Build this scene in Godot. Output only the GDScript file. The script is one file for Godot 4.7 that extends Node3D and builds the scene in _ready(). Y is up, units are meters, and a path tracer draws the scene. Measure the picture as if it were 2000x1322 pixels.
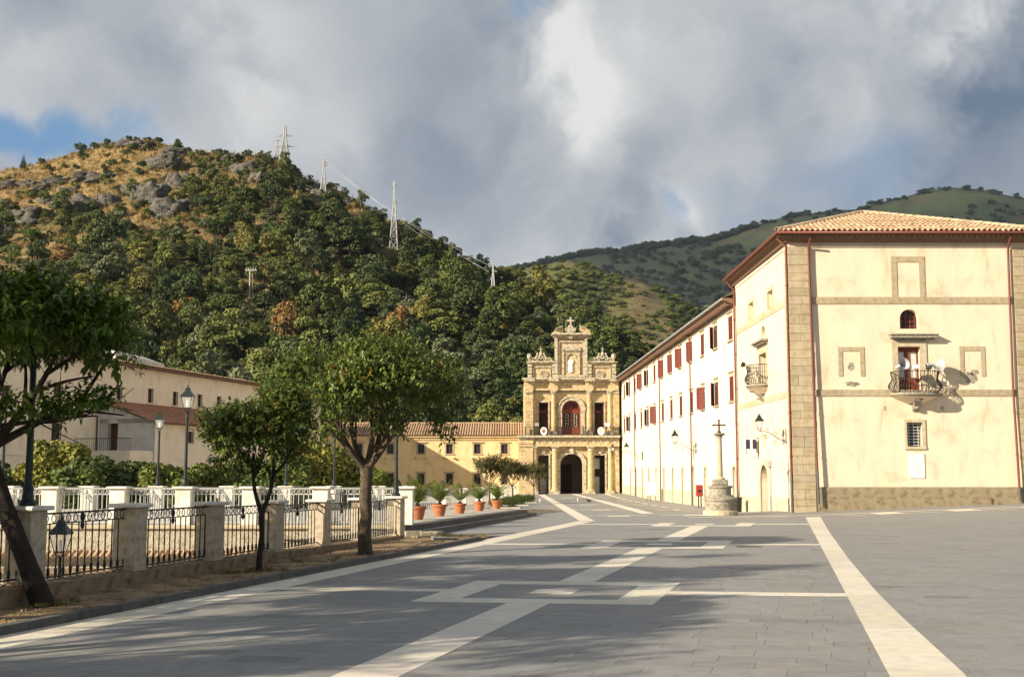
extends Node3D
# A sanctuary forecourt below a wooded hill. World axes: x to the side, y up, -z away from the camera.
# "D" below is the distance ahead (D = -z).

const F := 2350.0
const EYE := 1.78
var PITCH := atan(259.0 / F)
var M := {}
var used := {}
var rng := RandomNumberGenerator.new()

func _ready():
	camera_sky_sun()
	make_materials()
	build_plaza()
	build_soil_and_yard()
	build_terrace()
	build_hills()
	build_block()
	build_wing()
	build_church()
	build_ochre_house()
	build_manor()
	build_fences()
	build_lamps()
	build_garden_trees()
	build_bushes()
	build_hill_vegetation()
	build_pylons()
	build_small_things()

# ------------------------------------------------------------------ camera, sky, sun
func camera_sky_sun():
	var cam := Camera3D.new()
	cam.name = "camera"
	cam.fov = rad_to_deg(2.0 * atan(661.0 / F))
	cam.position = Vector3(0, EYE, 0)
	cam.rotation = Vector3(PITCH, 0, 0)
	cam.near = 0.1
	cam.far = 6000.0
	add_child(cam)
	cam.current = true
	var sun := DirectionalLight3D.new()
	sun.name = "sun"
	sun.light_color = Color(1.0, 0.94, 0.84)
	sun.light_energy = 1.6
	sun.light_angular_distance = 0.6
	sun.shadow_enabled = true
	sun.sky_mode = DirectionalLight3D.SKY_MODE_LIGHT_ONLY
	add_child(sun)
	sun.look_at_from_position(Vector3.ZERO, Vector3(0.80, -0.385, -0.47), Vector3.UP)
	var env := Environment.new()
	env.background_mode = Environment.BG_SKY
	env.tonemap_mode = Environment.TONE_MAPPER_LINEAR
	env.tonemap_exposure = 1.95
	env.sdfgi_enabled = true
	env.ssao_enabled = true
	env.ssil_enabled = true
	env.fog_enabled = true
	env.fog_density = 0.00004
	env.fog_light_color = Color(0.72, 0.80, 0.90)
	var sky := Sky.new()
	var pm := PanoramaSkyMaterial.new()
	pm.panorama = sky_picture()
	sky.sky_material = pm
	env.sky = sky
	var we := WorldEnvironment.new()
	we.name = "world_environment"
	we.environment = env
	add_child(we)

func sky_picture() -> ImageTexture:
	var w := 2560
	var h := 1280
	var half := h / 2
	var n1 := FastNoiseLite.new()
	n1.seed = 11
	n1.noise_type = FastNoiseLite.TYPE_SIMPLEX_SMOOTH
	n1.frequency = 0.0052
	n1.fractal_octaves = 6
	n1.fractal_gain = 0.52
	n1.domain_warp_enabled = true
	n1.domain_warp_amplitude = 55.0
	n1.domain_warp_frequency = 0.006
	var big: Image = n1.get_seamless_image(w, half)
	n1.seed = 47
	n1.frequency = 0.0075
	var second: Image = n1.get_seamless_image(w, half)
	var a := big.get_data()
	var b := second.get_data()
	# broad banks and gaps of the cloud deck: azimuth and height in degrees, half widths, cover, brightness
	var banks := [
		[5.4, 19.0, 2.3, 1.5, 0.10, 0.52], [3.0, 20.6, 1.6, 1.2, 0.05, 0.3], [3.6, 21.5, 1.6, 1.6, 0.0, 0.35], [-2.0, 20.0, 4.0, 3.0, 0.25, -0.16], [-13.0, 21.0, 4.0, 1.6, 0.1, 0.28],
		[-9.5, 18.0, 2.5, 1.6, 0.1, 0.16], [-17.0, 18.5, 4.5, 2.2, 0.2, -0.02], [-23.0, 15.8, 4.2, 1.7, -0.85, 0.1], [-17.0, 15.0, 2.6, 0.8, -0.2, 0.2],
		[15.0, 17.0, 6.5, 3.0, 0.3, -0.20], [22.5, 19.5, 2.2, 2.0, 0.0, 0.34], [3.0, 14.5, 6.0, 2.0, 0.25, -0.20], [-5.0, 15.0, 4.0, 2.0, 0.2, -0.14],
		[8.0, 12.3, 2.2, 0.8, -0.3, 0.2], [5.0, 11.2, 4.0, 1.0, -0.1, 0.22], [0.2, 22.3, 1.6, 1.0, -0.5, 0.0], [9.4, 11.6, 0.8, 1.1, 0.1, 0.3], [12.0, 21.5, 4.0, 2.0, 0.1, 0.05], [-1.0, 11.0, 3.0, 1.0, -0.2, 0.1]]
	var out := PackedByteArray()
	out.resize(w * h * 4)
	for y in half:
		var el := 90.0 * (1.0 - (y + 0.5) / half)
		for x in w:
			var az := wrapf((x + 0.5) / w * 360.0, -180.0, 180.0)
			var i := y * w + x
			var p := a[i] / 255.0
			var q := b[i] / 255.0
			var cover := 0.74 + (p - 0.5) * 0.9
			var bright := 0.45 + (q - 0.5) * 0.9 + (p - 0.5) * 0.3
			if el < 32.0 and absf(az) < 36.0:
				var wx := (q - 0.5) * 13.0
				var wy := (p - 0.5) * 9.0
				for k in banks:
					var dx: float = (az + wx - k[0]) / k[2]
					var dy: float = (el + wy - k[1]) / k[3]
					var r := dx * dx + dy * dy
					if r < 6.0:
						var g := exp(-r)
						cover += g * k[4] * (0.5 + q)
						bright += g * k[5] * (0.3 + 1.4 * p)
			cover = smoothstep(0.12, 0.72, cover)
			bright = clampf(bright, 0.0, 1.0)
			var low := clampf(el / 40.0, 0.0, 1.0)
			var sr := lerpf(0.24, 0.10, low)
			var sg := lerpf(0.42, 0.27, low)
			var sb := lerpf(0.62, 0.58, low)
			var cr := lerpf(0.150, 0.86, bright)
			var cg := lerpf(0.215, 0.855, bright)
			var cb := lerpf(0.310, 0.84, bright)
			var j := i * 4
			out[j] = int(255.0 * pow(lerpf(sr, cr, cover) * 0.48, 0.4545))
			out[j + 1] = int(255.0 * pow(lerpf(sg, cg, cover) * 0.48, 0.4545))
			out[j + 2] = int(255.0 * pow(lerpf(sb, cb, cover) * 0.48, 0.4545))
			out[j + 3] = 255
	for y in range(half, h):
		for x in w:
			var j := (y * w + x) * 4
			out[j] = 96
			out[j + 1] = 94
			out[j + 2] = 84
			out[j + 3] = 255
	return ImageTexture.create_from_image(Image.create_from_data(w, h, false, Image.FORMAT_RGBA8, out))

# ------------------------------------------------------------------ where things stand
func V(x: float, y: float, d: float) -> Vector3:
	return Vector3(x, y, -d)

func ray(px: float, py: float) -> Vector2:
	var r := (px - 1000.0) / F
	var u := (661.0 - py) / F
	var d := cos(PITCH) - u * sin(PITCH)
	return Vector2(r / d, (sin(PITCH) + u * cos(PITCH)) / d)

func W(px: float, py: float, d: float) -> Vector3:   # the point seen there at that distance ahead
	var q := ray(px, py)
	return Vector3(q.x * d, EYE + q.y * d, -d)

func G(px: float, py: float) -> Vector3:             # the point of the plaza seen there
	var q := ray(px, py)
	var lo := 3.0
	var hi := 400.0
	for i in 50:
		var m := (lo + hi) / 2.0
		if EYE + q.y * m > gnd(q.x * m, m):
			lo = m
		else:
			hi = m
	return Vector3(q.x * lo, gnd(q.x * lo, lo), -lo)

func gnd(x: float, d: float) -> float:               # the lie of the plaza
	var y := -0.0055 * d
	if x < 7.0:
		y += 0.012 * maxf(x, -20.0)
	elif x < 11.0:
		y += 0.012 * (9.0 - (11.0 - x) * (11.0 - x) / 8.0)
	else:
		y += 0.012 * 9.0
	if x > 13.0:
		y += 0.04 * (x - 11.0)
	elif x > 9.0:
		y += 0.04 * (x - 9.0) * (x - 9.0) / 8.0
	y -= 0.3 * smoothstep(58.0, 68.0, d) * smoothstep(7.0, 11.0, x) * (1.0 - smoothstep(100.0, 135.0, d))
	return y

const AL := 0.24598
const PU := Vector2(0.24351, 0.96990)   # along the paving pattern, in (x, D)
const PV := Vector2(0.96990, -0.24351)
const PO := Vector2(0.667, 19.21)
func pat(u: float, v: float) -> Vector2:
	return PO + PU * u + PV * v
func pat3(u: float, v: float, dy := 0.0) -> Vector3:
	var q := pat(u, v)
	return Vector3(q.x, gnd(q.x, q.y) + dy, -q.y)

# ------------------------------------------------------------------ mesh building
class MB:
	var v := PackedVector3Array()
	var n := PackedVector3Array()
	var c := PackedColorArray()
	var col := Color.WHITE

	func tri(a: Vector3, b: Vector3, d: Vector3):      # counter-clockwise from outside
		var m := (b - a).cross(d - a).normalized()
		v.append(a); v.append(d); v.append(b)
		n.append(m); n.append(m); n.append(m)
		c.append(col); c.append(col); c.append(col)
	func trin(a: Vector3, b: Vector3, d: Vector3, na: Vector3, nb: Vector3, nd: Vector3):
		v.append(a); v.append(d); v.append(b)
		n.append(na); n.append(nd); n.append(nb)
		c.append(col); c.append(col); c.append(col)
	func quad(a: Vector3, b: Vector3, d: Vector3, e: Vector3):
		tri(a, b, d)
		tri(a, d, e)
	func quadn(a: Vector3, b: Vector3, d: Vector3, e: Vector3, na: Vector3, nb: Vector3, nd: Vector3, ne: Vector3):
		trin(a, b, d, na, nb, nd)
		trin(a, d, e, na, nd, ne)
	func box(lo: Vector3, hi: Vector3, t := Transform3D.IDENTITY):
		hexa(t * Vector3(lo.x, lo.y, hi.z), t * Vector3(hi.x, lo.y, hi.z), t * Vector3(hi.x, lo.y, lo.z), t * lo,
			t * Vector3(lo.x, hi.y, hi.z), t * hi, t * Vector3(hi.x, hi.y, lo.z), t * Vector3(lo.x, hi.y, lo.z))
	func out(a: Vector3, b: Vector3, d: Vector3, e: Vector3, m: Vector3):   # a face turned away from m
		if (b - a).cross(d - a).dot((a + d) / 2.0 - m) >= 0.0:
			quad(a, b, d, e)
		else:
			quad(e, d, b, a)
	func hexa(a: Vector3, b: Vector3, d: Vector3, e: Vector3, a2: Vector3, b2: Vector3, d2: Vector3, e2: Vector3):   # a ring of four below, the same above
		var m := (a + d + a2 + d2 + b + e + b2 + e2) / 8.0
		out(a2, b2, d2, e2, m)
		out(a, e, d, b, m)
		out(a, b, b2, a2, m)
		out(b, d, d2, b2, m)
		out(d, e, e2, d2, m)
		out(e, a, a2, e2, m)
	func corner(m: Vector3, h: Vector3, s: Vector3, axis: int, r: float, t: Transform3D) -> Vector3:
		var q := h - Vector3(r, r, r)
		q[axis] = h[axis]
		return t * (m + s * q)
	func bevel(lo: Vector3, hi: Vector3, r: float, t := Transform3D.IDENTITY):
		var m := (lo + hi) / 2.0
		var h := (hi - lo) / 2.0
		var tm := t * m
		for ax in 3:
			var u := Vector3.ZERO
			var w := Vector3.ZERO
			var d := Vector3.ZERO
			d[ax] = 1.0
			u[(ax + 1) % 3] = 1.0
			w[(ax + 2) % 3] = 1.0
			for s in [-1.0, 1.0]:
				out(corner(m, h, d * s - u - w, ax, r, t), corner(m, h, d * s + u - w, ax, r, t), corner(m, h, d * s + u + w, ax, r, t), corner(m, h, d * s - u + w, ax, r, t), tm)
				for s2 in [-1.0, 1.0]:
					out(corner(m, h, -d + u * s + w * s2, (ax + 1) % 3, r, t), corner(m, h, d + u * s + w * s2, (ax + 1) % 3, r, t),
						corner(m, h, d + u * s + w * s2, (ax + 2) % 3, r, t), corner(m, h, -d + u * s + w * s2, (ax + 2) % 3, r, t), tm)
		for sx in [-1.0, 1.0]:
			for sy in [-1.0, 1.0]:
				for sz in [-1.0, 1.0]:
					var s := Vector3(sx, sy, sz)
					var p := corner(m, h, s, 0, r, t)
					var q := corner(m, h, s, 1, r, t)
					var k := corner(m, h, s, 2, r, t)
					if (q - p).cross(k - p).dot(p - tm) >= 0.0:
						tri(p, q, k)
					else:
						tri(p, k, q)
	func lathe(pr: Array, seg: int, t := Transform3D.IDENTITY, smooth := true, a0 := 0.0, a1 := TAU):   # [radius, height] from the bottom up
		for i in pr.size() - 1:
			var p: Array = pr[i]
			var q: Array = pr[i + 1]
			var sl := Vector2(q[1] - p[1], p[0] - q[0]).normalized()
			for k in seg:
				var u := a0 + (a1 - a0) * k / seg
				var w := a0 + (a1 - a0) * (k + 1) / seg
				var du := Vector3(cos(u), 0, -sin(u))
				var dw := Vector3(cos(w), 0, -sin(w))
				var a: Vector3 = t * (du * p[0] + Vector3(0, p[1], 0))
				var b: Vector3 = t * (dw * p[0] + Vector3(0, p[1], 0))
				var e: Vector3 = t * (dw * q[0] + Vector3(0, q[1], 0))
				var f: Vector3 = t * (du * q[0] + Vector3(0, q[1], 0))
				if smooth:
					var nu := (t.basis * (du * sl.x + Vector3(0, sl.y, 0))).normalized()
					var nw := (t.basis * (dw * sl.x + Vector3(0, sl.y, 0))).normalized()
					quadn(a, b, e, f, nu, nw, nw, nu)
				else:
					quad(a, b, e, f)
	func tube(pts: Array, rad: Array, seg: int, caps := true):
		var rings := []
		var m := pts.size()
		var side := Vector3.ZERO
		for i in m:
			var d: Vector3 = (pts[mini(i + 1, m - 1)] - pts[maxi(i - 1, 0)]).normalized()
			if i == 0:
				side = d.cross(Vector3.UP if absf(d.y) < 0.9 else Vector3.RIGHT).normalized()
			else:
				side = (side - d * side.dot(d)).normalized()
			var up := side.cross(d)
			var ring := []
			for k in seg:
				var an := TAU * k / seg
				ring.append(side * cos(an) + up * sin(an))
			rings.append(ring)
		for i in m - 1:
			for k in seg:
				var l := (k + 1) % seg
				var r0: float = rad[mini(i, rad.size() - 1)]
				var r1: float = rad[mini(i + 1, rad.size() - 1)]
				quadn(pts[i] + rings[i][k] * r0, pts[i + 1] + rings[i + 1][k] * r1, pts[i + 1] + rings[i + 1][l] * r1, pts[i] + rings[i][l] * r0,
					rings[i][k], rings[i + 1][k], rings[i + 1][l], rings[i][l])
		if caps:
			for k in range(1, seg - 1):
				var r0: float = rad[0]
				var r1: float = rad[rad.size() - 1]
				tri(pts[0] + rings[0][0] * r0, pts[0] + rings[0][k] * r0, pts[0] + rings[0][k + 1] * r0)
				tri(pts[m - 1] + rings[m - 1][0] * r1, pts[m - 1] + rings[m - 1][k + 1] * r1, pts[m - 1] + rings[m - 1][k] * r1)
	func bar(a: Vector3, b: Vector3, r: float, seg := 5):
		tube([a, b], [r, r], seg)
	func extrude(poly: PackedVector2Array, t: Transform3D, z0: float, z1: float):   # outline in x and y, z1 the outer face
		var pl := poly
		if not Geometry2D.is_polygon_clockwise(pl):
			pl = PackedVector2Array(poly)
		else:
			pl.reverse()
		var ix := Geometry2D.triangulate_polygon(pl)
		var i := 0
		while i + 2 < ix.size():
			var p := pl[ix[i]]
			var q := pl[ix[i + 1]]
			var r := pl[ix[i + 2]]
			if (q - p).cross(r - p) < 0.0:
				var k := q
				q = r
				r = k
			tri(t * Vector3(p.x, p.y, z1), t * Vector3(q.x, q.y, z1), t * Vector3(r.x, r.y, z1))
			tri(t * Vector3(p.x, p.y, z0), t * Vector3(r.x, r.y, z0), t * Vector3(q.x, q.y, z0))
			i += 3
		for k in pl.size():
			var p := pl[k]
			var q := pl[(k + 1) % pl.size()]
			quad(t * Vector3(p.x, p.y, z0), t * Vector3(q.x, q.y, z0), t * Vector3(q.x, q.y, z1), t * Vector3(p.x, p.y, z1))
	func ball(ctr: Vector3, r: Vector3, seg := 10, rows := 7):
		for i in rows:
			var a := PI * i / rows - PI / 2
			var b := PI * (i + 1) / rows - PI / 2
			for k in seg:
				var u := TAU * k / seg
				var w := TAU * (k + 1) / seg
				var p := [Vector3(cos(u) * cos(a), sin(a), -sin(u) * cos(a)), Vector3(cos(w) * cos(a), sin(a), -sin(w) * cos(a)), Vector3(cos(w) * cos(b), sin(b), -sin(w) * cos(b)), Vector3(cos(u) * cos(b), sin(b), -sin(u) * cos(b))]
				quadn(ctr + p[0] * r, ctr + p[1] * r, ctr + p[2] * r, ctr + p[3] * r, (p[0] / r).normalized(), (p[1] / r).normalized(), (p[2] / r).normalized(), (p[3] / r).normalized())
	func mesh(off := Vector3.ZERO) -> ArrayMesh:
		var ar := []
		ar.resize(Mesh.ARRAY_MAX)
		var vv := v
		if off != Vector3.ZERO:
			vv = PackedVector3Array()
			vv.resize(v.size())
			for i in v.size():
				vv[i] = v[i] + off
		ar[Mesh.ARRAY_VERTEX] = vv
		ar[Mesh.ARRAY_NORMAL] = n
		ar[Mesh.ARRAY_COLOR] = c
		var m := ArrayMesh.new()
		m.add_surface_from_arrays(Mesh.PRIMITIVE_TRIANGLES, ar)
		return m

# ------------------------------------------------------------------ things and parts
func numbered(called: String) -> String:
	if not used.has(called):
		used[called] = 0
		return called
	used[called] += 1
	return "%s_%03d" % [called, used[called]]

func thing(called: String, label: String, category: String, at := Vector3.ZERO, group := "") -> Node3D:
	var o := Node3D.new()
	o.name = numbered(called)
	add_child(o)
	o.position = at
	o.set_meta("label", label)
	o.set_meta("category", category)
	if group:
		o.set_meta("group", group)
	return o

func origin(o: Node3D) -> Vector3:
	var p := o.position
	var q = o.get_parent()
	while q is Node3D and q != self:
		p += q.position
		q = q.get_parent()
	return p

func part(parent: Node3D, called: String, b, m: Material, local := false) -> MeshInstance3D:   # b: an MB in world coordinates (or the parent's own, local), or a shared mesh
	var o := MeshInstance3D.new()
	o.name = called
	if b is MB:
		o.mesh = b.mesh(Vector3.ZERO if local else -origin(parent))
	else:
		o.mesh = b
	o.material_override = m
	parent.add_child(o, true)
	return o

func setting(called: String, b, m: Material, kind := "structure") -> MeshInstance3D:
	var o := MeshInstance3D.new()
	o.name = numbered(called)
	o.mesh = b.mesh() if b is MB else b
	o.material_override = m
	o.set_meta("kind", kind)
	add_child(o)
	return o

func copy(o: Node3D, at: Vector3, turn := 0.0, label := "") -> Node3D:
	var base := String(o.name)
	if base.length() > 4 and base[-4] == "_" and base.right(3).is_valid_int():
		base = base.left(-4)
	var c := o.duplicate()
	c.name = numbered(base)
	add_child(c)
	c.position = at
	c.rotation.y = turn
	if label:
		c.set_meta("label", label)
	return c

func many(mesh: Mesh, m: Material, ts: Array, cs: Array, called: String, parent: Node = null) -> MultiMeshInstance3D:
	var mm := MultiMesh.new()
	mm.transform_format = MultiMesh.TRANSFORM_3D
	mm.use_colors = cs.size() > 0
	mm.mesh = mesh
	mm.instance_count = ts.size()
	for i in ts.size():
		mm.set_instance_transform(i, ts[i])
		if cs.size():
			mm.set_instance_color(i, cs[i])
	var o := MultiMeshInstance3D.new()
	o.name = called if parent else numbered(called)
	o.multimesh = mm
	o.material_override = m
	o.set_meta("kind", "stuff")
	if parent:
		parent.add_child(o, true)
	else:
		add_child(o)
	return o

# ------------------------------------------------------------------ materials
func lin(r: float, g: float, b: float) -> Color:
	return Color(r, g, b).linear_to_srgb()

func cloudy(sd: int, freq: float, oct: int, stops: Array, stretch := false) -> NoiseTexture2D:   # stops: [place, linear colour]
	var nz := FastNoiseLite.new()
	nz.seed = sd
	nz.frequency = freq
	nz.fractal_octaves = oct
	nz.fractal_gain = 0.55
	nz.noise_type = FastNoiseLite.TYPE_CELLULAR if stretch else FastNoiseLite.TYPE_SIMPLEX_SMOOTH
	var g := Gradient.new()
	var off := PackedFloat32Array()
	var cols := PackedColorArray()
	for s in stops:
		off.append(s[0])
		cols.append(s[1])
	g.offsets = off
	g.colors = cols
	var t := NoiseTexture2D.new()
	t.width = 512
	t.height = 512
	t.seamless = true
	t.noise = nz
	t.color_ramp = g
	return t

func bumps(sd: int, freq: float, oct: int) -> NoiseTexture2D:
	var nz := FastNoiseLite.new()
	nz.seed = sd
	nz.frequency = freq
	nz.fractal_octaves = oct
	nz.fractal_gain = 0.6
	nz.noise_type = FastNoiseLite.TYPE_SIMPLEX_SMOOTH
	var t := NoiseTexture2D.new()
	t.width = 512
	t.height = 512
	t.seamless = true
	t.noise = nz
	return t

func plain(c: Color, rough: float, metal := 0.0) -> StandardMaterial3D:
	var m := StandardMaterial3D.new()
	m.albedo_color = c
	m.roughness = rough
	m.metallic = metal
	m.metallic_specular = 0.4
	return m

# grained: colour, its broad patches (texture, metres), fine grain (texture, metres), relief (texture, centimetres, metres)
func grained(c: Color, rough: float, broad: Texture2D, bm: float, fine: Texture2D = null, fm := 1.0, relief: Texture2D = null, cm := 0.0) -> StandardMaterial3D:
	var m := plain(c, rough)
	m.albedo_texture = broad
	m.uv1_triplanar = true
	m.uv1_world_triplanar = true
	m.uv1_scale = Vector3.ONE / bm
	m.vertex_color_use_as_albedo = true
	if fine:
		m.detail_enabled = true
		m.detail_blend_mode = BaseMaterial3D.BLEND_MODE_MUL
		m.detail_albedo = fine
		m.detail_uv_layer = BaseMaterial3D.DETAIL_UV_2
		m.uv2_triplanar = true
		m.uv2_world_triplanar = true
		m.uv2_scale = Vector3.ONE / fm
	if relief:
		m.heightmap_enabled = true
		m.heightmap_texture = relief
		m.heightmap_scale = cm
	return m

func streaked(m: StandardMaterial3D) -> StandardMaterial3D:   # rain streaks run down the plaster
	m.uv2_scale = Vector3(0.21, 0.05, 0.21)
	return m

func make_materials():
	var patch := cloudy(3, 0.006, 5, [[0.2, lin(0.80, 0.76, 0.68)], [0.5, lin(0.95, 0.94, 0.92)], [0.8, lin(1, 1, 1)]])
	var patch2 := cloudy(8, 0.010, 5, [[0.15, lin(0.62, 0.58, 0.50)], [0.42, lin(0.88, 0.86, 0.82)], [0.75, lin(1, 1, 1)]])
	var soft := cloudy(13, 0.012, 6, [[0.2, lin(0.84, 0.84, 0.85)], [0.5, lin(0.94, 0.94, 0.93)], [0.8, lin(1, 1, 1)]])
	var stain := cloudy(15, 0.007, 6, [[0.1, lin(0.82, 0.80, 0.76)], [0.3, lin(0.95, 0.945, 0.93)], [0.6, lin(0.98, 0.98, 0.975)], [0.85, lin(1, 1, 1)]])
	var streak := cloudy(43, 0.012, 5, [[0.08, lin(0.80, 0.76, 0.70)], [0.26, lin(0.935, 0.925, 0.90)], [0.48, lin(0.975, 0.97, 0.96)], [0.85, lin(1, 1, 1)]])
	var fine := cloudy(5, 0.05, 4, [[0.15, lin(0.82, 0.81, 0.80)], [0.5, lin(0.95, 0.95, 0.95)], [0.85, lin(1, 1, 1)]])
	var grit := cloudy(6, 0.11, 4, [[0.2, lin(0.55, 0.54, 0.52)], [0.5, lin(0.85, 0.85, 0.84)], [0.8, lin(1, 1, 1)]])
	var blotch := cloudy(21, 0.008, 6, [[0.2, lin(0.42, 0.40, 0.37)], [0.45, lin(0.80, 0.79, 0.77)], [0.7, lin(1, 1, 1)]])
	var rust := cloudy(29, 0.012, 5, [[0.25, lin(0.7, 0.55, 0.45)], [0.6, lin(1, 1, 1)], [0.9, lin(1.0, 0.86, 0.70)]])
	var rough1 := bumps(7, 0.06, 5)
	M.paver = grained(lin(0.272, 0.268, 0.258), 0.62, soft, 2.1, fine, 0.55, rough1, 0.2)
	M.joint = grained(lin(0.15, 0.146, 0.138), 0.95, patch, 2.0)
	M.white_slab = grained(lin(0.74, 0.68, 0.57), 0.55, soft, 1.9, fine, 0.45, rough1, 0.12)
	M.kerb = grained(lin(0.13, 0.13, 0.13), 0.8, patch2, 1.7, grit, 0.4, rough1, 0.5)
	M.soil = grained(lin(0.36, 0.25, 0.14), 0.98, blotch, 2.7, grit, 0.5, rough1, 3.0)
	M.earth = grained(lin(0.16, 0.13, 0.07), 0.98, blotch, 6.0, grit, 1.0)
	M.terrace = grained(lin(0.50, 0.47, 0.42), 0.75, patch2, 2.9, fine, 0.5, rough1, 0.2)
	M.pillar = grained(lin(0.52, 0.45, 0.345), 0.85, patch2, 1.1, fine, 0.3, rough1, 0.25)
	M.white_pillar = grained(lin(0.80, 0.77, 0.70), 0.8, patch, 1.6, fine, 0.3)
	M.plinth = grained(lin(0.33, 0.24, 0.16), 0.92, blotch, 1.5, grit, 0.5, rough1, 0.6)
	M.iron = plain(lin(0.018, 0.020, 0.021), 0.45)
	M.iron_pale = plain(lin(0.48, 0.48, 0.46), 0.5)
	M.lamp_iron = plain(lin(0.020, 0.030, 0.030), 0.4)
	M.lamp_glass = plain(Color(0.93, 0.95, 0.96, 0.25), 0.12)
	M.lamp_glass.transparency = BaseMaterial3D.TRANSPARENCY_ALPHA
	M.bulb = plain(lin(0.82, 0.82, 0.78), 0.35)
	M.stucco = streaked(grained(lin(0.735, 0.62, 0.465), 0.95, stain, 6.5, streak, 4.0, rough1, 0.35))
	M.stucco_wing = streaked(grained(lin(0.74, 0.68, 0.555), 0.95, stain, 7.5, streak, 4.5, rough1, 0.3))
	M.stucco_old = streaked(grained(lin(0.84, 0.735, 0.575), 0.95, stain, 5.0, streak, 4.0, rough1, 0.4))
	M.stucco_ochre = streaked(grained(lin(0.76, 0.58, 0.32), 0.95, stain, 5.0, streak, 4.0))
	M.stucco_grey = grained(lin(0.66, 0.64, 0.60), 0.95, patch, 4.0, fine, 0.9)
	M.stucco_low = grained(lin(0.60, 0.52, 0.38), 0.95, patch, 4.0, fine, 0.9)
	M.roughcast = grained(lin(0.40, 0.33, 0.22), 1.0, patch2, 2.2, grit, 0.45, bumps(17, 0.13, 3), 2.2)
	M.bare_plaster = grained(lin(0.42, 0.38, 0.31), 1.0, blotch, 1.1, grit, 0.4)
	M.stone = grained(lin(0.57, 0.48, 0.335), 0.95, patch, 1.6, grit, 0.6, rough1, 0.7)
	M.stone_dark = grained(lin(0.52, 0.435, 0.30), 0.95, patch, 1.2, grit, 0.5, rough1, 0.7)
	M.stone_pale = grained(lin(0.64, 0.55, 0.39), 0.95, patch, 1.6, grit, 0.6, rough1, 0.5)
	M.church = grained(lin(0.68, 0.535, 0.32), 0.95, patch2, 2.4, grit, 0.8, rough1, 0.8)
	M.church_pale = grained(lin(0.66, 0.585, 0.44), 0.95, blotch, 1.4, grit, 0.7, rough1, 0.8)
	M.old_stone = grained(lin(0.46, 0.42, 0.33), 1.0, blotch, 0.9, grit, 0.35, rough1, 1.5)
	M.rubble = grained(lin(0.74, 0.67, 0.53), 1.0, patch2, 1.3, grit, 0.5, bumps(19, 0.05, 4), 5.0)
	M.marble = grained(lin(0.85, 0.85, 0.82), 0.5, patch, 0.7)
	M.tile = grained(lin(0.54, 0.375, 0.235), 0.9, blotch, 1.7, fine, 0.4)
	M.tile_red = grained(lin(0.50, 0.24, 0.145), 0.9, blotch, 2.0, fine, 0.4)
	M.tile_under = grained(lin(0.22, 0.10, 0.06), 1.0, patch2, 1.0)
	M.eave = grained(lin(0.20, 0.125, 0.085), 0.95, patch2, 1.0)
	M.pipe = plain(lin(0.15, 0.045, 0.035), 0.45)
	M.pipe_low = plain(lin(0.09, 0.08, 0.075), 0.55)
	M.shutter = grained(lin(0.17, 0.042, 0.030), 0.7, rust, 1.4)
	M.red_wood = grained(lin(0.20, 0.050, 0.030), 0.6, rust, 1.4)
	M.brown_wood = grained(lin(0.10, 0.045, 0.028), 0.65, rust, 1.2)
	M.pale_wood = plain(lin(0.62, 0.62, 0.58), 0.6)
	M.inside = plain(lin(0.34, 0.29, 0.22), 0.95)
	M.glass = plain(lin(0.03, 0.035, 0.04), 0.08)
	M.terracotta = grained(lin(0.47, 0.17, 0.075), 0.85, patch2, 0.6, fine, 0.2)
	M.cloth = plain(lin(0.7, 0.7, 0.68), 0.8)
	M.horn = plain(lin(0.40, 0.40, 0.41), 0.5)
	M.black = plain(lin(0.02, 0.02, 0.022), 0.5)
	M.red_paint = plain(lin(0.30, 0.03, 0.022), 0.5)
	M.white_paint = plain(lin(0.78, 0.78, 0.76), 0.6)
	M.navy = plain(lin(0.03, 0.03, 0.06), 0.5)
	M.bronze = plain(lin(0.10, 0.045, 0.028), 0.55)
	M.steel = plain(lin(0.42, 0.43, 0.43), 0.5, 0.3)
	M.bark = grained(lin(0.17, 0.13, 0.09), 0.95, blotch, 0.5, grit, 0.16, bumps(31, 0.08, 4), 2.0)
	M.bark_dark = grained(lin(0.055, 0.043, 0.033), 0.95, blotch, 0.5, grit, 0.16, bumps(31, 0.08, 4), 2.0)
	M.rock = grained(lin(0.19, 0.18, 0.16), 1.0, blotch, 7.0, blotch, 2.6, bumps(37, 0.03, 5), 40.0)
	M.leaf = leafy(Color.WHITE, 0.42, 0.35)
	M.hill_leaf = leafy(Color.WHITE, 0.6, 0.22)
	M.straw = leafy(Color.WHITE, 0.9, 0.3)
	M.frond = leafy(Color.WHITE, 0.4, 0.25)
	M.hill = grained(Color.WHITE, 1.0, blotch, 37.0, grit, 9.0, bumps(41, 0.03, 5), 60.0)
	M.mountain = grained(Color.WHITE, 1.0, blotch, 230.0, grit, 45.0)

func leafy(c: Color, rough: float, through: float) -> StandardMaterial3D:
	var m := plain(c, rough)
	m.vertex_color_use_as_albedo = true
	m.cull_mode = BaseMaterial3D.CULL_DISABLED
	m.backlight_enabled = true
	m.backlight = Color(through, through, through * 0.6).linear_to_srgb()
	m.metallic_specular = 0.35
	return m

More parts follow.
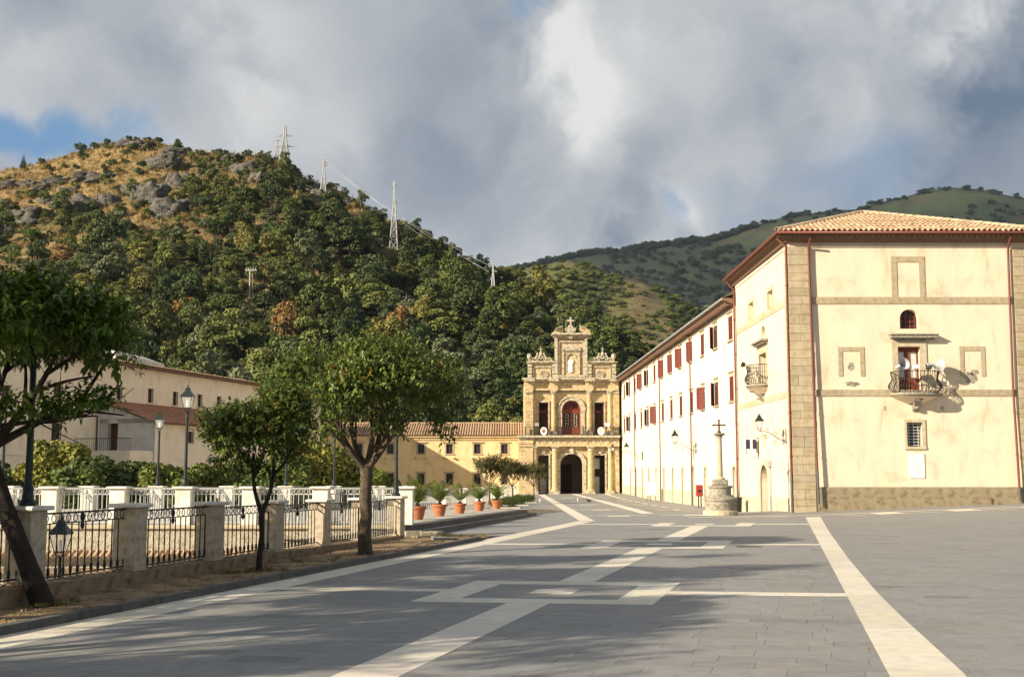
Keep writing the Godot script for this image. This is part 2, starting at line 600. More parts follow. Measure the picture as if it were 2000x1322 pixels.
# ------------------------------------------------------------------ the plaza
func cut(r: Array, k: Array) -> Array:               # rectangle r = [u0, v0, u1, v1] less rectangle k
	if k[0] >= r[2] or k[2] <= r[0] or k[1] >= r[3] or k[3] <= r[1]:
		return [r]
	var o := []
	if k[0] > r[0]:
		o.append([r[0], r[1], k[0], r[3]])
	if k[2] < r[2]:
		o.append([k[2], r[1], r[2], r[3]])
	var a := maxf(r[0], k[0])
	var b := minf(r[2], k[2])
	if k[1] > r[1]:
		o.append([a, r[1], b, k[1]])
	if k[3] < r[3]:
		o.append([a, k[3], b, r[3]])
	return o

func slab(b: MB, r: Array, gap: float, top: float, deep: float, jit: float):
	var u0: float = r[0] + gap
	var v0: float = r[1] + gap
	var u1: float = r[2] - gap
	var v1: float = r[3] - gap
	var j := func() -> float: return top + rng.randf_range(-jit, jit)
	var p := [pat3(u0, v0, j.call()), pat3(u0, v1, j.call()), pat3(u1, v1, j.call()), pat3(u1, v0, j.call())]
	var dn := Vector3(0, -deep, 0)
	b.hexa(p[0] + dn, p[1] + dn, p[2] + dn, p[3] + dn, p[0], p[1], p[2], p[3])

func sheet(b: MB, u0: float, v0: float, u1: float, v1: float, step: float, dy: float):
	var nu := int(ceil((u1 - u0) / step))
	var nv := int(ceil((v1 - v0) / step))
	for i in nu:
		for k in nv:
			var a := lerpf(u0, u1, float(i) / nu)
			var c := lerpf(u0, u1, float(i + 1) / nu)
			var d := lerpf(v0, v1, float(k) / nv)
			var e := lerpf(v0, v1, float(k + 1) / nv)
			b.quad(pat3(a, d, dy), pat3(a, e, dy), pat3(c, e, dy), pat3(c, d, dy))

func sheet_x(b: MB, x0: float, d0: float, x1: float, d1: float, step: float, dy: float):   # the same, square to the church
	var nx := int(ceil((x1 - x0) / step))
	var nd := int(ceil((d1 - d0) / step))
	for i in nx:
		for k in nd:
			var a := lerpf(x0, x1, float(i) / nx)
			var c := lerpf(x0, x1, float(i + 1) / nx)
			var d := lerpf(d0, d1, float(k) / nd)
			var e := lerpf(d0, d1, float(k + 1) / nd)
			b.quad(V(a, gnd(a, d) + dy, d), V(c, gnd(c, d) + dy, d), V(c, gnd(c, e) + dy, e), V(a, gnd(a, e) + dy, e))

func build_plaza():
	rng.seed = 101
	var g := MB.new()
	g.quad(V(-3000, -4.2, -400), V(3000, -4.2, -400), V(3000, -4.2, 3000), V(-3000, -4.2, 3000))
	setting("ground", g, M.earth)
	# bed under the paving, and the paving too far off to tell its stones apart
	var bed := MB.new()
	sheet(bed, -13, -5.35, 27.5, 21, 1.0, -0.035)
	var plaza := setting("plaza", bed, M.joint)
	var far := MB.new()
	sheet(far, -60, -4.65, -12, 45, 2.0, 0.0)
	sheet(far, -12, 20, 26.4, 45, 1.0, 0.0)
	sheet(far, 26.4, -5.35, 31, 45, 0.8, 0.0)
	sheet(far, 15.5, -18, 31, -5.35, 1.0, 0.0)
	sheet(far, 31, -44, 130, 40, 1.4, 0.0)
	part(plaza, "far_paving", far, M.paver)
	# pale bands
	var white := []
	# the band along the open side bends a little: its edge and width at each place along the pattern
	var bend := [[-14.0, 4.79, 0.7], [-7.4, 4.62, 0.66], [-2.6, 4.497, 0.52], [0.5, 4.417, 0.46], [8.0, 4.224, 0.43], [18.2, 3.966, 0.47], [25.0, 3.79, 0.53], [33.0, 3.58, 0.6]]
	var edge := bend.map(func(q): return [q[0], q[1]])
	var wide := bend.map(func(q): return [q[0], q[2]])
	var bent := []
	for i in 98:
		var uu := -12.4 + i * 0.4
		bent.append([uu, along(edge, uu + 0.2), uu + 0.4, along(edge, uu + 0.2) + along(wide, uu + 0.2)])
	for i in 46:
		var uu := -13.0 + i
		var b := MB.new()
		var t := rng.randf_range(0.86, 1.08)
		b.col = Color(t * rng.randf_range(0.97, 1.04), t, t * rng.randf_range(0.93, 1.03))
		var e0 := along(edge, uu)
		var e1 := along(edge, uu + 0.997)
		var p := [pat3(uu, e0, 0.004), pat3(uu, e0 + along(wide, uu), 0.004), pat3(uu + 0.997, e1 + along(wide, uu + 1.0), 0.004), pat3(uu + 0.997, e1, 0.004)]
		var dn := Vector3(0, -0.04, 0)
		b.hexa(p[0] + dn, p[1] + dn, p[2] + dn, p[3] + dn, p[0], p[1], p[2], p[3])
		part(plaza, "pale_slab", b, M.white_slab)
	white.append([-30, -5.35, 26.4, -4.65])
	var mids := [-13.2, 0.0, 13.2, 26.4]
	for m in mids:
		white.append([m - 1.78, -1.78, m - 1.18, 1.78])
		white.append([m + 1.18, -1.78, m + 1.78, 1.78])
		white.append([m - 1.18, -1.78, m + 1.18, -1.18])
		white.append([m - 1.18, 1.18, m + 1.18, 1.78])
		white.append([m - 0.24, -4.65, m + 0.22, -1.78])
		white.append([m - 0.24, 1.78, m + 0.22, along(edge, m)])
		white.append([m - 0.34, -0.34, m + 0.34, 0.34])
		white.append([m + 1.78, -0.31, m + 11.42, 0.31])
	var n := 0
	for r in white:
		if r[0] > 27.0:
			continue
		var along: float = r[2] - r[0]
		var across: float = r[3] - r[1]
		var by_u := along >= across
		var length := maxf(along, across)
		var cnt := maxi(1, int(round(length / 1.05)))
		for i in cnt:
			var q: Array = [r[0] + along * i / cnt, r[1], r[0] + along * (i + 1) / cnt, r[3]] if by_u else [r[0], r[1] + across * i / cnt, r[2], r[1] + across * (i + 1) / cnt]
			if q[2] < -12.5:
				continue
			var b := MB.new()
			var t := rng.randf_range(0.86, 1.08)
			b.col = Color(t * rng.randf_range(0.97, 1.04), t, t * rng.randf_range(0.93, 1.03))
			slab(b, q, 0.0018, 0.002, 0.04, 0.001)
			part(plaza, "pale_slab", b, M.white_slab)
			n += 1
	var wf := MB.new()
	sheet(wf, -60, -5.35, -12.5, -4.65, 1.0, 0.006)
	sheet(wf, 26.4, -5.35, 29.6, -4.65, 1.0, 0.006)
	part(plaza, "pale_band", wf, M.white_slab)
	wf = MB.new()
	sheet_x(wf, 2.75, 48.6, 3.35, 126, 3.0, 0.006)
	part(plaza, "pale_band", wf, M.white_slab)
	wf = MB.new()
	sheet_x(wf, 6.2, 58, 6.8, 128, 3.0, 0.006)
	part(plaza, "pale_band", wf, M.white_slab)
	wf = MB.new()
	sheet_x(wf, 9.6, 57, 10.2, 128, 3.0, 0.006)
	part(plaza, "pale_band", wf, M.white_slab)
	for d in [55.5, 66.0, 78.0, 91.0, 105.0]:
		wf = MB.new()
		sheet_x(wf, 3.35, d, 6.2, d + 0.5, 0.7, 0.006)
		sheet_x(wf, 6.8, d, 9.6, d + 0.5, 0.7, 0.006)
		sheet_x(wf, 4.3, d - 1.3, 5.3, d - 0.3, 0.7, 0.006)
		sheet_x(wf, 7.7, d - 1.3, 8.7, d - 0.3, 0.7, 0.006)
		part(plaza, "pale_band", wf, M.white_slab)
	for q in [[7.5, 51.6, 34.0, 52.1], [13.6, 49.9, 34.0, 50.25]]:
		wf = MB.new()
		sheet_x(wf, q[0], q[1], q[2], q[3], 2.0, 0.009)
		part(plaza, "pale_band", wf, M.white_slab)
	for x in [15.2, 18.4, 21.6]:
		wf = MB.new()
		sheet_x(wf, x, 50.25, x + 1.1, 51.6, 1.0, 0.009)
		part(plaza, "pale_band", wf, M.white_slab)
	# the grey stones, in running courses
	var stones := []
	var u := -12.0
	var course := 0
	while u < 26.4 - 0.01:
		var v := -4.65 - (0.33 if course % 2 else 0.0) - rng.randf_range(0.0, 0.12)
		while v < 20.0:
			var lng := rng.randf_range(0.58, 0.76)
			var v0 := maxf(v, -4.65)
			var v1 := minf(v + lng, 20.0)
			if v1 - v0 > 0.03:
				var list := [[u, v0, u + 0.4, v1]]
				for k in white + (bent.slice(maxi(course - 1, 0), course + 4) if v1 > 3.0 and v0 < 6.0 else []):
					var next := []
					for r in list:
						next.append_array(cut(r, k))
					list = next
				for r in list:
					if r[2] - r[0] > 0.03 and r[3] - r[1] > 0.03:
						var ctr := pat((r[0] + r[2]) / 2, (r[1] + r[3]) / 2)
						var seen := absf(ctr.x / ctr.y) < 0.44 and ctr.y > 10.6
						stones.append([ctr.y if seen and (r[2] - r[0]) * (r[3] - r[1]) > 0.12 else 1000.0 + ctr.y, r])
			v += lng
		u += 0.4
		course += 1
	stones.sort_custom(func(p, q): return p[0] < q[0])
	var rest := MB.new()
	for i in stones.size():
		var t := rng.randf_range(0.88, 1.08)
		if rng.randf() < 0.03:
			t *= 0.8
		var tint := Color(t * rng.randf_range(0.97, 1.04), t, t * rng.randf_range(0.95, 1.05))
		if i < 300:
			var b := MB.new()
			b.col = tint
			slab(b, stones[i][1], 0.0019, 0.0, 0.04, 0.0012)
			part(plaza, "paving_stone", b, M.paver)
		else:
			rest.col = tint
			slab(rest, stones[i][1], 0.0019, 0.0, 0.04, 0.0012)
	part(plaza, "paving_stones", rest, M.paver).set_meta("kind", "stuff")

# ------------------------------------------------------------------ planted strip, sunken yard, terrace
const FENCE := [[-60.0, 986.0, 1170.0, 15.12], [52.0, 988.0, 1140.0, 18.06], [255.0, 983.0, 1115.0, 21.0], [410.0, 980.0, 1096.0, 24.0], [531.0, 977.0, 1081.0, 27.0], [626.0, 975.0, 1069.0, 29.9], [703.0, 972.0, 1057.0, 32.9], [773.0, 969.0, 1046.0, 36.0]]

func fence_x(d: float) -> float:                     # the fence line
	return lerpf(W(52, 1000, 18.06).x, W(773, 1000, 36.0).x, (d - 18.06) / 17.94)
func fence_y(d: float) -> float:                     # top of its plinth
	return lerpf(W(255, 1115, 21.0).y, W(773, 1046, 36.0).y, (d - 21.0) / 15.0)
func soil_y(x: float, d: float) -> float:
	return gnd(x, d) + 0.05

func build_soil_and_yard():
	rng.seed = 7
	var nz := FastNoiseLite.new()
	nz.seed = 4
	nz.frequency = 0.55
	nz.fractal_octaves = 4
	var b := MB.new()
	for i in 150:
		var d0 := -12.0 + i * 0.33
		for k in 14:
			var p := []
			for q in [[0, 0], [1, 0], [1, 1], [0, 1]]:
				var d: float = d0 + q[1] * 0.33
				var xk := kerb_x(d) - 0.17
				var xf := fence_x(d) - 0.2
				var x := lerpf(xf, xk, (k + q[0]) / 14.0)
				p.append(V(x, soil_y(x, d) + nz.get_noise_2d(x, d) * 0.05, d))
			b.quad(p[0], p[1], p[2], p[3])
	setting("soil_strip", b, M.soil)
	# dark kerb, stone by stone
	var kerb := setting_node("kerb")
	var d := -10.0
	while d < 35.0:
		var k := MB.new()
		var t := rng.randf_range(0.85, 1.15)
		k.col = Color(t, t, t)
		var e := d + 0.985
		var x0 := kerb_x(d)
		var x1 := kerb_x(e)
		var y0 := gnd(x0, d)
		var y1 := gnd(x1, e)
		k.hexa(V(x0 - 0.16, y0 - 0.1, d), V(x0, y0 - 0.1, d), V(x1, y1 - 0.1, e), V(x1 - 0.16, y1 - 0.1, e), V(x0 - 0.16, y0 + 0.11, d), V(x0, y0 + 0.11, d), V(x1, y1 + 0.11, e), V(x1 - 0.16, y1 + 0.11, e))
		part(kerb, "kerb_stone", k, M.kerb)
		d += 1.0
	# sunken yard behind the fence
	var y := MB.new()
	y.quad(V(-45, -1.75, 2), V(0, -1.75, 2), V(0, -1.75, 37.4), V(-45, -1.75, 37.4))
	setting("sunken_yard", y, M.terrace)
	# wall below the fence on this side, and the lit rubble wall across the yard
	var near := thing("retaining_wall", "brown plinth wall under the black iron fence", "wall", V(fence_x(20), -1.75, 20))
	var w := MB.new()
	for i in 34:
		var a := 2.0 + i
		var c := a + 1.0
		w.hexa(V(fence_x(a) - 0.22, -1.9, a), V(fence_x(a) + 0.24, -1.9, a), V(fence_x(c) + 0.24, -1.9, c), V(fence_x(c) - 0.22, -1.9, c),
			V(fence_x(a) - 0.22, fence_y(a), a), V(fence_x(a) + 0.24, fence_y(a), a), V(fence_x(c) + 0.24, fence_y(c), c), V(fence_x(c) - 0.22, fence_y(c), c))
	part(near, "plinth", w, M.plinth)
	var drains := MB.new()
	for q in [17.0, 20.6, 23.6, 26.4, 31.0]:
		drains.box(V(fence_x(q) + 0.2, fence_y(q) - 0.16, q + 0.05), V(fence_x(q) + 0.245, fence_y(q) - 0.08, q - 0.05))
	part(near, "drain_hole", drains, M.pipe_low)
	var rub := thing("rubble_wall", "sunlit rubble wall of the sunken yard under white railing", "wall", V(-14, -1.75, 37.3))
	var r := MB.new()
	r.box(V(-46, -2.2, 38.0), V(-3.6, 0.02, 37.2))
	part(rub, "wall", r, M.rubble)
	r = MB.new()
	r.bevel(V(-46, 0.02, 38.05), V(-3.6, 0.13, 37.1), 0.02)
	part(rub, "coping", r, M.stone_pale)
	r = MB.new()
	r.box(V(-46, -1.30, 37.2), V(-3.6, -1.16, 36.95))
	part(rub, "beam", r, M.plinth)
	# small tiles along the foot of the wall, one after another
	var cop := tile_mesh(0.085, 0.07, 0.4)
	var n := 0
	var x := -17.0
	while x < -4.0:
		var o := part(rub, "roof_tile", cop, M.tile)
		o.position = V(x, -0.66 + rng.randf_range(-0.01, 0.01), 37.2) - rub.position
		o.rotation = Vector3(0.45, rng.randf_range(-0.05, 0.05), 0)
		x += 0.19

func setting_node(called: String) -> Node3D:
	var o := Node3D.new()
	o.name = numbered(called)
	o.set_meta("kind", "structure")
	add_child(o)
	return o

func kerb_x(d: float) -> float:
	var u := (d - PO.y + PV.y * 5.35) / PU.y
	return PO.x + PU.x * u - PV.x * 5.35

func tile_mesh(r0: float, r1: float, length: float) -> ArrayMesh:   # a half-round clay tile, lying along +z, its lower end at z = length
	var b := MB.new()
	var seg := 5
	for k in seg:
		var a := PI * k / seg
		var c := PI * (k + 1) / seg
		var p := [Vector3(cos(a) * r1, sin(a) * r1, 0), Vector3(cos(c) * r1, sin(c) * r1, 0), Vector3(cos(c) * r0, sin(c) * r0, length), Vector3(cos(a) * r0, sin(a) * r0, length)]
		var na := Vector3(cos(a), sin(a), 0)
		var nc := Vector3(cos(c), sin(c), 0)
		b.quadn(p[3], p[0], p[1], p[2], na, na, nc, nc)
		var q0 := Vector3(cos(a) * (r0 - 0.018), sin(a) * (r0 - 0.018), length)
		var q1 := Vector3(cos(c) * (r0 - 0.018), sin(c) * (r0 - 0.018), length)
		b.quad(q0, p[3], p[2], q1)
	return b.mesh()

func terr_y(d: float) -> float:
	return lerpf(0.10, -0.02, (d - 37.0) / 20.0) - 0.34 * smoothstep(57.5, 68.0, d)
func step_x(d: float) -> float:                      # front edge of the terrace
	return lerpf(W(795, 1035, 37.5).x, W(1032, 993, 57.5).x, (d - 37.5) / 20.0)

func build_terrace():
	rng.seed = 9
	var t := setting_node("terrace")
	var b := MB.new()
	for i in 25:
		var d := 37.2 + i * 1.3
		var e := d + 1.3
		var xa := step_x(minf(d, 57.5)) + 2.2 * smoothstep(57.5, 66.0, d)
		var xb := step_x(minf(e, 57.5)) + 2.2 * smoothstep(57.5, 66.0, e)
		b.quad(V(-45, terr_y(d), d), V(xa, terr_y(d), d), V(xb, terr_y(e), e), V(-45, terr_y(e), e))
		b.quad(V(xa, terr_y(d) - 0.7, d), V(xb, terr_y(e) - 0.7, e), V(xb, terr_y(e), e), V(xa, terr_y(d), d))
	b.quad(V(-45, -0.36, 69.7), V(0, -0.36, 69.7), V(0, -0.75, 150), V(-45, -0.75, 150))
	part(t, "paving", b, M.terrace)
	for st in 2:
		var dx := 0.02 + st * 0.42
		var dy := -0.02 - st * 0.15
		var k := 0
		var d := 37.2
		while d < 57.2:
			var e := minf(d + 1.25, 57.5 + st * 2.0)
			var s := MB.new()
			var c := rng.randf_range(0.85, 1.1)
			s.col = Color(c, c, c)
			var x0 := step_x(d) + dx
			var x1 := step_x(e) + dx
			s.hexa(V(x0 - 0.5, terr_y(d) - 0.5, d), V(x0, terr_y(d) - 0.5, d), V(x1, terr_y(e) - 0.5, e - 0.01), V(x1 - 0.5, terr_y(e) - 0.5, e - 0.01),
				V(x0 - 0.5, terr_y(d) + dy + 0.024, d), V(x0, terr_y(d) + dy + 0.024, d), V(x1, terr_y(e) + dy + 0.024, e - 0.01), V(x1 - 0.5, terr_y(e) + dy + 0.024, e - 0.01))
			part(t, "step_stone", s, M.kerb)
			d += 1.25

# ------------------------------------------------------------------ hills
func along(tab: Array, x: float) -> float:
	if x <= tab[0][0]:
		return tab[0][1]
	for i in tab.size() - 1:
		if x < tab[i + 1][0]:
			var t: float = (x - tab[i][0]) / (tab[i + 1][0] - tab[i][0])
			return lerpf(tab[i][1], tab[i + 1][1], t)
	return tab[-1][1]

# each hill: its skyline by bearing, the distances of its crest and foot, and how it bulges
var HILL := {"crest": [[-900, 470], [-500, 400], [-200, 372], [0, 332], [40, 326], [100, 310], [150, 296], [250, 274], [300, 274], [360, 298], [450, 300], [520, 306], [560, 322], [600, 351], [640, 365], [690, 388], [720, 410], [770, 437], [830, 457], [880, 493], [950, 530], [1000, 555], [1100, 600], [1180, 645], [1250, 696], [1300, 724], [1400, 794], [1500, 884], [1700, 934]],
	"far": [[-900, 420], [0, 350], [300, 335], [770, 300], [1000, 275], [1300, 235], [1700, 220]], "near": [[-900, 190], [0, 150], [400, 142], [1000, 146], [1300, 172], [1700, 190]], "foot": 905.0, "rough": 2.2, "seed": 3, "step": 0.028}
var SPUR := {"crest": [[700, 600], [900, 545], [1000, 528], [1060, 520], [1110, 506], [1150, 517], [1200, 536], [1260, 551], [1320, 577], [1370, 603], [1420, 630], [1500, 670], [1650, 740], [1800, 800]],
	"far": [[700, 620], [1800, 520]], "near": [[700, 330], [1800, 330]], "foot": 800.0, "rough": 3.5, "seed": 5, "step": 0.03}
var SPUR2 := {"crest": [[1200, 720], [1370, 612], [1400, 588], [1440, 562], [1500, 535], [1600, 505], [1800, 470], [2200, 450], [2800, 440]],
	"far": [[1200, 800], [2800, 800]], "near": [[1200, 560], [2800, 560]], "foot": 820.0, "rough": 4.0, "seed": 6, "step": 0.04}
var MOUNT := {"crest": [[-600, 640], [200, 600], [700, 560], [900, 541], [1000, 526], [1070, 514], [1130, 502], [1200, 494], [1250, 485], [1370, 468], [1400, 463], [1480, 438], [1550, 423], [1620, 414], [1680, 408], [1740, 391], [1800, 377], [1860, 366], [1920, 372], [2000, 387], [2200, 430], [2800, 480]],
	"far": [[-600, 1800], [1200, 1700], [2800, 1500]], "near": [[-600, 950], [2800, 900]], "foot": 830.0, "rough": 14.0, "seed": 8, "step": 0.03}

func hill_at(h: Dictionary, px: float, t: float) -> Vector3:
	var d := lerpf(along(h.near, px), along(h.far, px), t)
	var top := along(h.crest, px)
	var p := W(px, lerpf(h.foot, top, pow(clampf(t, 0.0, 1.0), 0.92)), d)
	if t > 1.0:
		p = W(px, top, d / t * 1.0)
		p.z = -d
		p.y -= (t - 1.0) * d * 0.5
	var nz: FastNoiseLite = h.noise
	var k := sin(clampf(t, 0.0, 1.0) * PI)
	p.y += nz.get_noise_2d(p.x, p.z) * h.rough * (0.35 + 0.9 * k)
	return p

func build_hill(h: Dictionary, called: String, p0: float, p1: float, dp: float, colour: Callable, m: Material):
	var nz := FastNoiseLite.new()
	nz.seed = h.seed
	nz.frequency = 18.0 / (along(h.far, 800) * 1.5)
	nz.fractal_octaves = 5
	h.noise = nz
	var rows := int(1.0 / h.step)
	var cols := int((p1 - p0) / dp)
	var vs := PackedVector3Array()
	var cs := PackedColorArray()
	for i in rows + 8:
		var t: float = float(i) / rows
		for k in cols + 1:
			var px := p0 + k * dp
			var p := hill_at(h, px, t)
			vs.append(p)
			cs.append(colour.call(px, t, p))
	var st := SurfaceTool.new()
	st.begin(Mesh.PRIMITIVE_TRIANGLES)
	for i in vs.size():
		st.set_color(cs[i])
		st.add_vertex(vs[i])
	for i in rows + 7:
		for k in cols:
			var a := i * (cols + 1) + k
			st.add_index(a); st.add_index(a + cols + 1); st.add_index(a + 1)
			st.add_index(a + 1); st.add_index(a + cols + 1); st.add_index(a + cols + 2)
	st.generate_normals()
	setting(called, st.commit(), m)

var patches := FastNoiseLite.new()

func dry(px: float, t: float) -> float:              # where the wood gives way to dry grass on the hill
	var py := lerpf(905.0, along(HILL.crest, px), t)
	var o := 0.0
	o = maxf(o, smoothstep(470, 380, py) * smoothstep(430, 330, px))
	o = maxf(o, smoothstep(120, 40, absf(px - 330)) * smoothstep(70, 25, absf(py - 455)) * 0.8)
	o = maxf(o, smoothstep(110, 40, absf(px - 90)) * smoothstep(50, 15, absf(py - 495)) * 0.8)
	o = maxf(o, smoothstep(70, 20, absf(px - 570)) * smoothstep(30, 8, absf(py - 560)) * 0.8)
	o = maxf(o, smoothstep(70, 20, absf(px - 640)) * smoothstep(35, 10, absf(py - 545)) * 0.7)
	var n := patches.get_noise_2d(px * 0.35, py * 0.5)
	o = maxf(o, smoothstep(0.06, 0.28, n) * smoothstep(860, 640, px) * smoothstep(640, 520, py) * 0.95)
	o = maxf(o, smoothstep(150, 60, absf(px - 430)) * smoothstep(30, 10, absf(py - 690)) * 0.75)
	o = maxf(o, smoothstep(16, 4, absf(py - along(HILL.crest, px))) * smoothstep(900, 800, px) * 0.7)
	return o

func build_hills():
	patches.seed = 77
	patches.frequency = 0.045
	patches.fractal_octaves = 4
	build_hill(HILL, "hill", -900, 1660, 8, hill_colour, M.hill)
	build_hill(SPUR, "hill", 700, 1800, 8, spur_colour, M.hill)
	build_hill(SPUR2, "hill", 1200, 2700, 14, spur2_colour, M.hill)
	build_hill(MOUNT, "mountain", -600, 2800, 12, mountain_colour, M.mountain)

func hill_colour(px: float, t: float, p: Vector3) -> Color:   # dry grass and scrub
	var n := patches.get_noise_2d(p.x, p.z * 1.3 + p.y)
	var o := clampf(dry(px, t) + n * 0.5, 0.0, 1.0)
	var c := Color(0.10, 0.095, 0.035).lerp(Color(0.34, 0.245, 0.11), o)
	return c.lerp(Color(0.20, 0.105, 0.05), clampf(n * 1.6 - 0.2, 0.0, 0.6))
func spur_colour(_px: float, _t: float, p: Vector3) -> Color:
	var n := patches.get_noise_2d(p.x * 0.35, p.z * 0.35 + p.y)
	var c := Color(0.125, 0.14, 0.042).lerp(Color(0.20, 0.15, 0.07), clampf(0.3 + n * 1.5, 0.0, 1.0))
	return c.lerp(Color(0.075, 0.095, 0.03), clampf(-n * 2.0, 0.0, 0.9))
func spur2_colour(_px: float, _t: float, p: Vector3) -> Color:
	var n := patches.get_noise_2d(p.x * 0.3, p.z * 0.3 + p.y)
	return Color(0.15, 0.125, 0.06).lerp(Color(0.07, 0.085, 0.03), clampf(0.5 + n * 1.6, 0.0, 1.0))
func mountain_colour(_px: float, _t: float, p: Vector3) -> Color:  # forest greens, darkened to carry the shadow of a cloud in the colour
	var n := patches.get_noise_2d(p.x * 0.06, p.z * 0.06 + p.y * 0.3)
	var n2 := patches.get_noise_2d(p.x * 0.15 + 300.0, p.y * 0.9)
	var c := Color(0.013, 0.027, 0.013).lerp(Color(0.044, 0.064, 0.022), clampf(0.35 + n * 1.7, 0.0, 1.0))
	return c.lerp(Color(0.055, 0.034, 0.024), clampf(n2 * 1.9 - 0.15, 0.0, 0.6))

# ------------------------------------------------------------------ walls with openings
func frame(o: Vector3, ax: Vector3) -> Dictionary:   # a wall's own axes: along, up, out
	var n := ax.cross(Vector3.UP)
	return {"o": o, "ax": ax, "n": n, "t": Transform3D(Basis(ax, Vector3.UP, n), o)}

func at(f: Dictionary, x: float, y: float, z := 0.0) -> Vector3:
	return f.t * Vector3(x, y, z)

func wb(b: MB, f: Dictionary, x0: float, y0: float, x1: float, y1: float, z0: float, z1: float):   # a box on the wall
	b.box(Vector3(x0, y0, z0), Vector3(x1, y1, z1), f.t)

func arc(cx: float, cy: float, r: float, a0: float, a1: float, n: int, ry := -1.0) -> PackedVector2Array:
	var p := PackedVector2Array()
	for i in n + 1:
		var a := lerpf(a0, a1, float(i) / n)
		p.append(Vector2(cx + cos(a) * r, cy + sin(a) * (r if ry < 0.0 else ry)))
	return p

func ring(b: MB, f: Dictionary, cx: float, cy: float, r0: float, r1: float, a0: float, a1: float, n: int, z0: float, z1: float):   # an arched moulding
	for i in n:
		var a := lerpf(a0, a1, float(i) / n)
		var c := lerpf(a0, a1, float(i + 1) / n)
		var p := func(an: float, r: float, z: float) -> Vector3: return f.t * Vector3(cx + cos(an) * r, cy + sin(an) * r, z)
		b.hexa(p.call(a, r0, z0), p.call(a, r1, z0), p.call(c, r1, z0), p.call(c, r0, z0), p.call(a, r0, z1), p.call(a, r1, z1), p.call(c, r1, z1), p.call(c, r0, z1))

# openings: [x0, y0, x1, y1, arched]
func wall(b: MB, f: Dictionary, w: float, y0: float, y1: float, ops: Array, deep: float):
	var xs := [0.0, w]
	var ys := [y0, y1]
	for o in ops:
		for k in [o[0], o[2]]:
			if not xs.has(k):
				xs.append(k)
		for k in [o[1], o[3]]:
			if not ys.has(k):
				ys.append(k)
	xs.sort()
	ys.sort()
	for i in xs.size() - 1:
		var j := 0
		while j < ys.size() - 1:
			if inside(ops, (xs[i] + xs[i + 1]) / 2, (ys[j] + ys[j + 1]) / 2):
				j += 1
				continue
			var k := j
			while k + 1 < ys.size() - 1 and not inside(ops, (xs[i] + xs[i + 1]) / 2, (ys[k + 1] + ys[k + 2]) / 2):
				k += 1
			b.quad(at(f, xs[i], ys[j]), at(f, xs[i + 1], ys[j]), at(f, xs[i + 1], ys[k + 1]), at(f, xs[i], ys[k + 1]))
			j = k + 1
	for o in ops:
		var a: float = o[0]
		var c: float = o[2]
		var lo: float = o[1]
		var hi: float = o[3]
		var spring := hi
		if o[4]:
			var r := (c - a) / 2.0
			spring = hi - r
			var p := arc((a + c) / 2.0, spring, r, PI, 0.0, 12)
			for i in 12:
				b.quad(at(f, p[i].x, p[i].y), at(f, p[i + 1].x, p[i + 1].y), at(f, p[i + 1].x, hi), at(f, p[i].x, hi))
				b.quad(at(f, p[i].x, p[i].y, -deep), at(f, p[i + 1].x, p[i + 1].y, -deep), at(f, p[i + 1].x, p[i + 1].y), at(f, p[i].x, p[i].y))
		else:
			b.quad(at(f, a, hi, -deep), at(f, c, hi, -deep), at(f, c, hi), at(f, a, hi))
		b.quad(at(f, a, lo), at(f, c, lo), at(f, c, lo, -deep), at(f, a, lo, -deep))
		b.quad(at(f, a, lo, -deep), at(f, a, spring, -deep), at(f, a, spring), at(f, a, lo))
		b.quad(at(f, c, lo), at(f, c, spring), at(f, c, spring, -deep), at(f, c, lo, -deep))

func inside(ops: Array, x: float, y: float) -> bool:
	for o in ops:
		if x > o[0] and x < o[2] and y > o[1] and y < o[3]:
			return true
	return false

func pane(b: MB, f: Dictionary, x0: float, y0: float, x1: float, y1: float, z: float):
	b.box(Vector3(x0, y0, z - 0.02), Vector3(x1, y1, z), f.t)

# a louvred shutter leaf: frame and slats
func shutter_leaf(b: MB, f: Dictionary, x0: float, y0: float, x1: float, y1: float, z: float):
	var fw := 0.06
	wb(b, f, x0, y0, x0 + fw, y1, z, z + 0.045)
	wb(b, f, x1 - fw, y0, x1, y1, z, z + 0.045)
	wb(b, f, x0 + fw, y0, x1 - fw, y0 + 0.09, z, z + 0.045)
	wb(b, f, x0 + fw, y1 - 0.07, x1 - fw, y1, z, z + 0.045)
	var n := int((y1 - y0 - 0.16) / 0.085)
	for i in n:
		var y := y0 + 0.09 + (y1 - y0 - 0.16) * i / n
		b.quad(at(f, x0 + fw, y, z + 0.038), at(f, x1 - fw, y, z + 0.038), at(f, x1 - fw, y + 0.085, z + 0.006), at(f, x0 + fw, y + 0.085, z + 0.006))

func casement(parent: Node3D, f: Dictionary, x0: float, y0: float, x1: float, y1: float, z: float, wood: Material, bars := 2, middle := true):   # a glazed window with frame and glazing bars
	var b := MB.new()
	var fw := 0.07
	wb(b, f, x0, y0, x0 + fw, y1, z, z + 0.06)
	wb(b, f, x1 - fw, y0, x1, y1, z, z + 0.06)
	wb(b, f, x0 + fw, y0, x1 - fw, y0 + fw, z, z + 0.06)
	wb(b, f, x0 + fw, y1 - fw, x1 - fw, y1, z, z + 0.06)
	if middle:
		wb(b, f, (x0 + x1) / 2 - 0.05, y0 + fw, (x0 + x1) / 2 + 0.05, y1 - fw, z, z + 0.055)
	for i in bars:
		var y := lerpf(y0 + fw, y1 - fw, (i + 1.0) / (bars + 1.0))
		wb(b, f, x0 + fw, y - 0.02, x1 - fw, y + 0.02, z, z + 0.05)
	var o := part(parent, "window", b, wood)
	var p := MB.new()
	pane(p, f, x0 + 0.03, y0 + 0.03, x1 - 0.03, y1 - 0.03, z + 0.02)
	part(o, "pane", p, M.glass)

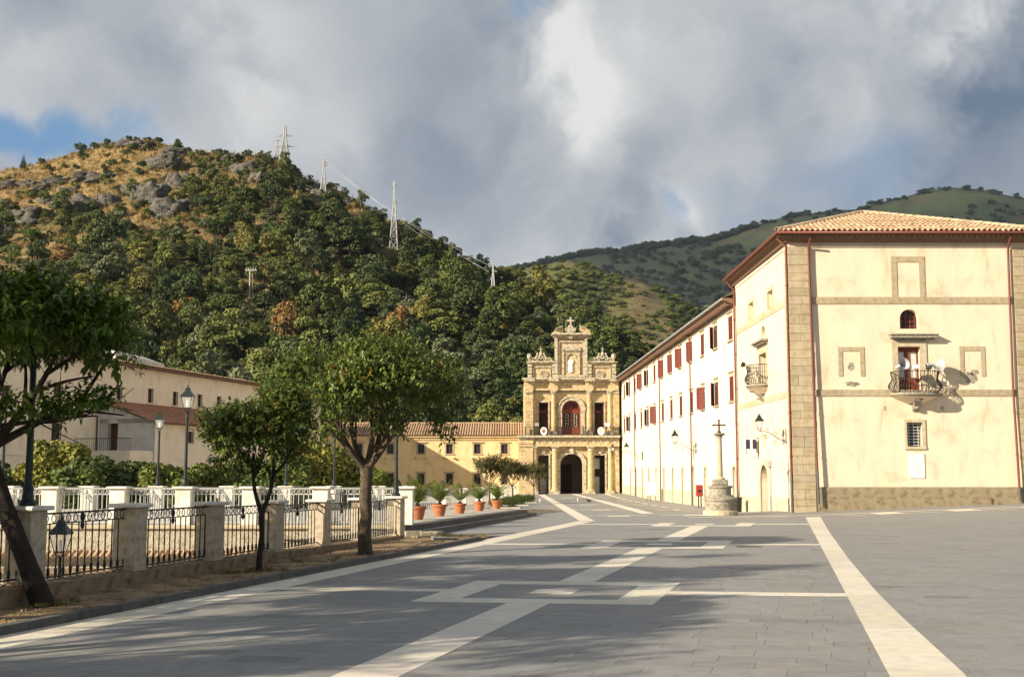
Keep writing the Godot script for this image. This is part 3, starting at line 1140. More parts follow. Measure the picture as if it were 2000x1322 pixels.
func drainpipe(parent: Node3D, pts: Array, r: float, low: float):
	var b := MB.new()
	var mid := pts.duplicate()
	var last: Vector3 = mid[-1]
	var prev: Vector3 = mid[-2]
	var cutp := prev.lerp(last, 1.0 - low / prev.distance_to(last))
	mid[-1] = cutp
	b.tube(mid, [r], 8)
	var k := 1.0
	while k < prev.distance_to(cutp):
		var c := prev.lerp(cutp, k / prev.distance_to(cutp))
		b.tube([c, c - Vector3(0, 0.06, 0)], [r * 1.3], 8)
		k += 2.0
	var o := part(parent, "drainpipe", b, M.pipe)
	b = MB.new()
	b.tube([cutp, last], [r * 1.12], 8)
	part(o, "cast_iron_foot", b, M.pipe_low)
	return o

func surround(parent: Node3D, f: Dictionary, x0: float, y0: float, x1: float, y1: float, t: float, z: float, m: Material, bottom := false):   # stone frame round an opening: two jambs, a lintel, maybe a sill
	for q in [[x0 - t, y0, x0, y1, "jamb"], [x1, y0, x1 + t, y1, "jamb"], [x0 - t, y1, x1 + t, y1 + t, "lintel"]]:
		var b := MB.new()
		wb(b, f, q[0], q[1], q[2], q[3], -0.05, z)
		part(parent, q[4], b, m)
	if bottom:
		var b := MB.new()
		wb(b, f, x0 - t * 1.2, y0 - 0.12, x1 + t * 1.2, y0, -0.05, z + 0.06)
		part(parent, "sill", b, m)

# ------------------------------------------------------------------ the corner block of the convent
var FA := {}
var FS := {}
func fa(px: float, py: float) -> Vector2:
	var p := W(px, py, 56.0)
	return Vector2(p.x - 13.05, p.y)
func sd(px: float, py: float) -> Vector2:            # on its side wall
	var q := ray(px, py)
	var d := 13.394 / (q.x + 0.00615)
	return Vector2(69.0 - d, EYE + q.y * d)

func stones(parent: Node3D, f: Dictionary, x0: float, x1: float, y0: float, y1: float, z0: float, z1: float, rowh: float, m: Material, called := "stone_block"):
	var y := y0
	while y < y1 - 0.05:
		var h := minf(rng.randf_range(0.75, 1.3) * rowh, y1 - y)
		if y1 - y - h < 0.12:
			h = y1 - y
		var splits := [x0, x1]
		if x1 - x0 > 0.7 and rng.randf() < 0.6:
			splits = [x0, lerpf(x0, x1, rng.randf_range(0.35, 0.65)), x1]
		for i in splits.size() - 1:
			var b := MB.new()
			var t := rng.randf_range(0.82, 1.12)
			b.col = Color(t * rng.randf_range(0.97, 1.04), t, t * rng.randf_range(0.9, 1.05))
			b.bevel(Vector3(splits[i] + 0.004, y + 0.004, z0), Vector3(splits[i + 1] - 0.004, y + h - 0.004, z1 + rng.randf_range(-0.008, 0.008)), 0.012, f.t)
			part(parent, called, b, m)
		y += h

func band(parent: Node3D, f: Dictionary, x0: float, x1: float, y0: float, y1: float, z: float, m: Material):
	var x := x0
	while x < x1 - 0.01:
		var l := minf(rng.randf_range(0.85, 1.35), x1 - x)
		if x1 - x - l < 0.3:
			l = x1 - x
		var b := MB.new()
		var t := rng.randf_range(0.85, 1.1)
		b.col = Color(t, t, t * rng.randf_range(0.92, 1.05))
		b.bevel(Vector3(x + 0.003, y0, -0.1), Vector3(x + l - 0.003, y1, z + rng.randf_range(-0.006, 0.006)), 0.008, f.t)
		part(parent, "band_stone", b, m)
		x += l

func build_block():
	rng.seed = 21
	FA = frame(V(13.05, 0, 56), Vector3(1, 0, 0))
	FS = frame(V(12.97, 0, 69), (V(13.05, 0, 56) - V(12.97, 0, 69)).normalized())
	var t := thing("convent_block", "cream corner block with hipped tile roof and round iron balcony", "building", V(18, 0, 60))
	var top := 12.55
	var ocu := [fa(1759, 642).x, fa(1759, 642).y, fa(1796, 642).x, fa(1778, 604).y, true]
	var door := [fa(1757, 768).x, fa(1757, 768).y, fa(1801, 768).x, fa(1780, 677).y, false]
	var bar := [fa(1773, 872).x, fa(1773, 872).y, fa(1804, 872).x, fa(1790, 825).y, false]
	var w := MB.new()
	wall(w, FA, 11.55, -1.2, top, [ocu, door, bar], 0.42)
	var sdoor := [sd(1488, 1000).x, -0.4, sd(1503, 1000).x, sd(1495, 908).y, true]
	var sup := [sd(1485, 750).x, sd(1490, 754).y, sd(1499, 750).x, sd(1492, 690).y, false]
	var sa := [sd(1464, 637).x, sd(1467, 637).y, sd(1472, 590).x, sd(1467, 592).y, false]
	var sb := [sd(1501, 617).x, sd(1505, 616).y, sd(1510, 570).x, sd(1505, 568).y, false]
	var sn := [sd(1487, 665).x, sd(1491, 664).y, sd(1496, 665).x, sd(1491, 636).y, true]
	var slit := [sd(1492, 870).x, sd(1495, 872).y, sd(1498, 870).x, sd(1495, 848).y, false]
	wall(w, FS, 13.0, -1.5, top, [sdoor, sup, sa, sb, sn, slit], 0.45)
	part(t, "wall", w, M.stucco)
	var back := MB.new()
	back.quad(V(24.6, -1, 56), V(24.6, -1, 69), V(24.6, top, 69), V(24.6, top, 56))
	back.quad(V(24.6, -1, 69), V(12.97, -1, 69), V(12.97, top, 69), V(24.6, top, 69))
	part(t, "wall", back, M.stucco)
	var dk := MB.new()
	dk.quad(V(13.6, -1, 57.0), V(24.4, -1, 57.0), V(24.4, top, 57.0), V(13.6, top, 57.0))
	part(t, "inner_wall", dk, M.inside)
	# roughcast foot of the front, plastered foot of the side
	var pl := MB.new()
	var py0 := fa(1603, 951).y
	pl.bevel(Vector3(1.05, -1.2, -0.1), Vector3(10.5, py0, 0.07), 0.01, FA.t)
	part(t, "roughcast_base", pl, M.roughcast)
	pl = MB.new()
	var sdx0: float = sdoor[0] - 0.32
	wb(pl, FS, 0.0, -1.5, sdx0, sd(1470, 970).y, -0.1, 0.03)
	wb(pl, FS, sdoor[2] + 0.32, -1.5, 12.3, sd(1530, 972).y, -0.1, 0.03)
	part(t, "plaster_base", pl, M.stucco_low)
	# corner stones
	stones(t, FA, -0.06, 1.0, -0.8, top - 0.25, -0.5, 0.09, 0.40, M.stone)
	stones(t, FA, 10.55, 11.62, -0.8, top - 0.25, -0.5, 0.09, 0.38, M.stone_dark)
	stones(t, FS, 12.25, 12.95, -0.8, top - 0.25, -0.3, 0.062, 0.5, M.stone_pale)
	# string courses
	for q in [[580.0, 594.0], [761.0, 774.0]]:
		band(t, FA, 1.02, 10.52, fa(1700, q[1]).y, fa(1700, q[0]).y, 0.035, M.stone_dark)
		var ya := fa(1700, q[1]).y
		var yb := fa(1700, q[0]).y
		if q[0] < 600:
			band(t, FS, 0.1, 12.2, ya, yb, 0.03, M.stone_pale)
		else:
			band(t, FS, 0.1, 12.2, ya, yb, 0.03, M.stone_pale)
	var cor := MB.new()
	wb(cor, FA, 1.0, 12.28, 10.6, 12.36, -0.1, 0.05)
	wb(cor, FS, 0.1, 12.28, 12.2, 12.36, -0.1, 0.05)
	part(t, "cornice", cor, M.stucco)
	# blind windows with stone frames
	for q in [[1754.0, 1795.0, 512.0, 580.0, 0.27], [1647.0, 1680.0, 686.0, 735.0, 0.2], [1885.0, 1916.0, 685.0, 735.0, 0.2]]:
		var a := fa(q[0], q[3])
		var c := fa(q[1], q[2])
		surround(t, FA, a.x, a.y, c.x, c.y, q[4], 0.03, M.stone_dark)
	# bare patches where the plaster has come away
	for q in [[1667.0, 750.0, 0.42, 0.14], [1897.0, 738.0, 0.34, 0.30], [1905.0, 727.0, 0.2, 0.16], [1663.0, 715.0, 0.18, 0.22]]:
		var c := fa(q[0], q[1])
		var poly := PackedVector2Array()
		for i in 18:
			var an := TAU * i / 18
			var r := rng.randf_range(0.65, 1.1)
			poly.append(Vector2(c.x + cos(an) * q[2] * r, c.y + sin(an) * q[3] * r))
		var b := MB.new()
		b.extrude(poly, FA.t, -0.01, 0.004)
		part(t, "bare_plaster", b, M.bare_plaster)
	# arched window over the balcony: bars and glass
	var o := MB.new()
	var gx: float = ocu[0]
	for i in 4:
		var x := lerpf(ocu[0], ocu[2], (i + 0.5) / 4.0)
		wb(o, FA, x - 0.02, ocu[1], x + 0.02, ocu[3] - absf(i - 1.5) * 0.10, -0.33, -0.28)
	for i in 3:
		var y := lerpf(ocu[1], ocu[3], (i + 0.6) / 4.0)
		wb(o, FA, ocu[0], y - 0.02, ocu[2], y + 0.02, -0.325, -0.285)
	var ow := part(t, "arched_window", o, M.red_wood)
	var og := MB.new()
	pane(og, FA, ocu[0] - 0.1, ocu[1] - 0.1, ocu[2] + 0.1, ocu[3] + 0.1, -0.36)
	part(ow, "pane", og, M.glass)
	# balcony door
	surround(t, FA, door[0], door[1], door[2], door[3], 0.29, 0.05, M.stone_pale)
	var hood := MB.new()
	var ha := fa(1744, 664)
	var hb := fa(1822, 656)
	wb(hood, FA, ha.x, ha.y, hb.x, ha.y + 0.08, -0.05, 0.22)
	wb(hood, FA, ha.x - 0.14, ha.y + 0.08, hb.x + 0.14, hb.y + 0.02, -0.05, 0.34)
	wb(hood, FA, ha.x - 0.2, hb.y + 0.02, hb.x + 0.2, hb.y + 0.07, -0.05, 0.40)
	part(t, "hood", hood, M.old_stone)
	var dr := MB.new()
	var dx0: float = door[0]
	var dx1: float = door[2]
	var dm := (dx0 + dx1) / 2
	wb(dr, FA, dx0, door[1], dx0 + 0.09, door[3], -0.36, -0.28)
	wb(dr, FA, dx1 - 0.09, door[1], dx1, door[3], -0.36, -0.28)
	wb(dr, FA, dx0, door[3] - 0.22, dx1, door[3], -0.37, -0.29)
	wb(dr, FA, dm - 0.13, door[1], dm + 0.10, door[3] - 0.22, -0.36, -0.27)
	wb(dr, FA, dx0 + 0.09, door[1], dx1 - 0.09, door[1] + 0.75, -0.355, -0.29)
	var dd := part(t, "balcony_door", dr, M.red_wood)
	for s in 2:
		var p := MB.new()
		var a := dx0 + 0.09 if s == 0 else dm + 0.10
		var c := dm - 0.13 if s == 0 else dx1 - 0.09
		pane(p, FA, a, door[1] + 0.75, c, door[3] - 0.22, -0.33)
		part(dd, "pane", p, M.pale_wood if s else M.cloth)
		if s:
			p = MB.new()
			for i in 3:
				var y := lerpf(door[1] + 0.8, door[3] - 0.26, (i + 0.5) / 3.0)
				wb(p, FA, a + 0.08, y - 0.26, c - 0.08, y - 0.245, -0.33, -0.315)
				wb(p, FA, a + 0.08, y + 0.24, c - 0.08, y + 0.255, -0.33, -0.315)
			part(dd, "panel_moulding", p, M.stucco_low)
	# barred window
	surround(t, FA, bar[0], bar[1], bar[2], bar[3], 0.13, 0.05, M.stone_pale)
	var sl := MB.new()
	wb(sl, FA, bar[0] - 0.13, bar[1] - 0.13, bar[2] + 0.13, bar[1], -0.05, 0.07)
	part(t, "sill", sl, M.stone_pale)
	var gr := MB.new()
	for i in 3:
		var x := lerpf(bar[0], bar[2], (i + 0.7) / 3.4)
		wb(gr, FA, x - 0.014, bar[1], x + 0.014, bar[3], -0.2, -0.172)
	for i in 8:
		var y := lerpf(bar[1], bar[3], (i + 0.5) / 8.0)
		wb(gr, FA, bar[0], y - 0.014, bar[2], y + 0.014, -0.196, -0.168)
	part(t, "window_bars", gr, M.iron_pale)
	gr = MB.new()
	pane(gr, FA, bar[0], bar[1], bar[2], bar[3], -0.40)
	part(t, "pane", gr, M.glass)
	# side wall: doors and windows
	var sw := MB.new()
	wb(sw, FS, sdoor[0], sdoor[1], sdoor[2], sdoor[3], -0.44, -0.38)
	part(t, "door", sw, M.brown_wood)
	var ar := MB.new()
	var sr: float = (sdoor[2] - sdoor[0]) / 2
	ring(ar, FS, sdoor[0] + sr, sdoor[3] - sr, sr, sr + 0.26, 0, PI, 12, -0.05, 0.04)
	wb(ar, FS, sdoor[0] - 0.26, -1.0, sdoor[0], sdoor[3] - sr, -0.05, 0.04)
	wb(ar, FS, sdoor[2], -1.0, sdoor[2] + 0.26, sdoor[3] - sr, -0.05, 0.04)
	part(t, "door_surround", ar, M.stone_pale)
	surround(t, FS, sup[0], sup[1], sup[2], sup[3], 0.28, 0.04, M.stone_pale)
	var sh := MB.new()
	wb(sh, FS, sup[0] - 0.4, sup[3] + 0.45, sup[2] + 0.4, sup[3] + 0.55, -0.05, 0.24)
	wb(sh, FS, sup[0] - 0.5, sup[3] + 0.55, sup[2] + 0.5, sup[3] + 0.66, -0.05, 0.36)
	part(t, "hood", sh, M.old_stone)
	var sq := MB.new()
	wb(sq, FS, sup[0], sup[1], sup[2], sup[3], -0.44, -0.36)
	part(t, "balcony_door", sq, M.brown_wood)
	for q in [sa, sb]:
		surround(t, FS, q[0], q[1], q[2], q[3], 0.2, 0.03, M.stone_pale)
		var b := MB.new()
		wb(b, FS, q[0], q[1], q[2], q[3], -0.3, -0.2)
		part(t, "blind_infill", b, M.stone_pale)
	for q in [sn, slit]:
		var b := MB.new()
		wb(b, FS, q[0], q[1], q[2], q[3], -0.44, -0.25)
		part(t, "blind_infill", b, M.stone)
	# balconies
	var bal := fa(1787, 770)
	balcony(t, FA, bal.x, bal.y + 0.02, 1.12, 0.95, 0.98)
	var bs := sd(1487, 790)
	balcony(t, FS, (sup[0] + sup[2]) / 2, sup[1] + 0.02, 1.05, 0.85, 0.98)
	# roof
	var ye := 12.92
	var x0 := 12.45
	var x1 := 25.2
	var d0 := 55.4
	var d1 := 69.6
	var apex := W(1686, 417, 62.5)
	var rf := MB.new()
	var c00 := V(x0, ye, d0)
	var c10 := V(x1, ye, d0)
	var c11 := V(x1, ye, d1)
	var c01 := V(x0, ye, d1)
	rf.tri(c00, c10, apex)
	rf.tri(c10, c11, apex)
	rf.tri(c11, c01, apex)
	rf.tri(c01, c00, apex)
	var roof := part(t, "roof", rf, M.tile_under)
	var so := MB.new()
	so.hexa(c00 - Vector3(0, 0.05, 0), c10 - Vector3(0, 0.05, 0), c11 - Vector3(0, 0.05, 0), c01 - Vector3(0, 0.05, 0), V(x0 + 0.02, ye - 0.01, d0 + 0.02), V(x1, ye - 0.01, d0 + 0.02), V(x1, ye - 0.01, d1), V(x0 + 0.02, ye - 0.01, d1))
	so.hexa(V(x0 + 0.45, 12.5, d0 + 0.42), V(x1, 12.5, d0 + 0.42), V(x1, 12.5, d1), V(x0 + 0.45, 12.5, d1), V(x0 + 0.2, ye - 0.06, d0 + 0.2), V(x1, ye - 0.06, d0 + 0.2), V(x1, ye - 0.06, d1), V(x0 + 0.2, ye - 0.06, d1))
	part(roof, "eave", so, M.eave)
	var et := MB.new()
	for i in 52:
		var x := x0 + 0.1 + i * 0.245
		et.tube([V(x, ye - 0.1, d0 + 0.06), V(x, ye - 0.17, d0 + 0.4)], [0.07, 0.07], 6)
	for i in 56:
		var d := d0 + 0.2 + i * 0.245
		et.tube([V(x0 + 0.06, ye - 0.1, d), V(x0 + 0.4, ye - 0.17, d)], [0.07, 0.07], 6)
	part(roof, "eave_tile_row", et, M.eave).set_meta("kind", "stuff")
	var gu := MB.new()
	gu.tube([V(x0 - 0.06, ye - 0.05, d1), V(x0 - 0.06, ye - 0.05, d0 - 0.06), V(x1, ye - 0.05, d0 - 0.06)], [0.07], 8)
	part(roof, "gutter", gu, M.pipe)
	var up := apex - V(apex.x, ye, d0)
	var slope := up.length()
	var dir := up.normalized()
	var nrm := Vector3(1, 0, 0).cross(dir)
	nrm = nrm if nrm.y > 0 else -nrm
	var tm := tile_mesh(0.115, 0.095, 0.46)
	var list := []
	var rows := int(slope / 0.35)
	for k in rows:
		var s := k * 0.35 / slope
		var l := lerpf(x0, apex.x, s) + 0.1
		var r := lerpf(x1, apex.x, s) - 0.1
		var n := int((r - l) / 0.25)
		for i in n + 1:
			var x := l + (r - l) * i / maxi(n, 1)
			var p := V(x, ye, d0) + dir * (k * 0.35 + 0.40) + nrm * 0.02
			var z := -dir.rotated(nrm, rng.randf_range(-0.025, 0.025))
			var bs2 := Basis(nrm.cross(z).normalized(), nrm, z)
			list.append(Transform3D(bs2, p + nrm * rng.randf_range(-0.006, 0.012)))
	var tints := [M.tile, M.tile.duplicate(), M.tile.duplicate()]
	tints[1].albedo_color = lin(0.62, 0.47, 0.31)
	tints[2].albedo_color = lin(0.46, 0.30, 0.18)
	var rest := []
	for i in list.size():
		if i < 300:
			var q := part(roof, "roof_tile", tm, tints[rng.randi() % 3])
			q.transform = Transform3D(list[i].basis, list[i].origin - origin(roof))
		else:
			rest.append(Transform3D(list[i].basis, list[i].origin - origin(roof)))
	many(tm, tints[0], rest, [], "upper_roof_tiles", roof)
	for e in [[c00, 36], [c10, 36]]:
		var hv: Vector3 = apex - e[0]
		var ln := hv.length()
		var k := 0.0
		while k < ln - 0.2:
			var z := -hv.normalized()
			var xx := Vector3.UP.cross(z).normalized()
			var q := part(roof, "hip_tile", tile_mesh(0.15, 0.12, 0.5), tints[1])
			q.transform = Transform3D(Basis(xx, z.cross(xx), z), e[0] + hv.normalized() * (k + 0.45) + Vector3(0, 0.06, 0) - origin(roof))
			k += 0.42
	# drainpipes
	drainpipe(t, [W(1583, 466, 55.4), W(1580, 482, 55.85), W(1581, 520, 55.85), W(1590, 760, 55.8), W(1600, 985, 55.72)], 0.055, 1.6)
	drainpipe(t, [W(1975, 464, 55.4), W(1970, 482, 55.85), W(1971, 520, 55.85), W(1980, 760, 55.85), W(1994, 978, 55.78)], 0.055, 0.6)
	var s0 := sd(1540.5, 490)
	drainpipe(t, [at(FS, s0.x - 0.2, 12.75, 0.5), at(FS, s0.x, 12.3, 0.12), at(FS, s0.x, 11.5, 0.12), at(FS, s0.x, -0.3, 0.12)], 0.055, 1.9)
	drainpipe(t, [at(FS, -0.1, 12.7, 0.5), at(FS, 0.05, 12.2, 0.12), at(FS, 0.05, 11.5, 0.12), at(FS, 0.05, -0.6, 0.12)], 0.055, 1.3)
	var vent := MB.new()
	for q in [[1728.0, 797.0], [1841.0, 797.0]]:
		var c := fa(q[0], q[1])
		wb(vent, FA, c.x - 0.06, c.y - 0.08, c.x + 0.06, c.y + 0.08, -0.02, 0.02)
	part(t, "vent_cover", vent, M.stone_dark)

# a rounded balcony: slab, tapering underside with a carved bracket, bulging iron bars
func balcony(parent: Node3D, f: Dictionary, cx: float, y: float, hw: float, deep: float, rail: float):
	var b := MB.new()
	var outline := func(k: float, n: int) -> PackedVector2Array:
		var p := PackedVector2Array()
		for i in n + 1:
			var a := PI * i / n
			var c := cos(a)
			var s := sin(a)
			p.append(Vector2(cx - hw * k * signf(c) * pow(absf(c), 0.8), deep * k * pow(s, 0.8)))
		return p
	for q in [[-0.16, -0.09, 0.93, 0.97], [-0.09, -0.02, 1.03, 1.05], [-0.02, 0.03, 1.0, 1.0]]:
		var lo: PackedVector2Array = outline.call(q[2], 18)
		var hi: PackedVector2Array = outline.call(q[3], 18)
		for i in 18:
			b.quad(at(f, lo[i].x, y + q[0], lo[i].y), at(f, lo[i + 1].x, y + q[0], lo[i + 1].y), at(f, hi[i + 1].x, y + q[1], hi[i + 1].y), at(f, hi[i].x, y + q[1], hi[i].y))
		for i in range(1, 18):
			b.tri(at(f, hi[0].x, y + q[1], 0), at(f, hi[i].x, y + q[1], hi[i].y), at(f, hi[i + 1].x, y + q[1], hi[i + 1].y))
			b.tri(at(f, lo[0].x, y + q[0], 0), at(f, lo[i + 1].x, y + q[0], lo[i + 1].y), at(f, lo[i].x, y + q[0], lo[i].y))
	var o := part(parent, "balcony", b, M.old_stone)
	b = MB.new()
	var a1: PackedVector2Array = outline.call(0.9, 16)
	var a2: PackedVector2Array = outline.call(0.30, 16)
	for i in 16:
		b.quad(at(f, a2[i].x, y - 0.46, a2[i].y), at(f, a2[i + 1].x, y - 0.46, a2[i + 1].y), at(f, a1[i + 1].x, y - 0.16, a1[i + 1].y), at(f, a1[i].x, y - 0.16, a1[i].y))
	part(o, "underside", b, M.stucco)
	b = MB.new()
	var prof := PackedVector2Array([Vector2(0, -0.80), Vector2(0.10, -0.80), Vector2(0.22, -0.70), Vector2(0.24, -0.58), Vector2(0.36, -0.50), Vector2(0.52, -0.36), Vector2(0.62, -0.22), Vector2(0.62, -0.15), Vector2(0, -0.15)])
	var tr: Transform3D = f.t * Transform3D(Basis(Vector3(0, 0, 1), Vector3(0, 1, 0), Vector3(-1, 0, 0)), Vector3(cx, y, 0))
	b.extrude(prof, tr, -0.14, 0.14)
	b.ball(at(f, cx, y - 0.27, 0.6), Vector3(0.2, 0.11, 0.11), 8, 6)
	b.ball(at(f, cx, y - 0.66, 0.22), Vector3(0.17, 0.09, 0.09), 8, 6)
	part(o, "bracket", b, M.old_stone)
	var n := 26
	for i in n + 1:
		var a := PI * i / n
		var c := cos(a)
		var s := sin(a)
		var p := Vector2(-hw * signf(c) * pow(absf(c), 0.8), deep * pow(s, 0.8))
		var bar := MB.new()
		var pts := []
		for q in [[0.02, 0.92], [0.12, 1.02], [0.25, 1.09], [0.38, 1.08], [0.52, 0.98], [0.66, 0.93], [0.8, 0.95], [0.94, 0.98], [1.0, 0.98]]:
			pts.append(at(f, cx + p.x * q[1], y + 0.03 + rail * q[0], maxf(p.y * q[1], 0.02)))
		bar.tube(pts, [0.013], 5)
		part(o, "iron_bar", bar, M.iron)
	var rl := MB.new()
	for q in [[1.0, 0.98, 0.022], [0.02, 0.92, 0.016], [0.62, 0.945, 0.010]]:
		var pts := []
		var ol: PackedVector2Array = outline.call(q[1], 20)
		for v in ol:
			pts.append(at(f, v.x, y + 0.03 + rail * q[0], maxf(v.y, 0.02)))
		rl.tube(pts, [q[2]], 6)
	part(o, "rail", rl, M.iron)
	var sc := MB.new()
	for i in n:
		var a := PI * (i + 0.5) / n
		var c := cos(a)
		var s := sin(a)
		var p := Vector2(-hw * 1.08 * signf(c) * pow(absf(c), 0.8), deep * 1.08 * pow(s, 0.8))
		var tv: Vector3 = (f.t.basis * Vector3(sin(a) * hw, 0, cos(a) * deep)).normalized()
		var m := at(f, cx + p.x, y + 0.03 + rail * 0.30, maxf(p.y, 0.03))
		var pts := []
		for k in 7:
			var an := TAU * k / 6
			pts.append(m + tv * cos(an) * 0.045 + Vector3(0, sin(an) * 0.06, 0))
		sc.tube(pts, [0.008], 4, false)
	part(o, "iron_scrolls", sc, M.iron)

# ------------------------------------------------------------------ the long wing
var FW := {}
func build_wing():
	rng.seed = 33
	var a := V(11.75, 0, 135.5)
	var c := V(12.95, 0, 69.0)
	FW = frame(a, (c - a).normalized())
	var w := a.distance_to(c)
	var t := thing("convent_wing", "long whitewashed wing with two rows of red shutters", "building", V(14, 0, 100))
	var ops := []
	var cols := []
	for k in 14:
		cols.append(w - 1.6 - 4.72 * k)
	var hw := 0.62
	for x in cols:
		ops.append([x - hw, 9.45, x + hw, 10.85, false])
		ops.append([x - hw, 5.85, x + hw, 7.30, false])
	for k in 12:
		var x: float = cols[k] + 0.35
		ops.append([x - 0.22, 2.55, x + 0.22, 3.6, false])
		ops.append([x - 0.42, -1.0, x + 0.42, 2.05, true])
	var b := MB.new()
	wall(b, FW, w, -2.0, 11.35, ops, 0.32)
	part(t, "wall", b, M.stucco_wing)
	b = MB.new()
	b.quad(at(FW, 0, -2, -10), at(FW, 0, -2, 0), at(FW, 0, 11.35, 0), at(FW, 0, 11.35, -10))
	b.quad(at(FW, w, -2, -0.7), at(FW, 0, -2, -0.7), at(FW, 0, 11.3, -0.7), at(FW, w, 11.3, -0.7))
	part(t, "wall", b, M.inside)
	var i := 0
	for x in cols:
		for y in [[9.45, 10.85], [5.85, 7.30]]:
			var fr := MB.new()
			wb(fr, FW, x - hw - 0.1, y[1], x + hw + 0.1, y[1] + 0.24, -0.05, 0.03)
			wb(fr, FW, x - hw - 0.16, y[1] + 0.24, x + hw + 0.16, y[1] + 0.31, -0.05, 0.12)
			var win := part(t, "window_head", fr, M.stone_pale)
			fr = MB.new()
			wb(fr, FW, x - hw - 0.12, y[0] - 0.09, x + hw + 0.12, y[0], -0.05, 0.12)
			part(win, "sill", fr, M.stone_dark)
			for s in 2:
				var sm := MB.new()
				if (y[0] > 8.0 and i in [3, 4, 5, 6, 9]) or (y[0] < 8.0 and i in [2, 7]) or (s == 0 and i in [1, 8, 11]):
					# folded back a little from the wall
					var hx: float = x - hw if s == 0 else x + hw
					var an := (0.35 + 0.3 * ((i * 7) % 5) / 4.0) * (1.0 if s == 0 else -1.0)
					var lf := {"t": FW.t * Transform3D(Basis(Vector3.UP, -an), Vector3(hx, 0, 0.03))}
					if s == 0:
						shutter_leaf(sm, lf, 0.0, y[0] + 0.01, hw - 0.01, y[1] - 0.01, 0.0)
					else:
						shutter_leaf(sm, lf, -hw + 0.01, y[0] + 0.01, 0.0, y[1] - 0.01, 0.0)
				elif s == 0:
					shutter_leaf(sm, FW, x - hw + 0.01, y[0] + 0.01, x - 0.005, y[1] - 0.01, -0.045)
				else:
					shutter_leaf(sm, FW, x + 0.005, y[0] + 0.01, x + hw - 0.01, y[1] - 0.01, -0.045)
				part(win, "shutter", sm, M.shutter)
			fr = MB.new()
			pane(fr, FW, x - hw, y[0], x + hw, y[1], -0.26)
			part(win, "pane", fr, M.glass)
		i += 1
	for k in 12:
		var x: float = cols[k] + 0.35
		var d := MB.new()
		wb(d, FW, x - 0.42, -1.0, x + 0.42, 2.05, -0.4, -0.22)
		var dd := part(t, "door", d, M.brown_wood if k < 2 else M.stone)
		d = MB.new()
		ring(d, FW, x, 1.63, 0.42, 0.62, 0, PI, 10, -0.05, 0.035)
		wb(d, FW, x - 0.62, -1.2, x - 0.42, 1.63, -0.05, 0.035)
		wb(d, FW, x + 0.42, -1.2, x + 0.62, 1.63, -0.05, 0.035)
		part(dd, "surround", d, M.stone_pale)
		d = MB.new()
		wb(d, FW, x - 0.22, 2.55, x + 0.22, 3.6, -0.4, -0.2)
		part(t, "blind_slit", d, M.stone_pale)
	b = MB.new()
	wb(b, FW, 0, 3.93, w, 4.0, -0.05, 0.03)
	part(t, "string_course", b, M.stucco_wing)
	var x := 0.0
	var prev := 0.0
	var stops := []
	for k in 12:
		stops.append(cols[11 - k] + 0.35)
	b = MB.new()
	for s in stops:
		wb(b, FW, prev, -2.0, s - 0.62, 0.42 - 0.003 * (w - s), -0.05, 0.028)
		prev = s + 0.62
	wb(b, FW, prev, -2.0, w, 0.42, -0.05, 0.028)
	part(t, "plaster_base", b, M.stucco_low)
	# eave, gutter and roof
	b = MB.new()
	b.quad(at(FW, -0.4, 11.75, 0.75), at(FW, w, 11.75, 0.75), at(FW, w, 14.2, -6.0), at(FW, -0.4, 14.2, -6.0))
	b.quad(at(FW, -0.4, 14.2, -6.0), at(FW, w, 14.2, -6.0), at(FW, w, 11.75, -12.5), at(FW, -0.4, 11.75, -12.5))
	var roof := part(t, "roof", b, M.tile)
	b = MB.new()
	b.hexa(at(FW, -0.4, 11.62, 0.72), at(FW, w, 11.62, 0.72), at(FW, w, 11.30, -0.1), at(FW, -0.4, 11.30, -0.1), at(FW, -0.4, 11.74, 0.74), at(FW, w, 11.74, 0.74), at(FW, w, 11.74, -0.1), at(FW, -0.4, 11.74, -0.1))
	part(roof, "eave", b, M.eave)
	b = MB.new()
	for k in int(w / 0.5):
		wb(b, FW, k * 0.5 + 0.1, 11.36, k * 0.5 + 0.24, 11.5, 0.0, 0.62)
	part(roof, "rafter_ends", b, M.eave).set_meta("kind", "stuff")
	b = MB.new()
	b.tube([at(FW, -0.4, 11.68, 0.8), at(FW, w, 11.68, 0.8)], [0.065], 8)
	part(roof, "gutter", b, M.steel)
	for d in [84.5, 100.0, 117.5, 133.0]:
		var px: float = w * (1.0 - (d - 69.0) / 66.5)
		drainpipe(t, [at(FW, px, 11.6, 0.7), at(FW, px, 11.2, 0.12), at(FW, px, 10.8, 0.12), at(FW, px, -1.2, 0.12)], 0.05, 2.3)

# ------------------------------------------------------------------ the church front
var FC := {}
var CX := 0.0
func ch(px: float, py: float) -> Vector2:
	var p := W(px, py, 130.0)
	return Vector2(p.x - CX, p.y)
func cb(b: MB, px0: float, py0: float, px1: float, py1: float, z0: float, z1: float):   # a block of the front: edges, top and foot as seen, how far it stands out
	var m := (py0 + py1) / 2
	wb(b, FC, ch(px0, m).x, ch(1113, py1).y, ch(px1, m).x, ch(1113, py0).y, z0, z1)

func spiral(b: MB, f: Dictionary, cx: float, cy: float, r: float, s: float, z: float, tail: Vector2):
	var pts := []
	var rad := []
	pts.append(at(f, tail.x, tail.y, z))
	rad.append(0.07)
	for i in 15:
		var a := PI * 0.9 - i * 0.62
		var k := r * (1.0 - i / 17.0)
		pts.append(at(f, cx + s * cos(a) * k, cy + sin(a) * k, z))
		rad.append(0.085 * (1.0 - i / 30.0))
	b.tube(pts, rad, 6)

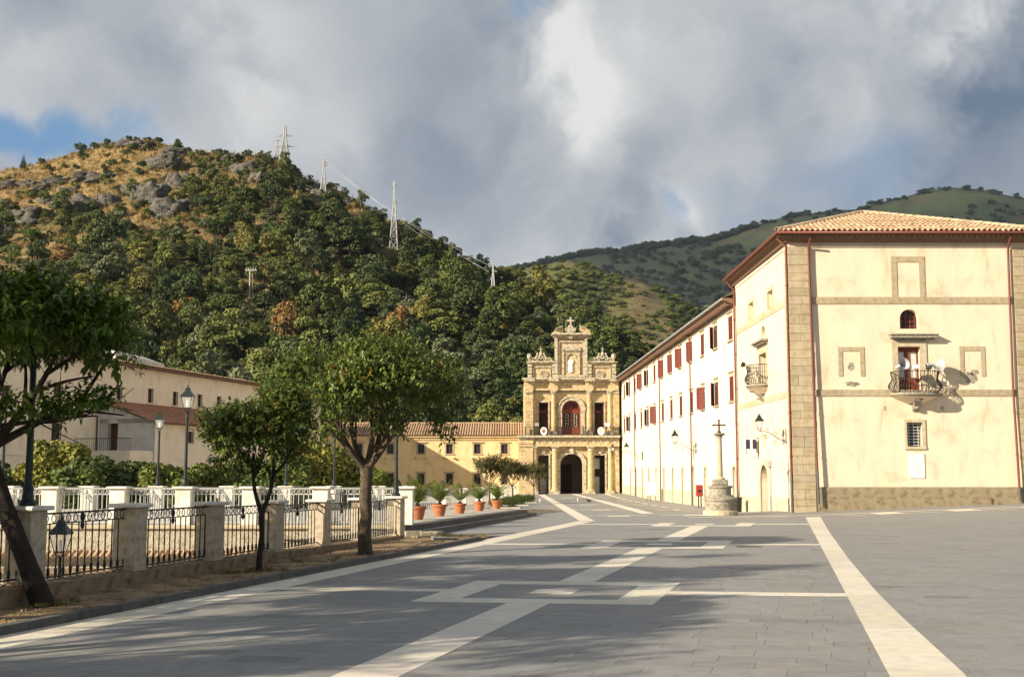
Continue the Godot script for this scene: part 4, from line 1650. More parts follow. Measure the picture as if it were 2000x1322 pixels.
func column(parent: Node3D, px: float, top: float, foot: float, r: float, z: float, corinth: bool):
	var m := (top + foot) / 2
	var x := ch(px, m).x
	var y0 := ch(px, foot).y
	var y1 := ch(px, top).y
	var b := MB.new()
	var t := Transform3D(Basis.IDENTITY, at(FC, x, 0, z))
	var ph := 0.42
	b.box(Vector3(-r * 1.5, y0, -r * 1.5), Vector3(r * 1.5, y0 + ph, r * 1.5), t)
	var base := part(parent, "column_base", b, M.church_pale)
	b = MB.new()
	b.lathe([[r * 1.4, y0 + ph], [r * 1.42, y0 + ph + 0.1], [r * 1.15, y0 + ph + 0.16], [r * 1.2, y0 + ph + 0.22], [r, y0 + ph + 0.28], [r * 1.01, lerpf(y0, y1, 0.4)], [r * 0.86, y1 - 0.5]], 18, t)
	part(parent, "column_shaft", b, M.church)
	b = MB.new()
	if corinth:
		b.lathe([[r * 0.92, y1 - 0.5], [r * 0.95, y1 - 0.46], [r * 0.86, y1 - 0.42], [r * 1.05, y1 - 0.25], [r * 1.3, y1 - 0.1]], 14, t)
		for i in 8:
			var a := TAU * i / 8
			b.ball(t * Vector3(cos(a) * r * 1.15, y1 - 0.22, sin(a) * r * 1.15), Vector3(0.07, 0.1, 0.07), 6, 4)
			b.ball(t * Vector3(cos(a + 0.4) * r * 1.0, y1 - 0.36, sin(a + 0.4) * r * 1.0), Vector3(0.06, 0.07, 0.06), 6, 4)
	else:
		b.lathe([[r * 0.88, y1 - 0.5], [r * 0.96, y1 - 0.46], [r * 0.88, y1 - 0.40], [r * 0.9, y1 - 0.24], [r * 1.25, y1 - 0.12]], 16, t)
	b.box(Vector3(-r * 1.4, y1 - 0.1, -r * 1.4), Vector3(r * 1.4, y1, r * 1.4), t)
	part(parent, "capital", b, M.church_pale)

func build_church():
	rng.seed = 45
	CX = W(1113, 800, 130).x
	FC = frame(V(CX, 0, 130), Vector3(1, 0, 0))
	var t := thing("church_front", "golden stone church front with statue niche and crowning cross", "church", V(CX, -0.7, 131))
	var b := MB.new()
	var L := ch(1013, 900).x
	var R := ch(1210, 900).x
	# ground storey
	var fl := frame(at(FC, L, 0, 0), Vector3(1, 0, 0))
	var w1 := R - L
	var y851 := ch(1113, 851).y
	var door := func(px0: float, px1: float, top: float, arch: bool) -> Array: return [ch(px0, 930).x - L, -1.6, ch(px1, 930).x - L, ch(1113, top).y, arch]
	wall(b, fl, w1, -1.6, y851, [door.call(1051.4, 1072.0, 889.0, false), door.call(1094.6, 1138.5, 886.0, true), door.call(1161.6, 1182.3, 889.0, false)], 1.1)
	# upper storey
	var L2 := ch(1025, 800).x
	var fu := frame(at(FC, L2, 0, 0), Vector3(1, 0, 0))
	var up := func(px0: float, px1: float, top: float, arch: bool) -> Array: return [ch(px0, 820).x - L2, y851 + 0.1, ch(px1, 820).x - L2, ch(1113, top).y, arch]
	var y739 := ch(1113, 739).y
	wall(b, fu, R - L2, y851, y739, [up.call(1052.0, 1071.0, 786.0, false), up.call(1097.6, 1134.7, 782.0, true), up.call(1161.0, 1180.0, 786.0, false)], 0.75)
	part(t, "wall", b, M.church)
	b = MB.new()
	b.box(Vector3(L, -1.6, -16), Vector3(L + 0.6, y851 - 0.2, -0.05), FC.t)
	b.box(Vector3(L2, y851 - 0.2, -16), Vector3(L2 + 0.6, y739, -0.05), FC.t)
	b.box(Vector3(R - 0.6, -1.6, -16), Vector3(R, y739, -0.05), FC.t)
	part(t, "side_wall", b, M.church)
	b = MB.new()
	b.quad(at(FC, L2, y739, 0), at(FC, R, y739, 0), at(FC, R, y739 + 0.3, -8), at(FC, L2, y739 + 0.3, -8))
	b.quad(at(FC, L2, y739 + 0.3, -8), at(FC, R, y739 + 0.3, -8), at(FC, R, y739, -16), at(FC, L2, y739, -16))
	part(t, "roof", b, M.tile)
	# the porch behind the doors, and the rooms above
	b = MB.new()
	b.quad(at(FC, L, -1.6, -7), at(FC, R, -1.6, -7), at(FC, R, y851, -7), at(FC, L, y851, -7))
	b.quad(at(FC, L, y851 - 0.3, -0.9), at(FC, R, y851 - 0.3, -0.9), at(FC, R, y851 - 0.3, -7), at(FC, L, y851 - 0.3, -7))
	b.quad(at(FC, L2, y851, -3), at(FC, R, y851, -3), at(FC, R, y739, -3), at(FC, L2, y739, -3))
	part(t, "porch_wall", b, M.inside)
	b = MB.new()
	cb(b, 1099, 906, 1123, 966, -6.95, -6.8)
	part(t, "inner_door", b, M.brown_wood)
	for q in [[1055.0, 930.0, 1068.0, 964.0, "pale"], [1162.5, 895.0, 1173.0, 916.0, "notice"], [1163.0, 931.0, 1173.0, 965.0, "pale"]]:
		b = MB.new()
		cb(b, q[0], q[1], q[2], q[3], -1.5, -1.42)
		part(t, "inner_panel", b, M.stucco_grey if q[4] == "pale" else M.cloth)
	# projecting end piers
	for q in [[1013, 872, 1041, 972, 0.7], [1195.5, 872, 1209, 972, 0.35], [1026, 745, 1041, 851, 0.6], [1194.5, 745, 1209, 851, 0.35]]:
		b = MB.new()
		cb(b, q[0], q[1], q[2], q[3], 0.0, q[4])
		var pier := part(t, "corner_pier", b, M.church)
		var pm: float = (q[1] + q[3]) / 2.0
		stones(pier, FC, ch(q[0] - 0.3, pm).x, ch(q[2] + 0.3, pm).x, maxf(ch(1113, q[3]).y, -1.0), ch(1113, q[1]).y, q[4] - 0.1, q[4] + 0.03, 0.42, M.church)
	b = MB.new()
	cb(b, 1027, 764, 1040.5, 769.5, 0.55, 0.72)
	cb(b, 1195, 764, 1208.5, 769.5, 0.3, 0.47)
	for i in 5:
		b.ball(at(FC, lerpf(ch(1028, 767).x, ch(1039.5, 767).x, i / 4.0), ch(1113, 767).y, 0.72), Vector3(0.09, 0.14, 0.08), 6, 4)
	part(t, "pier_capital", b, M.church_pale)
	# lower entablature
	b = MB.new()
	cb(b, 1041, 867, 1209, 872, 0.0, 0.62)
	cb(b, 1012.5, 868, 1041.5, 872, 0.0, 0.85)
	cb(b, 1041, 857, 1209, 867, 0.0, 0.56)
	cb(b, 1013, 857, 1041, 867, 0.0, 0.78)
	part(t, "frieze", b, M.church)
	b = MB.new()
	cb(b, 1041, 854.5, 1209, 857, 0.0, 0.75)
	cb(b, 1010.5, 854.5, 1043.5, 857, 0.0, 1.0)
	cb(b, 1010, 851, 1210, 854.5, 0.0, 1.15)
	part(t, "cornice", b, M.church_pale)
	for i in 12:
		b = MB.new()
		var x := 1047.0 + i * 13.6
		cb(b, x, 858, x + 6.0, 866.5, 0.5, 0.62)
		part(t, "frieze_panel", b, M.church_pale)
	# lower columns and doorways
	for px in [1044.5, 1083.5, 1153.0, 1191.5]:
		column(t, px, 872.0, 967.0, 0.31 if px > 1050 and px < 1180 else 0.25, 0.42, false)
	b = MB.new()
	var ac := (ch(1094.6, 930).x + ch(1138.5, 930).x) / 2
	var ar := (ch(1138.5, 930).x - ch(1094.6, 930).x) / 2
	var sp := ch(1113, 886).y - ar
	ring(b, FC, ac, sp, ar, ar + 0.32, 0, PI, 20, -0.05, 0.10)
	ring(b, FC, ac, sp, ar + 0.32, ar + 0.42, 0, PI, 20, -0.05, 0.18)
	wb(b, FC, ac - ar - 0.36, -1.4, ac - ar, sp, -0.05, 0.10)
	wb(b, FC, ac + ar, -1.4, ac + ar + 0.36, sp, -0.05, 0.10)
	part(t, "portal_arch", b, M.church_pale)
	b = MB.new()
	wb(b, FC, ac - 0.2, sp + ar - 0.05, ac + 0.2, sp + ar + 0.75, 0.0, 0.32)
	part(t, "keystone", b, M.church_pale)
	for q in [[1051.4, 1072.0], [1161.6, 1182.3]]:
		b = MB.new()
		cb(b, q[0] - 3, 889, q[0], 967, -0.05, 0.1)
		cb(b, q[1], 889, q[1] + 3, 967, -0.05, 0.1)
		cb(b, q[0] - 3, 885.5, q[1] + 3, 889, -0.05, 0.12)
		part(t, "door_frame", b, M.church_pale)
		b = MB.new()
		cb(b, q[0] + 7, 878, q[1] - 7, 885.5, -0.05, 0.24)
		part(t, "keystone", b, M.church_pale)
	# upper columns, windows
	for px in [1081.0, 1150.5, 1191.0]:
		column(t, px, 763.0, 850.5, 0.24, 0.32, true)
	b = MB.new()
	var uc := (ch(1097.6, 800).x + ch(1134.7, 800).x) / 2
	var ur := (ch(1134.7, 800).x - ch(1097.6, 800).x) / 2
	var us := ch(1113, 782).y - ur
	ring(b, FC, uc, us, ur, ur + 0.36, 0, PI, 20, -0.05, 0.12)
	ring(b, FC, uc, us, ur + 0.36, ur + 0.5, 0, PI, 20, -0.05, 0.22)
	wb(b, FC, uc - ur - 0.4, y851, uc - ur, us, -0.05, 0.12)
	wb(b, FC, uc + ur, y851, uc + ur + 0.4, us, -0.05, 0.12)
	wb(b, FC, uc - ur - 0.5, us - 0.12, uc - ur, us + 0.0, -0.05, 0.2)
	wb(b, FC, uc + ur, us - 0.12, uc + ur + 0.5, us + 0.0, -0.05, 0.2)
	part(t, "window_arch", b, M.church_pale)
	# the red carved door of the loggia
	b = MB.new()
	wb(b, FC, uc - ur, us - 0.14, uc + ur, us + 0.06, -0.66, -0.5)
	ring(b, FC, uc, us, ur - 0.2, ur, 0, PI, 18, -0.66, -0.5)
	for i in 9:
		var a := PI * (i + 0.5) / 9
		b.bar(at(FC, uc + cos(a) * 0.22, us + 0.06 + sin(a) * 0.22, -0.58), at(FC, uc + cos(a) * (ur - 0.1), us + sin(a) * (ur - 0.1), -0.58), 0.05, 5)
	ring(b, FC, uc, us + 0.05, 0.02, 0.24, 0, PI, 8, -0.64, -0.52)
	wb(b, FC, uc - ur, y851, uc - ur + 0.2, us - 0.14, -0.66, -0.52)
	wb(b, FC, uc + ur - 0.2, y851, uc + ur, us - 0.14, -0.66, -0.52)
	wb(b, FC, uc - 0.12, y851, uc + 0.12, us - 0.14, -0.66, -0.52)
	wb(b, FC, uc - ur, y851, uc + ur, y851 + 1.0, -0.66, -0.53)
	wb(b, FC, uc - ur + 0.2, us - 0.35, uc + ur - 0.2, us - 0.14, -0.66, -0.53)
	var rd := part(t, "loggia_door", b, M.red_wood)
	b = MB.new()
	for s in [-1.0, 1.0]:
		for i in 4:
			var cy := lerpf(y851 + 1.22, us - 0.6, i / 3.0)
			ring(b, FC, uc + s * 0.46, cy, 0.14, 0.2, 0, TAU, 12, -0.62, -0.54)
	part(rd, "ring_tracery", b, M.church_pale)
	b = MB.new()
	pane(b, FC, uc - ur, y851, uc + ur, us + ur, -0.68)
	part(rd, "pane", b, M.glass)
	for q in [[1052.0, 1071.0], [1161.0, 1180.0]]:
		b = MB.new()
		cb(b, q[0] - 2.5, 783, q[1] + 2.5, 786, -0.05, 0.12)
		cb(b, q[0] - 2.5, 786, q[0], 851, -0.05, 0.1)
		cb(b, q[1], 786, q[1] + 2.5, 851, -0.05, 0.1)
		part(t, "window_frame", b, M.church_pale)
		b = MB.new()
		cb(b, q[0], 802, q[1], 804.5, -0.7, -0.6)
		cb(b, q[1] - 3.4, 786, q[1], 851, -0.7, -0.6)
		cb(b, q[0], 786, q[0] + 2, 851, -0.7, -0.6)
		for i in 5:
			var cy := ch(1113, lerpf(808, 846, i / 4.0)).y
			ring(b, FC, ch(q[1] - 2.5, 820).x - 0.32, cy, 0.13, 0.18, 0, TAU, 10, -0.68, -0.61)
		part(t, "window_screen", b, M.red_wood)
	# upper entablature
	b = MB.new()
	cb(b, 1026, 759, 1209, 763, 0.0, 0.42)
	cb(b, 1026, 746, 1209, 759, 0.0, 0.34)
	for px in [1033.5, 1081.0, 1150.5, 1199.0]:
		cb(b, px - 8, 746, px + 8, 763, 0.3, 0.62)
	part(t, "frieze", b, M.church)
	b = MB.new()
	cb(b, 1022, 742.5, 1209, 745.5, 0.0, 0.72)
	cb(b, 1019, 739, 1211, 742.5, 0.0, 1.0)
	for px in [1033.5, 1081.0, 1150.5, 1199.0]:
		cb(b, px - 10, 739.2, px + 10, 745.8, 0.6, 1.22)
	part(t, "cornice", b, M.church_pale)
	b = MB.new()
	for i in 46:
		var x := 1030.0 + i * 3.9
		cb(b, x, 745.3, x + 2.0, 748.0, 0.3, 0.6)
	part(t, "dentils", b, M.church_pale).set_meta("kind", "stuff")
	b = MB.new()
	for i in 40:
		b.ball(at(FC, lerpf(ch(1045, 766).x, ch(1190, 766).x, i / 39.0), ch(1113, 766).y, 0.1), Vector3(0.1, 0.12, 0.1), 6, 4)
	part(t, "carved_festoon", b, M.church_pale)
	# attic: two wings and the centre piece
	for q in [[1031.0, 1086.0, 1062.0], [1147.5, 1203.0, 1172.0]]:
		b = MB.new()
		cb(b, q[0], 710, q[1], 739, -0.9, 0.0)
		var o := part(t, "attic_wing", b, M.church)
		b = MB.new()
		cb(b, q[0] - 3, 706.5, q[1] + 3, 708.5, -1.0, 0.42)
		cb(b, q[0] - 1, 708.5, q[1] + 1, 711, -0.95, 0.26)
		part(o, "cornice", b, M.church_pale)
		b = MB.new()
		for s in [q[0], q[1] - 8.0]:
			for k in 4:
				cb(b, s, 712.0 + k * 6.6, s + 8.0, 717.0 + k * 6.6, -0.1, 0.3 - 0.05 * (k % 2))
			cb(b, s + 1, 711, s + 7, 739, -0.1, 0.2)
		part(o, "console", b, M.church_pale)
		b = MB.new()
		cb(b, q[0] + 10, 716.0, q[1] - 10, 718.0, -0.05, 0.14)
		cb(b, q[0] + 10, 718.0, q[0] + 12, 739, -0.05, 0.12)
		cb(b, q[1] - 12, 718.0, q[1] - 10, 739, -0.05, 0.12)
		part(o, "panel_frame", b, M.church_pale)
		b = MB.new()
		var sc := ch(q[2], 731)
		ring(b, FC, sc.x, sc.y, 0.34, 0.46, 0, TAU, 16, -0.05, 0.12)
		for k in 9:
			var a := PI * k / 8
			b.tube([at(FC, sc.x, sc.y - 0.25, 0.03), at(FC, sc.x + cos(a) * 0.34, sc.y - 0.25 + sin(a) * 0.5, 0.09)], [0.03, 0.075], 5)
		part(o, "shell", b, M.church_pale)
		b = MB.new()
		var m: float = (q[0] + q[1]) / 2.0 + (-2.0 if q[0] < 1100 else 2.0)
		var cc := ch(m, 705)
		for s in [-1.0, 1.0]:
			spiral(b, FC, cc.x + s * 0.95, cc.y + 0.12, 0.27, s, -0.1, Vector2(cc.x + s * 0.35, cc.y + 0.75))
			spiral(b, FC, cc.x + s * 0.38, cc.y + 0.28, 0.26, s, -0.1, Vector2(cc.x + s * 0.1, cc.y + 0.95))
			b.ball(at(FC, cc.x + s * 1.22, cc.y - 0.02, -0.1), Vector3(0.14, 0.14, 0.12), 8, 5)
			b.ball(at(FC, cc.x + s * 0.36, cc.y + 0.78, -0.1), Vector3(0.11, 0.13, 0.1), 8, 5)
		ring(b, FC, cc.x, cc.y + 0.42, 0.12, 0.22, 0, TAU, 12, -0.2, 0.0)
		b.tube([at(FC, cc.x, cc.y + 0.6, -0.1), at(FC, cc.x, cc.y + 1.0, -0.1)], [0.2, 0.06], 8)
		wb(b, FC, cc.x - 1.3, cc.y - 0.09, cc.x + 1.3, cc.y + 0.04, -0.25, 0.05)
		wb(b, FC, cc.x - 0.05, cc.y + 1.0, cc.x + 0.05, cc.y + 1.52, -0.15, -0.05)
		wb(b, FC, cc.x - 0.17, cc.y + 1.24, cc.x + 0.17, cc.y + 1.34, -0.148, -0.052)
		part(o, "scroll_crest", b, M.church_pale)
		b = MB.new()
		var vx := ch(1034.0 if q[0] < 1100 else 1199.0, 705)
		b.lathe([[0.16, vx.y - 0.08], [0.08, vx.y + 0.08], [0.1, vx.y + 0.14], [0.24, vx.y + 0.4], [0.26, vx.y + 0.66], [0.17, vx.y + 0.74], [0.22, vx.y + 0.8], [0.0, vx.y + 0.86]], 12, Transform3D(Basis.IDENTITY, at(FC, vx.x, 0, -0.1)))
		part(o, "urn", b, M.church_pale)
	b = MB.new()
	cb(b, 1084, 660, 1147, 739, -1.0, 0.05)
	var cp := part(t, "attic_centre", b, M.church)
	b = MB.new()
	cb(b, 1084, 661, 1089, 738, 0.0, 0.32)
	cb(b, 1142, 661, 1147, 738, 0.0, 0.32)
	cb(b, 1089.2, 669, 1093, 738, 0.0, 0.2)
	cb(b, 1138, 669, 1141.8, 738, 0.0, 0.2)
	cb(b, 1089.2, 666, 1141.8, 669, 0.0, 0.22)
	cb(b, 1088, 733, 1143, 737, 0.0, 0.4)
	part(cp, "pilaster", b, M.church_pale)
	b = MB.new()
	cb(b, 1080.5, 655, 1150.5, 658, -1.0, 0.5)
	cb(b, 1077.5, 651.5, 1153.5, 655, -1.1, 0.8)
	cb(b, 1083, 658, 1148, 660.5, -1.0, 0.36)
	part(cp, "cornice", b, M.church_pale)
	for s in [-1.0, 1.0]:
		b = MB.new()
		var e := ch(1115.5 + s * 37.0, 651)
		var k := ch(1115.5 + s * 17.0, 651)
		var hi := ch(1115.5 + s * 17.0, 639)
		var poly := PackedVector2Array([Vector2(e.x, e.y), Vector2(lerpf(e.x, hi.x, 0.3), lerpf(e.y, hi.y, 0.5)), Vector2(lerpf(e.x, hi.x, 0.65), lerpf(e.y, hi.y, 0.85)), Vector2(hi.x, hi.y), Vector2(k.x, k.y)])
		b.extrude(poly, FC.t, -0.7, 0.1)
		part(cp, "broken_pediment", b, M.church)
		b = MB.new()
		for i in 3:
			var p := poly[i]
			var q := poly[i + 1]
			b.hexa(at(FC, p.x, p.y - 0.02, -0.8), at(FC, p.x, p.y - 0.02, 0.45), at(FC, q.x, q.y - 0.02, 0.45), at(FC, q.x, q.y - 0.02, -0.8), at(FC, p.x, p.y + 0.13, -0.8), at(FC, p.x, p.y + 0.13, 0.5), at(FC, q.x, q.y + 0.13, 0.5), at(FC, q.x, q.y + 0.13, -0.8))
		part(cp, "pediment_moulding", b, M.church_pale)
	# coat of arms and cross on top
	b = MB.new()
	var ca := ch(1114.5, 651)
	var shield := PackedVector2Array()
	for q in [[-0.36, 0.55], [-0.42, 0.2], [-0.34, -0.2], [0.0, -0.6], [0.34, -0.2], [0.42, 0.2], [0.36, 0.55], [0.0, 0.66]]:
		shield.append(Vector2(ca.x + q[0], ca.y + q[1]))
	b.extrude(shield, FC.t, 0.2, 0.55)
	for s in [-1.0, 1.0]:
		spiral(b, FC, ca.x + s * 0.4, ca.y + 0.35, 0.2, s, 0.5, Vector2(ca.x + s * 0.15, ca.y + 0.75))
		spiral(b, FC, ca.x + s * 0.36, ca.y - 0.25, 0.16, s, 0.5, Vector2(ca.x + s * 0.1, ca.y - 0.62))
	ring(b, FC, ca.x, ca.y + 0.08, 0.15, 0.22, 0, TAU, 12, 0.5, 0.62)
	wb(b, FC, ca.x - 0.06, ca.y - 0.3, ca.x + 0.06, ca.y + 0.4, 0.5, 0.6)
	b.ball(at(FC, ca.x, ca.y + 0.72, 0.3), Vector3(0.3, 0.14, 0.2), 10, 6)
	part(cp, "coat_of_arms", b, M.church_pale)
	b = MB.new()
	var cr := ch(1114.5, 638)
	wb(b, FC, cr.x - 0.085, cr.y - 0.1, cr.x + 0.085, cr.y + 1.02, -0.02, 0.16)
	wb(b, FC, cr.x - 0.38, cr.y + 0.55, cr.x + 0.38, cr.y + 0.72, -0.018, 0.158)
	wb(b, FC, cr.x - 0.16, cr.y - 0.14, cr.x + 0.16, cr.y + 0.06, -0.1, 0.24)
	part(cp, "cross", b, M.church_pale)
	# carved frieze, aedicule, niche and statue
	b = MB.new()
	for i in 14:
		if i in [6, 7]:
			continue
		var px := 1092.0 + i * 3.4
		b.ball(at(FC, ch(px, 663).x, ch(px, 663.5 + (i % 2)).y, 0.08), Vector3(0.1, 0.08, 0.07), 6, 4)
	part(cp, "carved_frieze", b, M.church_pale)
	var ni := [ch(1107.0, 710).x, ch(1113, 727.5).y, ch(1123.5, 710).x, ch(1113, 691.5).y]
	var fn := frame(at(FC, ch(1097.5, 700).x, 0, 0.16), Vector3(1, 0, 0))
	var nx := ch(1097.5, 700).x
	b = MB.new()
	wall(b, fn, ch(1133.5, 700).x - nx, ch(1113, 733).y, ch(1113, 682).y, [[ni[0] - nx, ni[1], ni[2] - nx, ni[3], true]], 0.55)
	var ae := part(cp, "niche", b, M.church)
	b = MB.new()
	wb(b, FC, ni[0] - 0.1, ni[1] - 0.1, ni[2] + 0.1, ni[3] + 0.1, -0.5, -0.38)
	part(ae, "niche_back", b, M.church)
	b = MB.new()
	cb(b, 1098, 689, 1101.5, 733, 0.1, 0.3)
	cb(b, 1129, 689, 1132.5, 733, 0.1, 0.3)
	cb(b, 1096.5, 682, 1134, 684.5, 0.1, 0.42)
	cb(b, 1098, 684.5, 1132.5, 687, 0.1, 0.3)
	var pd := PackedVector2Array()
	for i in 13:
		var a := PI * i / 12
		var c := ch(1115.3 + cos(a) * 19.0, 681.8 - sin(a) * 8.5)
		pd.append(c)
	b.extrude(pd, FC.t, 0.05, 0.3)
	ring(b, FC, (ni[0] + ni[2]) / 2, ni[3] - (ni[2] - ni[0]) / 2, (ni[2] - ni[0]) / 2, (ni[2] - ni[0]) / 2 + 0.14, 0, PI, 14, 0.1, 0.24)
	part(ae, "aedicule", b, M.church_pale)
	b = MB.new()
	var sx: float = (ni[0] + ni[2]) / 2
	var sy: float = ni[1]
	var tf := Transform3D(Basis.IDENTITY, at(FC, sx, 0, 0.0))
	b.lathe([[0.32, sy], [0.32, sy + 0.08], [0.27, sy + 0.12], [0.29, sy + 0.5], [0.24, sy + 0.85], [0.22, sy + 1.05], [0.25, sy + 1.22], [0.2, sy + 1.36], [0.08, sy + 1.42], [0.07, sy + 1.46]], 12, tf)
	b.ball(at(FC, sx, sy + 1.56, 0.02), Vector3(0.11, 0.14, 0.12), 10, 7)
	b.tube([at(FC, sx - 0.22, sy + 1.28, 0), at(FC, sx - 0.3, sy + 1.0, 0.08), at(FC, sx - 0.12, sy + 0.9, 0.22)], [0.09, 0.08, 0.06], 7)
	b.tube([at(FC, sx + 0.22, sy + 1.28, 0), at(FC, sx + 0.3, sy + 1.05, 0.1), at(FC, sx + 0.16, sy + 1.0, 0.24)], [0.09, 0.08, 0.06], 7)
	b.ball(at(FC, sx + 0.2, sy + 1.15, 0.22), Vector3(0.11, 0.17, 0.1), 8, 6)
	b.ball(at(FC, sx + 0.2, sy + 1.36, 0.22), Vector3(0.07, 0.08, 0.07), 8, 6)
	b.bar(at(FC, sx - 0.34, sy + 0.1, 0.2), at(FC, sx - 0.3, sy + 1.3, 0.12), 0.025)
	part(ae, "statue", b, M.marble)
	# balustrade of iron along the loggia
	b = MB.new()
	var yb := ch(1113, 850.5).y
	var yt := ch(1113, 835).y
	var xa := ch(1025, 840).x
	var xb := ch(1209, 840).x
	for k in 5:
		wb(b, FC, xa, [yb + 0.05, yt - 0.03, yb + 0.12, yt - 0.16, yb + 0.3][k], xb, [yb + 0.08, yt, yb + 0.14, yt - 0.14, yb + 0.32][k], 0.98, 1.02)
	for i in 68:
		var x := lerpf(xa, xb, i / 67.0)
		wb(b, FC, x - 0.012, yb, x + 0.012, yt - 0.03, 0.99, 1.01)
	part(t, "iron_railing", b, M.iron)
	b = MB.new()
	for px in [1025.5, 1096.5, 1138.0, 1208.0]:
		cb(b, px - 1.0, 833.5, px + 1.0, 851, 0.95, 1.06)
	part(t, "railing_post", b, M.iron)

	# oval heraldic panels hung on the railing
	for q in [[1061.5, "white oval panel with red coat of arms on church railing", 0], [1172.5, "white oval panel with dark green and gold crest on church railing", 1]]:
		var c := ch(q[0], 842.5)
		var pn := thing("oval_panel", q[1], "emblem", at(FC, c.x, c.y - 0.45, 1.06))
		b = MB.new()
		var ov := arc(c.x, c.y, 0.36, 0, TAU * 31 / 32, 31, 0.43)
		b.extrude(ov, FC.t, 1.04, 1.09)
		part(pn, "panel", b, M.white_paint)
		b = MB.new()
		if q[2] == 0:
			b.extrude(PackedVector2Array([Vector2(c.x - 0.13, c.y + 0.12), Vector2(c.x - 0.13, c.y - 0.08), Vector2(c.x, c.y - 0.24), Vector2(c.x + 0.13, c.y - 0.08), Vector2(c.x + 0.13, c.y + 0.12)]), FC.t, 1.085, 1.1)
			b.extrude(arc(c.x, c.y + 0.2, 0.17, 0, PI, 8, 0.1), FC.t, 1.085, 1.1)
			for s in [-1.0, 1.0]:
				for k in 4:
					b.ball(at(FC, c.x + s * (0.17 + 0.02 * (k % 2)), c.y + 0.12 - k * 0.08, 1.09), Vector3(0.03, 0.035, 0.015), 6, 4)
			part(pn, "crest", b, M.red_paint)
		else:
			ring(b, FC, c.x, c.y, 0.13, 0.19, 0, TAU, 14, 1.085, 1.1)
			b.extrude(PackedVector2Array([Vector2(c.x - 0.09, c.y + 0.08), Vector2(c.x, c.y - 0.12), Vector2(c.x + 0.09, c.y + 0.08)]), FC.t, 1.085, 1.1)
			b.extrude(PackedVector2Array([Vector2(c.x - 0.12, c.y + 0.2), Vector2(c.x - 0.12, c.y + 0.3), Vector2(c.x - 0.05, c.y + 0.24), Vector2(c.x, c.y + 0.32), Vector2(c.x + 0.05, c.y + 0.24), Vector2(c.x + 0.12, c.y + 0.3), Vector2(c.x + 0.12, c.y + 0.2)]), FC.t, 1.085, 1.1)
			part(pn, "crest", b, M.stone_dark)

# ------------------------------------------------------------------ the ochre house beside the church
func ribbed(b: MB, p00: Vector3, p10: Vector3, p11: Vector3, p01: Vector3, gap: float, r: float):   # rows of half-round tiles from eave p00-p10 up to p01-p11
	var n := int(p00.distance_to(p10) / gap)
	var nr := (p10 - p00).cross(p01 - p00).normalized()
	var ax := (p10 - p00).normalized()
	for i in n:
		var s := (i + 0.5) / n
		var a := p00.lerp(p10, s)
		var c := p01.lerp(p11, s)
		var t := rng.randf_range(0.8, 1.12)
		b.col = Color(t, t * rng.randf_range(0.93, 1.03), t * rng.randf_range(0.9, 1.03))
		for k in 4:
			var u := PI * k / 4
			var w := PI * (k + 1) / 4
			var du := ax * cos(u) * r + nr * sin(u) * r
			var dw := ax * cos(w) * r + nr * sin(w) * r
			b.quadn(a + du, c + du, c + dw, a + dw, du.normalized(), du.normalized(), dw.normalized(), dw.normalized())
	b.col = Color.WHITE

